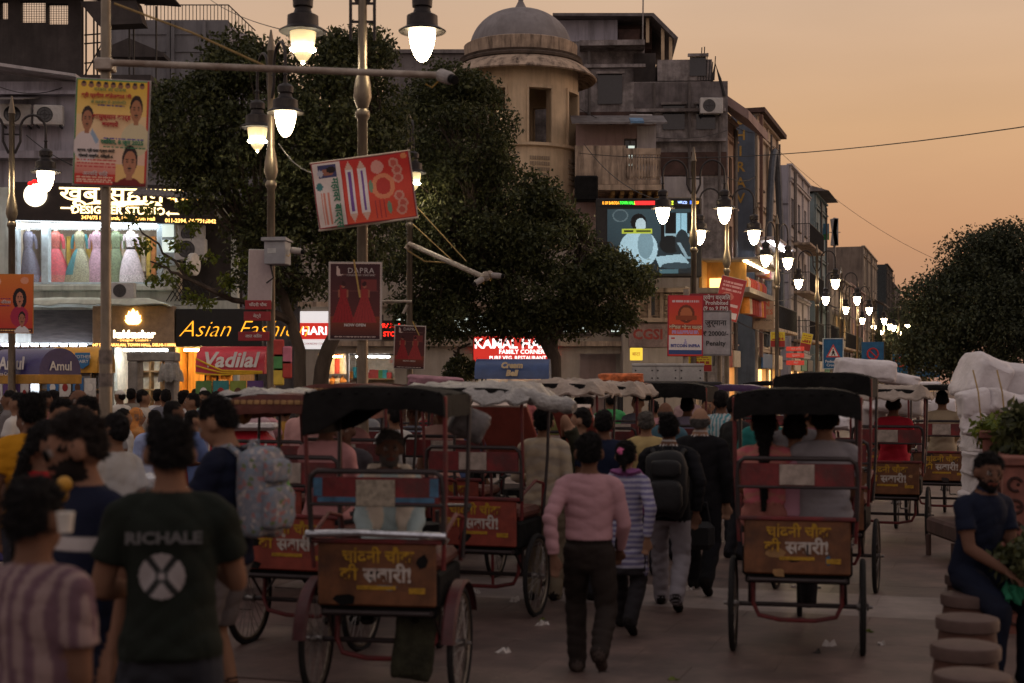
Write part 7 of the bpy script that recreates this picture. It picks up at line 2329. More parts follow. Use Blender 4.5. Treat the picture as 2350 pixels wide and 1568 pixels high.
for dx in (-.25, .22):
    sh_ = obj('shield', MB().prism([(-.14, .14), (.14, .14), (.12, -.08), (0, -.16), (-.12, -.08)], -.03, 0).mesh('shield', mat('shield_blue', (.04, .16, .36))), c2, (dx, -.42, Z(828, 26.5)))
    text(sh_, 'MOTHER\nDAIRY', 0, .02, .085, INK_WHITE, y=-.036)
c3 = cart('red ice cream cart with white script and yellow swoosh under the tree', 542, 20.5, R(-2), M_CREDHOOD, .98, 'Vadilal', INK_WHITE, [mat('tab_green', (.10, .2, .06)), mat('tab_teal', (.04, .2, .2)), mat('tab_olive', (.2, .25, .05)), pur, mat('tab_plum', (.2, .05, .15))], hz=(Z(858, 20.5), Z(795, 20.5)), lsize=.30, shear=.25, body_m=M_CREDHOOD)
sw_ = MB()
for q in range(3):
    sw_.tube([(-.48, -.43, Z(848, 20.5) + .10 * q - .05), (-.30, -.435, Z(852, 20.5) + .07 * q - .05), (-.1, -.438, Z(856, 20.5) + .03 * q - .03), (.47, -.43, Z(852, 20.5) + .01 * q - .03)], .014, 6)
obj('swoosh', sw_.mesh('swoosh', mat('swoosh_yellow', (.6, .36, .02)), True), c3)
c4 = cart('blue ice cream cart hood above the rickshaw covers in the middle', 1178, 24.0, R(-4), M_BHOOD, 1.24, 'Cream\nBell', mat('cream_script', (.55, .42, .25)), None, hz=(Z(870, 24), Z(824, 24)), lsize=.13, shear=.2)
fz_ = thing('ice_cream_freezer', 'red rounded ice cream freezer with white script behind the backpack man', 'freezer', (X(560, 14.5), 14.5, 0), R(5))
obj('cabinet', MB().cbox(-.32, .32, -.3, .3, .35, 1.45, .12).mesh('cabinet', M_CREDHOOD), fz_)
obj('lid', MB().cbox(-.34, .34, -.32, .32, 1.453, 1.52, .03).mesh('lid', M_WHITEW), fz_)
text(fz_, 'Vadilal', .03, 1.28, .16, INK_WHITE, y=-.306, shear=.25, bold=.004)
obj('price_plate', MB().cbox(-.08, .14, -.312, -.303, 1.05, 1.13, .004).mesh('price_plate', M_WHITEPL), fz_)
for sx in (-.25, .25):
    obj('leg', MB().tube([(sx, 0, 0), (sx, 0, .36)], .03, 6).mesh('leg', M_IRON), fz_)
M_CLOTHRED = mat('stall_cloth_maroon', (.12, .03, .035), .9, var=.4, scale=12)
def stall(label, px, Y_, w, h, m):
    t = thing('snack_stall', label, 'stall', (X(px, Y_), Y_, 0), R(-4), 'snack stalls at the left')
    obj('table_top', MB().cbox(-w / 2, w / 2, -.4, .4, h - .05, h, .015).mesh('table_top', mat('stall_top', (.42, .36, .28), .5, var=.3)), t)
    obj('skirt', MB().cbox(-w / 2 + .02, w / 2 - .02, -.38, .38, .15, h - .052, .02).mesh('skirt', m), t)
    for sx in (-1, 1):
        for sy in (-.3, .3):
            obj('leg', cached(('sleg', h), lambda: MB().tube([(0, 0, 0), (0, 0, .2)], .03, 6).mesh('leg', M_IRON)), t, (sx * (w / 2 - .1), sy, 0))
    return t
stall('snack stall with a maroon front left of the black shirt man', 310, 12.8, 1.3, .98, M_CLOTHRED)
stall('snack stall behind the yellow shirt man', 130, 14.5, 1.4, .95, M_NAVY)
stall('low food stall hidden behind the smoking man', 300, 8.2, .9, .85, mat('stall_dark', (.035, .035, .04), .8))
for i, (px_, py_, Y_, r_) in enumerate(((268, 1068, 8.1, .10), (300, 1098, 8.2, .12), (255, 1105, 8.0, .09), (345, 985, 12.6, .12))):
    tag(MB().lathe([(r_ * .5, 0), (r_ * .95, r_ * .3), (r_, r_ * .75), (r_ * .98, r_ * .9), (r_ * 1.05, r_ * .92), (r_ * .55, r_ * 1.15), (r_ * .1, r_ * 1.3)], 18).build('steel_pot', M_CHROME, None, True, (X(px_, Y_), Y_, (.852, .853, .853, .985)[i])),
        ('steel pot with a domed lid on the low stall', 'wide steel pot in the middle of the low stall', 'small steel pot at the near end of the low stall', 'steel bowl on the maroon stall')[i], 'pot', 'steel pots on the stalls')
bt = thing('sauce_bottle', 'glowing yellow sauce bottle on the stall under the navy cart', 'bottle', (X(141, 21), 21, 1.05))
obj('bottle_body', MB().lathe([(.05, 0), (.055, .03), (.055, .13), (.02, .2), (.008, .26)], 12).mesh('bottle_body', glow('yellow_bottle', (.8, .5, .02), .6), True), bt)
tag(MB().cbox(-.7, .7, -.25, .25, 0, 1.05, .02).build('counter', M_NAVY, None, False, (X(120, 21.3), 21.3, 0)), 'dark counter that carries the yellow bottle', 'counter')
tag(MB().cbox(-.04, .04, -.005, .005, -.08, .08, .004).build('phone', glow('phone_screen', (.8, .9, 1.0), 2.5), None, False, P(80, 960 - 60, 14)), 'lit phone held up among the crowd at the left', 'phone')
tag(MB().ball((0, 0, 0), .031, 10, 8).build('lemon', mat('lemon_yellow', (.40, .20, .02), .6), None, True, P(148, 1112, 5.3)), 'upper yellow fruit beside the bearded man', 'fruit', 'yellow fruits in hand')
tag(MB().ball((0, 0, 0), .030, 10, 8).build('lemon', mat('lemon_yellow', (.40, .20, .02), .6), None, True, P(140, 1136, 5.32)), 'lower yellow fruit beside the bearded man', 'fruit', 'yellow fruits in hand')
sg = thing('scanner_gate', 'grey walk-through frame standing before the lit lotus shop', 'gate', (X(353, 27), 27, 0), R(-3))
for sx in (-.35, .35):
    obj('post', MB().cbox(sx - .09, sx + .09, -.2, .2, 0, Z(830, 27), .02).mesh('post', mat('scanner_grey', (.26, .24, .23), .6, grime=.4)), sg)
obj('head_box', MB().cbox(-.46, .46, -.2, .2, Z(830, 27) + .002, Z(815, 27) + .05, .02).mesh('head_box', MATS['scanner_grey']), sg)
hb_ = drape(.35, .5, 0, .3, 9)
tag(hb_.build('hanging_plastic', M_PLASTIC, None, True, P(392, 836, 26.6)), 'crumpled plastic hanging on the grey walk-through frame', 'plastic sheet')
# ================================================================== rickshaws in the road
def RP(px, Y_):
    return (X(px, Y_), Y_, 0)
rk1 = rickshaw('near left rickshaw with a black hood, blue and red back board and painted panel', RP(890, 8.8), canopy='half', backboard='blue', panel='brown', k=1.0, high=1.92, yaw=-9)
obj('seat_rim', MB().tube([(-.43, -.30, 1.03), (-.1, -.315, 1.045), (.43, -.30, 1.03)], .022, 8).mesh('seat_rim', M_CHROME, True), rk1)
sk_ = drape(.42, .3, 0, .5, 14)
rickshaw('red rickshaw with a fringed maroon hood behind the backpack man', RP(700, 10.4), canopy='brown', panel='red', high=1.86)
rk3 = rickshaw('red rickshaw left of the pink shirt man, rolled plastic on its hood', RP(1113, 11.9), canopy='thin', panel='red', high=1.90, cover=(3, M_PLASTIC), full=False)
rl_ = MB()
for i in range(13):
    pass
p0, p1 = P(1190, 905, 11.5), P(1318, 938, 11.2)
pts, rr = [], []
for i in range(13):
    q = i / 12
    pts.append(p0.lerp(p1, q) + Vector((0, 0, .01 * math.sin(9 * q))))
    rr.append(.066 + .008 * math.sin(31 * q) - (.02 if i in (0, 12) else 0))
tag(MB().tube(pts, rr, 12).build('plastic_roll', M_PLASTIC, None, True), 'rolled grey plastic sheet tied to the hood left of the pink shirt man', 'plastic roll')
rickshaw('passenger rickshaw at the right with three riders and a black hood', RP(1830, 10.2), canopy='black', panel='brown', high=1.90, yaw=-12, full=False)
rickshaw('rickshaw just ahead of the three riders, tall black hood', RP(1895, 13.2), canopy='black', panel='brown', high=2.03, full=False)
rickshaw('rickshaw of the red shirted rider under white sacks', RP(2040, 17.2), canopy='thin', panel='brown', high=1.86, cover=(7, M_WHITESHEET), full=False)
rickshaw('rickshaw of the cream shirted rider beside the sack load', RP(2162, 19.5), canopy='thin', panel='brown', high=1.90)
rickshaw('distant rickshaw with a glossy black hood beyond the bald man', RP(1552, 17.5), canopy='black', panel='red', high=1.93)
rickshaw('rickshaw under an off white cover in the middle of the jam', RP(1300, 15.4), canopy='thin', panel='red', high=1.93, cover=(11, M_WHITESHEET))
rickshaw('rickshaw with a flat brown roof behind the near left one', RP(820, 13.4), canopy='brown', panel='maroon', high=1.93)
rickshaw('rickshaw with a crumpled grey cover right of the near left hood', RP(1040, 14.2), canopy='thin', panel='red', high=1.89, cover=(17, M_PLASTIC))
rickshaw('rickshaw with an orange heap on its roof left of the white boxes', RP(1440, 19.5), canopy='brown', panel='red', high=1.93)
rickshaw('far rickshaw with a purple hood behind the striped shirt man', RP(1690, 21), canopy='purple', panel='maroon', high=1.90)
rickshaw('far rickshaw with a thin dark hood behind the tall black hood', RP(1770, 24), canopy='thin', panel='red', high=1.95)
rickshaw('far rickshaw covered in white cloth near the crossing sign', RP(1975, 24), canopy='thin', panel='red', high=1.86, cover=(23, M_WHITESHEET))
rickshaw('small rickshaw beyond the sacks in the road', RP(2060, 30), canopy='thin', panel='red', high=1.9)
rickshaw('rickshaw with a mauve bundle behind the grey cover', RP(1000, 18.5), canopy='thin', panel='red', high=1.92)
rickshaw('rickshaw wedged behind the pale blue kurta, dark flat hood', RP(935, 16.4), canopy='black', panel='maroon', high=1.88)
rickshaw('rickshaw half seen between the cream shirt man and the navy tee', RP(1395, 16.6), canopy='thin', panel='red', high=1.9, cover=(29, M_WHITESHEET))
rickshaw('rickshaw behind the fringed hood with a torn grey sheet', RP(640, 13.0), canopy='thin', panel='red', high=1.84, cover=(31, M_PLASTIC))
for px_, Y_, w_, lab in ((1165, 13.2, .55, 'sloping brick red board with white seams left of the cream shirt man'), (1325, 14.3, .42, 'sloping brick red board with white seams beside the man hiding his face')):
    t = thing('sloping_board', lab, 'board', P(px_, 985, Y_), R(-25))
    M_ = Matrix.Rotation(R(-52), 4, 'X')
    m = MB().cbox(-w_ / 2, w_ / 2, -.28, .28, -.02, .02, .008, M=M_)
    obj('panel', m.mesh('panel', mat('brick_board', (.24, .055, .04), .6, var=.2)), t)
    q = MB()
    for i in range(4):
        x = -w_ / 2 + w_ * (i + .5) / 4
        q.box(x - .005, x + .005, -.279, .279, .0202, .025, 0, M_)
    q.box(-w_ / 2, w_ / 2, -.30, -.281, -.022, .027, 0, M_)
    obj('seam', q.mesh('seam', mat('seam_cream', (.5, .4, .34))), t)
    for sx in (-1, 1):
        obj('prop', MB().tube([(sx * w_ * .45, .15, -.1), (sx * w_ * .45, .2, -Z(985, Y_))], .014, 6).mesh('prop', M_RED), t)
# ================================================================== loads: sacks, boxes, bundles
M_SACK = mat('white_woven_sack', (.58, .54, .545), .75, var=.14, scale=4, bump=.5)
def sack(label, loc, size, rot=(0, 0, 0), seed=0, group='white sacks', m=None):
    g_ = random.Random(seed)
    mm = MB()
    nu, nv = 52, 32
    fo = [(g_.uniform(-5, 5), g_.uniform(-5, 5), g_.uniform(-6, 6), g_.uniform(0, 6.3), g_.uniform(2, 4)) for _ in range(7)]
    for j in range(nv + 1):
        th = math.pi * (j + .02) / (nv + .04)
        for i in range(nu):
            a = 2 * math.pi * i / nu
            q = [math.copysign(abs(v) ** .42, v) for v in (math.sin(th) * math.cos(a), math.sin(th) * math.sin(a), -math.cos(th))]
            ear = (abs(q[0]) * abs(q[2])) ** 4
            w_ = .94 + .26 * ear
            for fx_, fy_, fz_, p_, wv in fo:
                w_ += (abs(math.sin(q[0] * fx_ + q[1] * fy_ + q[2] * fz_ + p_ + wv * .5 * math.sin(2.2 * q[0] + 3 * q[2] + p_))) ** .5 - .75) * .034
            pin = 1 - .16 * (abs(q[2]) ** 3) * (1 - abs(q[0]) ** 2)
            mm.v.append((q[0] * size[0] / 2 * w_, q[1] * size[1] / 2 * w_ * pin, q[2] * size[2] / 2 * w_))
    for j in range(nv):
        for i in range(nu):
            i2 = (i + 1) % nu
            mm.f.append((j * nu + i, j * nu + i2, (j + 1) * nu + i2, (j + 1) * nu + i))
    mm.m = [0] * len(mm.f)
    o_ = mm.build('sack', m or M_SACK, None, True, loc)
    o_.data.polygons.foreach_set('use_smooth', [True] * len(o_.data.polygons))
    o_.rotation_euler = [R(q) for q in rot]
    return tag(o_, label, 'sack', group)
sack('dirty dark green sack hanging under the near left rickshaw', (X(952, 8.75), 8.75, .34), (.27, .2, .46), (0, 8, 0), 99, 'bundles', mat('green_sack', (.03, .03, .017), .9, var=.5, scale=9, bump=.6))
BYY = 15.3
for i, (px_, py_, w_, h_, ro, lab) in enumerate(((2250, 872, .44, .52, 24, 'peaked top white sack of the tall load at the right'), (2325, 882, .64, .48, 6, 'upper right white sack of the tall load'), (2300, 962, .82, .36, -4, 'second layer white sack of the tall load'),
                                                 (2295, 1015, .78, .32, 3, 'third layer white sack of the tall load'), (2295, 1062, .75, .30, -2, 'fourth layer white sack of the tall load'), (2290, 1110, .70, .30, 2, 'lower white sack of the tall load'), (2290, 1162, .72, .34, 0, 'bottom white sack of the tall load'), (2370, 960, .7, .7, 10, 'white sack of the tall load cut by the picture edge'))):
    sack(lab, P(px_, py_, BYY + .1 * (i % 2)), (w_, .9, h_), (0, ro, random.uniform(-8, 8)), i)
tag(MB().cbox(-.6, .9, -.5, .6, .25, .44, .03).tube([(-.6, -.4, .25), (-.6, -.4, 0)], .03, 6).tube([(.8, -.4, .25), (.8, -.4, 0)], .03, 6).tube([(-.6, .5, .25), (-.6, .5, 0)], .03, 6).tube([(.8, .5, .25), (.8, .5, 0)], .03, 6).build('hand_cart', M_BRICKW, None, False, (X(2290, BYY), BYY, 0)), 'low wooden hand cart under the tall sack load', 'hand cart')
sack('tan and green bundle on the tall sack load', P(2330, 998, 14.9), (.34, .5, .34), (0, 20, 0), 31, 'bundles', mat('tan_bundle', (.42, .30, .12), .8, var=.4))
for i, (px_, py_, Y_, w_, h_, ro, lab) in enumerate(((1985, 850, 22, .95, .36, 4, 'big white sack lying on the far roofs left of the peaked load'), (2065, 872, 23, .6, .22, 12, 'flatter white sack sloping down behind the big lying one'), (2050, 925, 20.5, .8, .35, 8, 'white sack behind the red shirted rider'), (1985, 960, 21, .6, .4, 0, 'white sack at the shoulder of the tall black hood'), (2120, 885, 27, .6, .16, 0, 'low white sack in the far gap'), (2150, 935, 22, .5, .3, 0, 'white sack between the two right rickshaws'), (1905, 970, 15.0, .34, .16, 0, 'small white bundle beside the grey shirted rider'))):
    sack(lab, P(px_, py_, Y_), (w_, .6, h_), (0, ro, 0), 50 + i)
for i, (px_, py_, w_, lab) in enumerate(((1478, 855, .40, 'left white riveted trunk in the row of boxes'), (1530, 858, .42, 'middle white riveted trunk in the row of boxes'), (1585, 852, .44, 'right white trunk with a raised lid'))):
    t = thing('metal_trunk', lab, 'trunk', P(px_, 876, 24.5), R(-6), 'white metal trunks')
    obj('case', MB().cbox(-w_ / 2, w_ / 2, -.15, .15, 0, .26, .01).mesh('case', mat('trunk_white', (.40, .38, .36), .5, var=.2, grime=.3)), t)
    obj('lid', MB().cbox(-w_ / 2 - .01, w_ / 2 + .01, -.16, .16, .263, .31, .01).mesh('lid', MATS['trunk_white']), t)
    rv = MB()
    for a in range(2):
        for b_ in range(2):
            rv.ball((-w_ / 2 + .06 + a * (w_ - .12), -.152, .06 + b_ * .13), .014, 6, 4)
    obj('rivet', rv.mesh('rivet', M_IRON), t)
tag(MB().cbox(-.9, .9, -.4, .4, 1.80, 1.88, .02).tube([(-.8, -.3, 0), (-.8, -.3, 1.8)], .03, 6).tube([(.8, -.3, 0), (.8, -.3, 1.8)], .03, 6).tube([(-.8, .3, 0), (-.8, .3, 1.8)], .03, 6).tube([(.8, .3, 0), (.8, .3, 1.8)], .03, 6).build('trunk_rack', M_IRON, None, False, (X(1530, 24.5), 24.5, Z(876, 24.5) - 1.882)), 'tall iron rack that carries the white trunks', 'rack')
sack('orange and red cloth heap on a rickshaw roof left of the trunks', P(1425, 868, 19.4), (.62, .5, .14), (0, 0, 0), 71, 'bundles', mat('orange_heap', (.45, .12, .04), .8, var=.6, scale=14))
sack('mauve bundle on a roof left of the blue cart hood', P(1000, 880, 18.4), (.75, .6, .20), (0, 4, 0), 72, 'bundles', mat('mauve_bundle', (.24, .12, .15), .8, var=.3))
sack('crumpled black and grey sheet bundled on the near left hood corner', P(1075, 972, 9.3), (.26, .2, .22), (0, 25, 10), 73, 'bundles', mat('dark_sheet', (.10, .09, .09), .6, var=.6, scale=8))
# ================================================================== right: planter, stools
def planter(label, px0, Y_, w, h, dep):
    t = thing('stone_planter', label, 'planter', (X(px0, Y_), Y_, 0), -A_ST, 'red sandstone planters')
    obj('wall', MB().cbox(0, w, 0, dep, 0, h, .015).mesh('wall', M_STONE), t)
    obj('rim', MB().cbox(-.03, w + .03, -.03, dep + .03, h + .002, h + .07, .01).mesh('rim', M_STONE), t)
    m = MB()
    rnd_ = random.Random(3)
    for i in range(int(w / .2) + 1):
        for j in range(int(h / .17)):
            cx, cz = .09 + i * .2, .14 + j * .17
            if cx > w - .05:
                continue
            m.ring((cx, -.004, cz), .05, .013, 'y', 14, 6, a0=.4 + (i + j) % 2 * 3, a1=5.2 + (i + j) % 2 * 3)
            m.ball((cx + .02, -.004, cz), (.014, .010, .014), 6, 4)
    obj('carving', m.mesh('carving', mat('carving_dark', (.045, .018, .014), .9)), t)['kind'] = 'stuff'  # raised rings and dots, darker than the wall stone
    return t
planter('carved sandstone planter with a yellow green shrub behind the seated man', 2255, 12.6, .9, 1.44, .9)
planter('nearer plain sandstone planter cut by the right picture edge', 2302, 10.9, .8, 1.30, 1.0)
def shrub(label, c, r, n, lm, size, seed):
    rnd_ = random.Random(seed)
    t = thing('planter_shrub', label, 'shrub', c, 0, 'shrubs in the planters')
    pts = crown_points([((0, 0, r[2] * .8), r, 1)], n, rnd_)
    m = MB()
    for p in pts[::2]:
        m.tube([(0, 0, -.15), (p[0] * .5, p[1] * .5, p[2] * .6), p], [.012, .008, .004], 5)
    obj('stems', m.mesh('stems', M_BARK), t)
    co, f = leaf_cloud(pts, 34, .11, size, seed)
    obj('foliage', raw_mesh('foliage', co, f, lm), t)
shrub('yellow green shrub in the carved planter', P(2305, 1010, 12.7), (.2, .3, .12), 26, M_LEAFY, .075, 61)
shrub('dark spiky shrub at the right picture edge above the sandstone', P(2352, 1052, 11.4), (.15, .25, .22), 34, M_LEAF, .10, 62)
shrub('dark leafy shrub low at the right edge by the seated man', P(2350, 1330, 9.0), (.12, .2, .16), 16, M_LEAF, .07, 63)
tag(drape(.16, .16, 0, .08, 77, .01, 10).build('green_net', mat('green_net', (.01, .12, .06), .8), None, True, P(2332, 1345, 9.0)), 'bright green plastic net by the seated man at the right edge', 'net')
for i, (px_, py_, lab) in enumerate(((2232, 1545, 'nearest round stone stool, cut by the lower edge'), (2216, 1477, 'second round stone stool from the bottom'), (2220, 1415, 'third round stone stool, in front of the seated man'), (2224, 1362, 'round stone stool under the seated man'), (2228, 1318, 'round stone stool just beyond the seated man'))):
    h_ = .58
    Y_ = (CAM_H - h_) * FPX / (py_ - 875)
    t = thing('stone_stool', lab, 'stool', (X(px_, Y_), Y_, 0), random.uniform(0, 6), 'round stone stools')
    obj('drum', cached('stoold', lambda: MB().lathe([(.165, 0), (.172, .02), (.168, .42), (.160, .50)], 24).mesh('drum', mat('stool_brown_stone', (.07, .030, .020), .8, var=.25, scale=9, grime=.4), True)), t)
    obj('seat_slab', cached('stools', lambda: MB().lathe([(.165, .502), (.178, .508), (.180, .555), (.175, .574), (.155, .58)], 28).mesh('seat_slab', mat('stool_seat_stone', (.075, .045, .037), .7, var=.2, scale=9), True)), t)
for i, (px_, py_, lab) in enumerate(((1157, 1503, 'crumpled white paper on the road ahead of the pink shirt man'), (1090, 1365, 'scrap of white paper near the red rickshaw wheel'), (1243, 1440, 'tiny scrap left of the pink shirt man'), (1905, 1487, 'faint scrap below the right rickshaw'), (1180, 1385, 'small bright scrap under the red rickshaw'), (1583, 1358, 'white scrap between the walkers'))):
    Y_ = CAM_H * FPX / (py_ - 875)
    m = drape(.10, .06, .03, .03, 90 + i, .003, 5)
    tag(m.build('paper_scrap', mat('paper_scrap', (.55, .5, .47), .8), None, True, (X(px_, Y_), Y_, .012), random.uniform(0, 3)), lab, 'litter', 'paper scraps on the road')
for i, (px_, py_, w_, h_, ro) in enumerate(((2235, 925, .34, .30, -12), (2300, 925, .40, .26, 14), (2345, 940, .36, .30, -6), (2240, 975, .32, .24, 8))):
    sack(ORD[i] + ' small white bag tucked into the front of the tall load', P(px_, py_, 14.85), (w_, .3, h_), (0, ro, i * 20), 140 + i)
for i, x_ in enumerate((2245, 2300)):
    tag(MB().tube([P(x_ - 12, 850, 14.75), P(x_, 900, 14.6), P(x_ + 6, 960, 14.62), P(x_ + 2, 1020, 14.7)], .008, 5).build('load_rope', MATS['yellow_rope'], None, True), ('left', 'right')[i] + ' rope tied down over the tall white sack load', 'rope', 'ropes on the sack load')
rl2 = random.Random(5)
for i in range(16):
    Y_ = rl2.uniform(9, 16)
    tag(obj('litter_scrap', cached(('litter', i % 4), lambda: drape(.05, .035, .012, .012, 200 + i, .002, 4).mesh('litter_scrap', (mat('paper_scrap', (.5, .5, .5)), mat('litter_tan', (.22, .15, .09)), M_LEAFY, mat('litter_dark', (.03, .025, .022)))[i % 4], True)), None, (X(rl2.uniform(1080, 2080), Y_), Y_, .02), rl2.uniform(0, 6)), 'tiny trodden scrap of litter on the road', 'litter', 'tiny trodden scraps')
sm_o = MB().ball((0, 0, 0), (.22, .18, .20), 16, 10).build('smoke', None, None, True, P(300, 1120, 7.6))
sm_o.data.materials.clear()
smm = bpy.data.materials.new('stall_smoke')
smm.use_nodes = True
nt = smm.node_tree
nt.nodes.remove(nt.nodes['Principled BSDF'])
pv = nt.nodes.new('ShaderNodeVolumePrincipled')
pv.inputs['Color'].default_value = (.75, .75, .8, 1)
nz = nt.nodes.new('ShaderNodeTexNoise')
nz.inputs['Scale'].default_value = 7
tcx = nt.nodes.new('ShaderNodeTexCoord')
nt.links.new(tcx.outputs['Object'], nz.inputs['Vector'])
rpv = ramp_of(nt, [(.48, (0, 0, 0)), (.75, (5, 5, 5))])
nt.links.new(nz.outputs['Fac'], rpv.inputs[0])
nt.links.new(rpv.outputs[0], pv.inputs['Density'])
nt.links.new(pv.outputs[0], nt.nodes['Material Output'].inputs['Volume'])
sm_o.data.materials.append(smm)
sm_o['kind'] = 'stuff'
tag(sm_o, 'thin bluish smoke rising from the low food stall', 'smoke')
# ================================================================== the people
def hp(px, py, Y_):
    return (X(px, Y_), Y_, 0), Z(py, Y_)
def stripes_v(c1, c2, w, ax=0):
    def f(co):
        k = (np.floor((co[:, ax] + .6 * np.abs(co[:, 1]) * (ax == 0)) / w) % 2).astype(bool)
        return np.where(k[:, None], np.array(c1), np.array(c2))
    return f
def stripes_h(c1, c2, w):
    def f(co):
        k = (np.floor(co[:, 2] / w) % 2).astype(bool)
        return np.where(k[:, None], np.array(c1), np.array(c2))
    return f
def chest_band(c, band, z0, z1):
    def f(co):
        k = (co[:, 2] > z0) & (co[:, 2] < z1) & (np.abs(co[:, 0]) < .19)
        return np.where(k[:, None], np.array(band), np.array(c))
    return f
def blotch(c1, c2, s, thr=.0):
    def f(co):
        v = np.sin(s * co[:, 0] + 1) * np.sin(s * co[:, 2] + 2) + np.sin(1.7 * s * co[:, 2] + s * co[:, 1])
        return np.where((v > thr)[:, None], np.array(c1), np.array(c2))
    return f
S = SKIN
# --- foreground left
l, h = hp(392, 972, 5.4)
bt_ = person('man in a black tee with a pale round logo on his back, near left', l, 8, h, arms=('bent', 'plate'), top_col=(.012, .015, .012), bot_col=(.03, .032, .04), skin=S[0], wide=1.0, belly=1.08, voxel=.0105, head=(.25, .15), seed=1)
lg = thing('shirt_print', 'pale lettering and crossed disc printed on the black tee', 'print', l, R(8))
kk = h / 1.70
pm = Canvas(44, 44, (.012, .015, .012))
pm.ell(.5, .5, .5, .5, (.26, .235, .235)).poly([(.1, .08), (.22, .0), (.9, .9), (.80, 1)], (.02, .02, .02)).poly([(.9, .08), (.78, .0), (.1, .9), (.2, 1)], (.02, .02, .02)).ell(.5, .5, .14, .14, (.05, .05, .05)).ell(.5, .5, .07, .07, (.25, .22, .22))
bpy.data.objects.remove(lg)
def on_back(o_, mesh, x, z, off=.004, name='shirt_print'):
    src = o_.data
    from mathutils.bvhtree import BVHTree
    bv = BVHTree.FromPolygons([v.co.copy() for v in src.vertices], [tuple(p.vertices) for p in src.polygons])
    keep = []
    for v in mesh.vertices:
        p = Vector((v.co.x + x, -.6, v.co.z + z))
        hit = bv.ray_cast(p, Vector((0, 1, 0)))
        yy = hit[0].y if hit[0] else -.10
        v.co = (p.x, yy - off, p.z)
    return obj(name, mesh, o_)
disc = pm.mesh(.165, .165, vcol_mat('shirt_ink', .9))
on_back(bt_, disc, -.02, 1.165)
import bmesh as _bm
b_ = _bm.new()
b_.from_mesh(disc)
ctr = Vector((-.02, 0, 1.165))
_bm.ops.delete(b_, geom=[f_ for f_ in b_.faces if (Vector((f_.calc_center_median().x, 0, f_.calc_center_median().z)) - ctr).length > .081], context='FACES')
b_.to_mesh(disc)
b_.free()
tc_ = text(bt_, 'RICHALE', 0, 0, .056, ink('grey_print', (.07, .066, .066)), y=-.175, bold=.002, sx=1.2)
tc_.location = (-.01, -.158, 1.302)
tc_.rotation_euler = (R(82), 0, 0)
l, h = hp(76, 1112, 4.3)
person('boy in a striped pale shirt seen from behind, at the lower left corner', l, -12, h, arms=('down', 'chest'), top='tee', top_col=stripes_v((.21, .15, .145), (.11, .065, .08), .024), bot_col=(.05, .045, .05), skin=S[2], wide=.84, voxel=.0105, head=(-.2, .1), seed=2)
tag(MB().lathe([(.020, 0), (.027, .06), (.025, .06)], 14).build('paper_cup', mat('paper_cup', (.45, .42, .38), .7), None, True, P(150, 1222, 4.2)), 'pale cup in the hand of the striped boy', 'cup', 'paper cups in hand')
l, h = hp(198, 968, 5.75)
person('bearded man in dark glasses and a navy tee with a white chest band', l, 140, h, arms=('down', 'bent'), top_col=chest_band((.010, .012, .026), (.42, .38, .37), 1.215, 1.275), bot_col=(.015, .017, .03), skin=(.19, .10, .066), beard=1.1, glasses=True, wide=1.05, voxel=.0105, head=(-.6, .3), seed=3, head_k=1.12, hair_col=(.012, .009, .008))
l, h = hp(522, 916, 7.9)
bp_ = person('tall man in a navy tee and shorts looking down, floral backpack on his back', l, 75, h, arms=('plate', 'bent'), top_col=(.008, .010, .022), bottom='shorts', bot_col=(.10, .085, .085), sock_col=(.008, .008, .01), skin=S[1], voxel=.011, head=(0, .5), seed=4, wide=1.05)
bk = thing('backpack', 'pale grey floral backpack worn by the tall man in shorts', 'backpack', (X(602, 6.75), 6.75, 0), R(68))
zz = Z(1112, 6.75)
def lump(w, d, hh, e=.5, n=20, k=14, bulge=.06):
    m = MB()
    for j in range(k + 1):
        th = math.pi * (j + .02) / (k + .04)
        for i in range(n):
            a = 2 * math.pi * i / n
            q = [math.copysign(abs(v) ** e, v) for v in (math.sin(th) * math.cos(a), math.sin(th) * math.sin(a), -math.cos(th))]
            s_ = 1 + bulge * math.sin(5 * q[0] + 4 * q[2]) * math.sin(4 * q[2] + 2)
            m.v.append((q[0] * w / 2 * s_, q[1] * d / 2 * s_, q[2] * hh / 2 * s_))
    for j in range(k):
        for i in range(n):
            i2 = (i + 1) % n
            m.f.append((j * n + i, j * n + i2, (j + 1) * n + i2, (j + 1) * n + i))
    m.m = [0] * len(m.f)
    return m
def pack(t, w, d, hh, m, pk):
    for nm, (w_, d_, h_), loc_, mm in (('bag', (w, d, hh), (0, 0, 0), m), ('front_pocket', (w * .78, .12, hh * .48), (0, -d / 2 - .01, -hh * .16), pk), ('top_pocket', (w * .7, .10, hh * .26), (0, -d / 2 + .0, hh * .24), m)):
        me_ = lump(w_, d_, h_).mesh(nm, mm)
        me_.polygons.foreach_set('use_smooth', [True] * len(me_.polygons))
        obj(nm, me_, t, loc_)
    for sx in (-1, 1):
        obj('strap', MB().tube([(sx * w * .26, d / 2 - .03, hh * .36), (sx * w * .36, d / 2 + .05, hh * .50), (sx * w * .40, d / 2 + .14, hh * .46), (sx * w * .42, d / 2 + .20, hh * .22), (sx * w * .42, d / 2 + .14, -hh * .10), (sx * w * .36, d / 2, -hh * .30)], .020, 6).mesh('strap', m, True), t)
    obj('handle', MB().tube([(-.05, d * .3, hh / 2 - .03), (-.03, d * .3, hh / 2 + .03), (.03, d * .3, hh / 2 + .03), (.05, d * .3, hh / 2 - .03)], .010, 6).mesh('handle', pk, True), t)
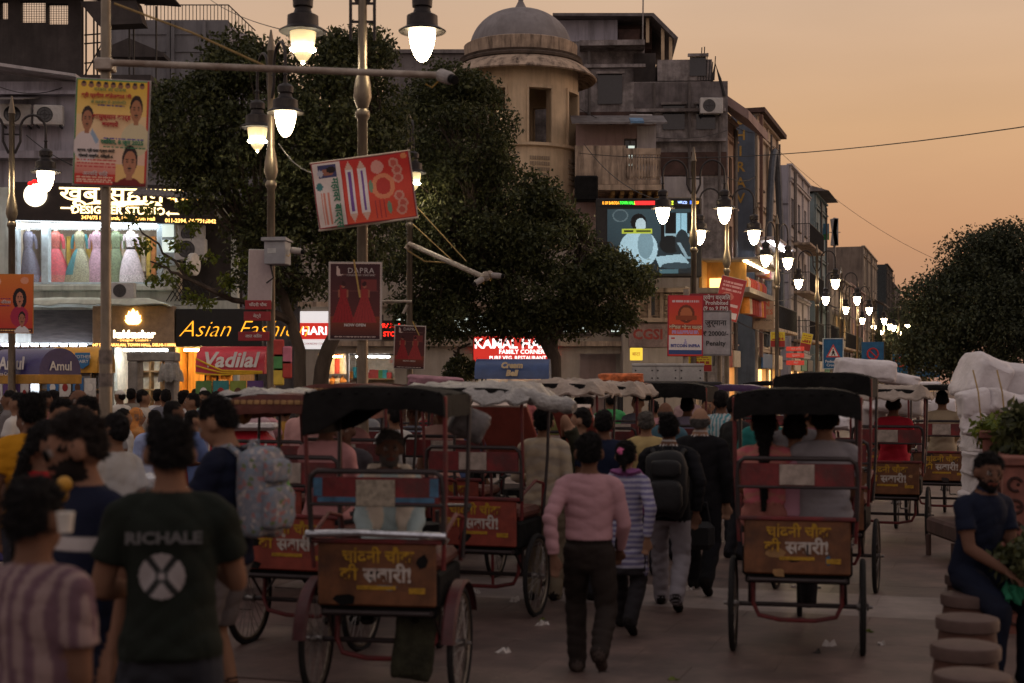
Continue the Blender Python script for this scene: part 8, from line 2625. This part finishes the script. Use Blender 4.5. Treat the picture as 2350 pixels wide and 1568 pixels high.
def floral(name):
    m = bpy.data.materials.new(name)
    m.use_nodes = True
    nt = m.node_tree
    t = nt.nodes.new('ShaderNodeTexCoord')
    v = nt.nodes.new('ShaderNodeTexVoronoi')
    v.inputs['Scale'].default_value = 42
    nt.links.new(t.outputs['Object'], v.inputs['Vector'])
    sp_ = nt.nodes.new('ShaderNodeSeparateColor')
    nt.links.new(v.outputs['Color'], sp_.inputs[0])
    r_ = ramp_of(nt, [(0, (.15, .16, .19)), (.35, (.20, .195, .215)), (.6, (.16, .19, .23)), (.78, (.25, .13, .13)), (.86, (.11, .14, .07)), (.93, (.30, .27, .26))], 'CONSTANT')
    nt.links.new(sp_.outputs[0], r_.inputs[0])
    b = nt.nodes['Principled BSDF']
    nt.links.new(r_.outputs[0], b.inputs['Base Color'])
    b.inputs['Roughness'].default_value = .85
    b.inputs['Specular IOR Level'].default_value = .1
    return m
M_FLORAL = floral('floral_backpack')
bk.location = (l[0] + .205, l[1] - .06, Z(1128, 7.85))
bk.rotation_euler.z = R(62)
pack(bk, .29, .19, .50, M_FLORAL, floral('floral_pocket'))
obj('side_bottle', MB().lathe([(.035, 0), (.038, .16), (.02, .19), (.02, .22)], 12, M=Matrix.Translation((.185, -.02, -.16))).mesh('side_bottle', mat('green_bottle', (.10, .26, .06), .5)), bk)
l, h = hp(100, 975, 7.6)
person('woman in a red top turning right behind the bearded man', l, -75, h, arms=('bent', 'plate'), top='blouse', top_col=(.30, .015, .018), bot_col=(.05, .01, .012), skin=S[2], hair='braid', wide=.92, voxel=.012, seed=5, head=(0, .2))
l, h = hp(75, 908, 10)
person('man in a mustard yellow tee at the left edge, seen from behind', l, 15, h, top_col=(.42, .19, .012), bot_col=(.03, .03, .04), skin=S[2], voxel=.013, seed=6, wide=1.03)
l, h = hp(143, 922, 11)
person('dark haired man facing the camera behind the woman in red', l, 205, h, top='shirt', top_col=(.30, .27, .24), skin=S[1], moustache=True, voxel=.013, seed=7)
l, h = hp(197, 917, 11.6)
person('moustached man looking left, just left of the tall pole', l, 158, h, top='shirt', top_col=(.34, .27, .17), skin=S[1], beard=.7, voxel=.013, seed=8)
l, h = hp(180, 895, 14)
person('shaven headed man in an ochre shirt behind the moustached man', l, 150, h, top='shirt', top_col=(.30, .14, .02), skin=S[2], hair='bald', voxel=.016, seed=9)
l, h = hp(292, 1035, 8.6)
person('crouched man in grey at the low stall, half hidden in smoke', (l[0], l[1], -.25), 120, 1.72, lean=.7, arms=('bent', 'plate'), top_col=(.04, .045, .05), skin=S[2], voxel=.014, seed=10)
l, h = hp(262, 925, 9.6)
person('man with a pale sleeve just right of the tall pole', l, 60, 1.72, top='tee', top_col=(.34, .32, .30), skin=S[1], voxel=.014, seed=11)
# --- riders and pullers
def seatpos(base, yaw, dx, dy):
    a = R(yaw)
    return (base[0] + dx * math.cos(a) - dy * math.sin(a), base[1] + dx * math.sin(a) + dy * math.cos(a), 0)
b0_ = RP(890, 8.8)
yw = -math.degrees(A_ST)
person('rickshaw man in a pale blue kurta and white scarf sitting in the near left rickshaw', seatpos(b0_, -9, -.06, .28), 186, 1.62, pose='sit', seat=.80, legs=((-.14, .30, .55), (.14, .30, .55)), arms=('lap', 'lap'), top='shirt', top_col=(.34, .42, .42), bot_col=(.30, .34, .34), scarf=(.55, .47, .38), skin=S[4], beard=.8, hair_col=(.06, .055, .05), voxel=.0115, seed=12, head=(.1, .05))
b1_ = RP(1830, 10.2)
person('woman in a pink dress with long black hair riding at the right', seatpos(b1_, -12, -.235, .10), -12, 1.62, pose='sit', seat=.90, arms=('lap', 'lap'), legs=((-.1, .42, .55), (.1, .42, .55)), top='blouse', top_col=blotch((.46, .12, .14), (.42, .17, .14), 45), bot_col=(.30, .12, .10), hair='braid', skin=S[3], wide=1.0, voxel=.0125, seed=13, head_k=1.12)
person('child in pink squeezed between the two riders', seatpos(b1_, -12, -.02, .16), -12, 1.50, pose='sit', seat=.92, arms=('lap', 'lap'), legs=((-.08, .40, .6), (.08, .40, .6)), top='tee', top_col=(.42, .22, .28), bot_col=(.1, .08, .1), skin=S[1], wide=.88, voxel=.0125, head_k=1.1, seed=14, hair_col=(.012, .01, .01))
person('man in a grey tee riding at the right side of the passenger rickshaw', seatpos(b1_, -12, .19, .10), -12, 1.72, pose='sit', seat=.90, arms=('lap', 'lap'), legs=((-.1, .42, .55), (.1, .42, .55)), top='tee', top_col=(.235, .22, .235), bot_col=(.02, .02, .03), skin=S[1], wide=1.12, voxel=.0125, head_k=1.12, seed=15)
person('puller of the passenger rickshaw, only his legs and cap showing', seatpos(b1_, -12, -.02, .84), -12, 1.65, pose='pedal', seat=.99, arms=('handle', 'handle'), top='shirt', top_col=(.10, .09, .09), bot_col=(.02, .018, .02), skin=S[4], voxel=.016, seed=16, lean=.2)
b2_ = RP(1113, 11.9)
person('man in a cream checked shirt standing before the red rickshaw', (X(1248, 12.6), 12.6, 0), -10, Z(942, 12.6), top='shirt', arms=('bent', 'down'), top_col=blotch((.38, .31, .22), (.33, .28, .22), 30), bot_col=(.2, .16, .11), skin=S[1], voxel=.0135, seed=17)
b4_ = RP(2040, 17.2)
person('rider in a bright red shirt seen from behind at the right', seatpos(b4_, yw, .05, .08), yw, 1.72, pose='sit', seat=.90, arms=('lap', 'lap'), legs=((-.1, .42, .55), (.1, .42, .55)), top='tee', top_col=(.36, .02, .035), bot_col=(.02, .02, .02), skin=S[2], voxel=.016, seed=18, belly=1.1)
b5_ = RP(2162, 19.5)
person('rider in a cream shirt beside the tall sack load', seatpos(b5_, yw, .0, .08), yw, 1.74, pose='sit', seat=.92, arms=('lap', 'lap'), legs=((-.1, .42, .55), (.1, .42, .55)), top='shirt', top_col=(.36, .29, .20), bot_col=(.02, .02, .02), skin=S[1], voxel=.017, seed=19)
for px_, Y_, c_, lab in ((1895, 13.2, (.30, .12, .16), 'rider in a flowered mauve dress under the tall black hood'), (820, 13.4, (.34, .17, .16), 'rider in faded pink under the flat brown roof'), (1040, 14.2, (.42, .26, .22), 'rider in a peach shirt under the crumpled grey cover'), (1300, 15.4, (.35, .33, .33), 'rider in grey under the off white cover'), (1552, 17.5, (.25, .22, .3), 'rider under the glossy black hood'), (700, 10.4, (.48, .24, .24), 'rider in a pink kurta under the fringed hood'), (1440, 19.5, (.1, .1, .12), 'rider in dark clothes under the orange heap')):
    q_ = RP(px_, Y_)
    person(lab, seatpos(q_, yw, random.choice((-.15, .12)), .1), yw + random.choice((0, 0, 180)), 1.68, pose='sit', seat=.90, arms=('lap', 'lap'), legs=((-.1, .42, .55), (.1, .42, .55)), top=random.choice(('tee', 'shirt')), top_col=c_, skin=random.choice(S), voxel=.017, seed=int(px_))
# --- walkers
l, h = hp(1352, 1013, 9.4)
person('man in a pink shirt and dark trousers walking away up the middle', l, -6, 1.58, pose='walk', arms=('swing_b', 'swing_f'), top='shirt', tuck=True, top_col=(.36, .205, .225), bot_col=(.022, .017, .015), skin=S[2], voxel=.0105, seed=20, wide=1.06, head_k=1.1, legs=((-.09, .10, .09), (.09, -.34, .24)), shoe_col=(.06, .045, .04))
l, h = hp(1437, 1018, 11.0)
person('short woman with a pink hair clip and a blue striped sleeve', l, -14, 1.47, pose='walk', arms=('swing_f', 'swing_b'), top='kurta', top_col=stripes_h((.30, .29, .36), (.13, .12, .22), .024), bot_col=(.02, .018, .02), scarf=(.20, .07, .18), skin=S[1], hair='clip', wide=.92, voxel=.012, seed=21, head_k=1.06)
l, h = hp(1535, 953, 12.1)
sm_ = person('man in a dark jacket with a black backpack and pale grey trousers', l, -10, h, pose='walk', arms=('swing_f', 'swing_b'), top='suit', top_col=(.010, .010, .012), bot_col=(.24, .22, .24), collar=(.4, .38, .36), skin=S[2], wide=1.08, voxel=.0125, seed=22)
bk2 = thing('backpack', 'black backpack on the man in the dark jacket', 'backpack', (l[0] - .045, l[1] - .27, Z(1110, 11.9)), R(-10))
pack(bk2, .36, .20, .56, mat('black_nylon', (.008, .008, .009), .7, var=.3), mat('black_nylon_b', (.010, .010, .011), .65, var=.3))
l, h = hp(1607, 933, 13)
person('bald man in a black suit walking with a bag', l, -14, h, pose='walk', arms=('down', 'down'), top='suit', top_col=(.010, .0095, .011), bot_col=(.010, .010, .012), collar=(.42, .38, .36), skin=S[3], hair='bald', hair_col=(.12, .11, .10), wide=1.08, voxel=.0125, seed=23)
hb2 = thing('handbag', 'black shoulder bag hanging from the bald man\'s hand', 'bag', (X(1606, 12.6), 12.6, Z(1262, 12.6)), R(-14))
obj('bag', MB().cbox(-.13, .13, -.06, .06, 0, .25, .05).mesh('bag', MATS['black_nylon']), hb2)
obj('handle', MB().tube([(-.09, 0, .24), (-.06, 0, .42), (.06, 0, .42), (.09, 0, .24)], .010, 6).mesh('handle', MATS['black_nylon']), hb2)
for px_, py_, Y_, yw_, kw, lab in (
        (1483, 948, 14.2, -5, dict(top='shirt', top_col=(.36, .27, .12), hair_col=(.05, .045, .04), skin=S[1]), 'grey haired man with a pale yellow collar between the walkers'),
        (1527, 924, 15.4, -5, dict(top='shirt', top_col=(.05, .10, .13), hair='bald', hair_col=(.03, .03, .03), skin=S[2]), 'balding man in teal behind the dark jackets'),
        (1385, 946, 12.6, 0, dict(top='tee', top_col=(.012, .016, .035), skin=S[2]), 'man in a navy tee just beyond the pink shirt man'),
        (1332, 940, 13.4, 75, dict(top='tee', top_col=(.03, .03, .02), arms=('face', 'down'), skin=S[3]), 'man raising a hand to his face beside the sloping board'),
        (1655, 893, 17.0, -10, dict(top='shirt', top_col=stripes_v((.42, .42, .42), (.06, .22, .26), .022), skin=S[2]), 'man in a teal and white striped shirt left of the black hoods'),
        (1752, 920, 14.5, -10, dict(top='tee', top_col=(.02, .13, .12), skin=S[2]), 'person in dark teal behind the woman in pink'),
        (1345, 905, 18, 20, dict(top='shirt', top_col=(.40, .38, .38), skin=S[1]), 'man in white far behind the hand on face man'),
        (1625, 915, 19.5, 170, dict(top='shirt', top_col=(.35, .28, .26), skin=S[1]), 'man facing this way beyond the bald man'),
        (950, 930, 16.5, 170, dict(top='shirt', top_col=(.28, .32, .40), skin=S[2]), 'man in a pale blue shirt behind the near left rickshaw'),
        (700, 905, 16, 160, dict(top='shirt', top_col=(.42, .24, .22), skin=S[1]), 'man in salmon pink beyond the fringed hood'),
        (790, 960, 11.4, 175, dict(top='shirt', top_col=(.05, .045, .05), skin=S[4]), 'dark dressed man behind the pale blue kurta'),
        (1000, 935, 17.5, 150, dict(top='tee', top_col=(.12, .35, .38), skin=S[2]), 'man with a turquoise shirt behind the handlebars'),
        (1400, 900, 21, 10, dict(top='shirt', top_col=(.06, .28, .10), skin=S[2]), 'man in green far up the middle'),
        (1580, 890, 24, 0, dict(top='shirt', top_col=(.3, .2, .2), skin=S[2]), 'far walker in dusty red near the trunks')):
    l, h = hp(px_, py_, Y_)
    person(lab, l, yw_, min(max(h, 1.5), 1.82), voxel=.015 if Y_ < 15 else .02, seed=px_, **kw)
# --- seated man at the right
person('young man in a navy polo sitting on a stone stool at the right', (X(2232, 9.35), 9.35, 0), 205, 1.68, pose='sit', seat=.63, arms=((-.10, .30, -.34), (-.06, .34, -.36)), legs=((-.12, .36, .09), (.12, .30, .09)), top='tee', top_col=(.010, .013, .026), bot_col=(.010, .012, .022), collar=(.012, .015, .03), skin=(.12, .062, .042), beard=.75, wide=1.05, voxel=.0105, seed=30, head=(-.35, -.1), lean=.24)
# --- crowd at the shops, left rear
CROWD = [
    (20, 880, 20, 100, (.10, .09, .09), 'person in dark clothes at the far left edge under the navy cart'), (40, 905, 17, 80, (.32, .30, .28), 'person in pale grey beside the far left edge'), (105, 885, 19, -40, (.42, .16, .15), 'woman in rose under the navy cart valance'),
    (175, 868, 20, 20, (.40, .24, .24), 'man in pale pink before the amber cart'), (120, 890, 22, 60, (.20, .20, .22), 'man in grey between the navy and amber carts'), (275, 872, 25, 60, (.42, .40, .38), 'man with a white cap right of the tall pole'),
    (302, 880, 26, 0, (.16, .14, .12), 'dark haired person before the walk-through frame'), (363, 877, 24, 0, (.36, .35, .36), 'man in white inside the walk-through frame'), (380, 885, 23, 20, (.10, .10, .12), 'man in black beside the man in white at the frame'),
    (425, 888, 21, -30, (.40, .38, .36), 'man in cream right of the walk-through frame'), (452, 874, 25, -10, (.38, .36, .35), 'person in white before the amber shop door'), (478, 876, 24, 10, (.26, .38, .32), 'man in mint green before the amber shop'),
    (468, 893, 20, 160, (.20, .20, .30), 'person in lilac facing this way under the red cart'), (440, 905, 19, 100, (.30, .28, .28), 'young person in grey beside the lilac one'), (520, 880, 22, 0, (.10, .11, .14), 'man in dark grey under the red cart valance'),
    (545, 884, 21, 10, (.26, .34, .48), 'man in sky blue with backpack straps under the red cart'), (355, 945, 16, 20, (.22, .26, .40), 'man in a blue shirt bending over the maroon stall'), (330, 890, 22, -60, (.30, .26, .22), 'man in beige left of the walk-through frame'),
    (235, 890, 23, 90, (.30, .14, .04), 'person in rust half hidden by the tall pole'), (500, 900, 18, -80, (.36, .30, .26), 'person in sand colour left of the backpack man'), (575, 905, 17.5, 0, (.3, .2, .22), 'person in dull pink right of the sky blue shirt'),
    (770, 872, 27, 0, (.05, .05, .06), 'small dark figure before the warm clothes shop'), (885, 868, 30, 0, (.06, .06, .07), 'small dark figure before the store shelves'), (940, 872, 30, 30, (.10, .06, .05), 'small figure right of the store shelves'), (1200, 880, 26, 0, (.3, .1, .1), 'small figure before the restaurant sign'),
    (1130, 878, 28, 0, (.1, .1, .14), 'small figure left of the blue cart'), (1650, 872, 30, 10, (.08, .07, .08), 'small figure under the penalty notice'), (1720, 874, 32, 0, (.3, .25, .2), 'small figure right of the penalty notice')]
for i, (px_, py_, Y_, yw_, c_, lab) in enumerate(CROWD):
    l, h = hp(px_, py_, Y_)
    person(lab, l, yw_, min(max(h, 1.5), 1.80), top=('shirt', 'tee')[i % 2], top_col=tuple(min(.6, q * 1.4) for q in c_), bot_col=(.03, .028, .03), skin=S[i % 4], hair='cap' if 'cap' in lab else 'short', arms=random.choice((('bent', 'down'), ('down', 'plate'), ('chest', 'bent'))),  # clothes lightened: spill from the shops is put into their colours
           voxel=.022, seed=100 + i, group='shoppers in front of the lit shops')
rc_ = random.Random(31)
PAL = [('grey', (.2, .2, .21)), ('white', (.42, .40, .38)), ('maroon', (.16, .02, .03)), ('blue', (.10, .14, .28)), ('olive', (.14, .13, .05)), ('pink', (.40, .2, .22)), ('ochre', (.34, .18, .04)), ('black', (.02, .02, .02))]
for i, (px_, Y_, lab) in enumerate(((240, 15.5, 'just left of the tall pole'), (285, 17, 'right behind the tall pole'), (400, 14.5, 'behind the head of the black tee man'), (445, 16, 'left of the backpack man'), (420, 26, 'deep inside the walk-through gate'), (600, 18.5, 'left of the fringed hood'), (655, 19.5, 'over the fringed hood'), (745, 18, 'left end of the near black hood'),
                                    (835, 19, 'behind the middle of the near black hood'), (905, 15.5, 'right of the pale blue kurta'), (985, 21, 'under the mauve bundle'), (1080, 16, 'left of the sloping board'), (1270, 19, 'over the cream shirt man'), (1500, 21, 'between the trunks and the balding man'), (60, 13, 'right of the mustard tee'), (1690, 15.5, 'between the striped shirt and the woman in pink'))):
    nm_, c_ = PAL[i % 8]
    person('person in ' + nm_ + ' ' + lab, (X(px_, Y_), Y_, 0), rc_.choice((0, 30, 90, 160, 200, -60)), rc_.uniform(1.6, 1.78), top=rc_.choice(('shirt', 'tee')), top_col=c_, skin=S[i % 4], arms=rc_.choice((('bent', 'down'), ('chest', 'plate'))), voxel=.025, seed=400 + i, group='people packed between the carts and rickshaws')
l, h = hp(315, 896, 18)
person('woman in an orange sari with covered head at the maroon stall', (l[0], l[1], 0), -70, 1.60, top='blouse', top_col=(.36, .17, .06), bot_col=(.42, .17, .05), bottom='skirt', hair='veil', arms=('bent', 'plate'), skin=S[1], voxel=.016, seed=150)
bpy.data.scenes.remove(tmp_scene)
# ================================================================== lettering becomes plain mesh
bpy.context.view_layer.update()
dg_ = bpy.context.evaluated_depsgraph_get()
todo = [o_ for o_ in sc.objects if o_.type == 'FONT']
new = [(o_, bpy.data.meshes.new_from_object(o_.evaluated_get(dg_))) for o_ in todo]
for o_, me_ in new:
    q_ = bpy.data.objects.new('lettering', me_)
    COL.objects.link(q_)
    q_.parent = o_.parent
    q_.location, q_.rotation_euler, q_.scale = o_.location, o_.rotation_euler, o_.scale
for o_ in todo:
    bpy.data.objects.remove(o_)
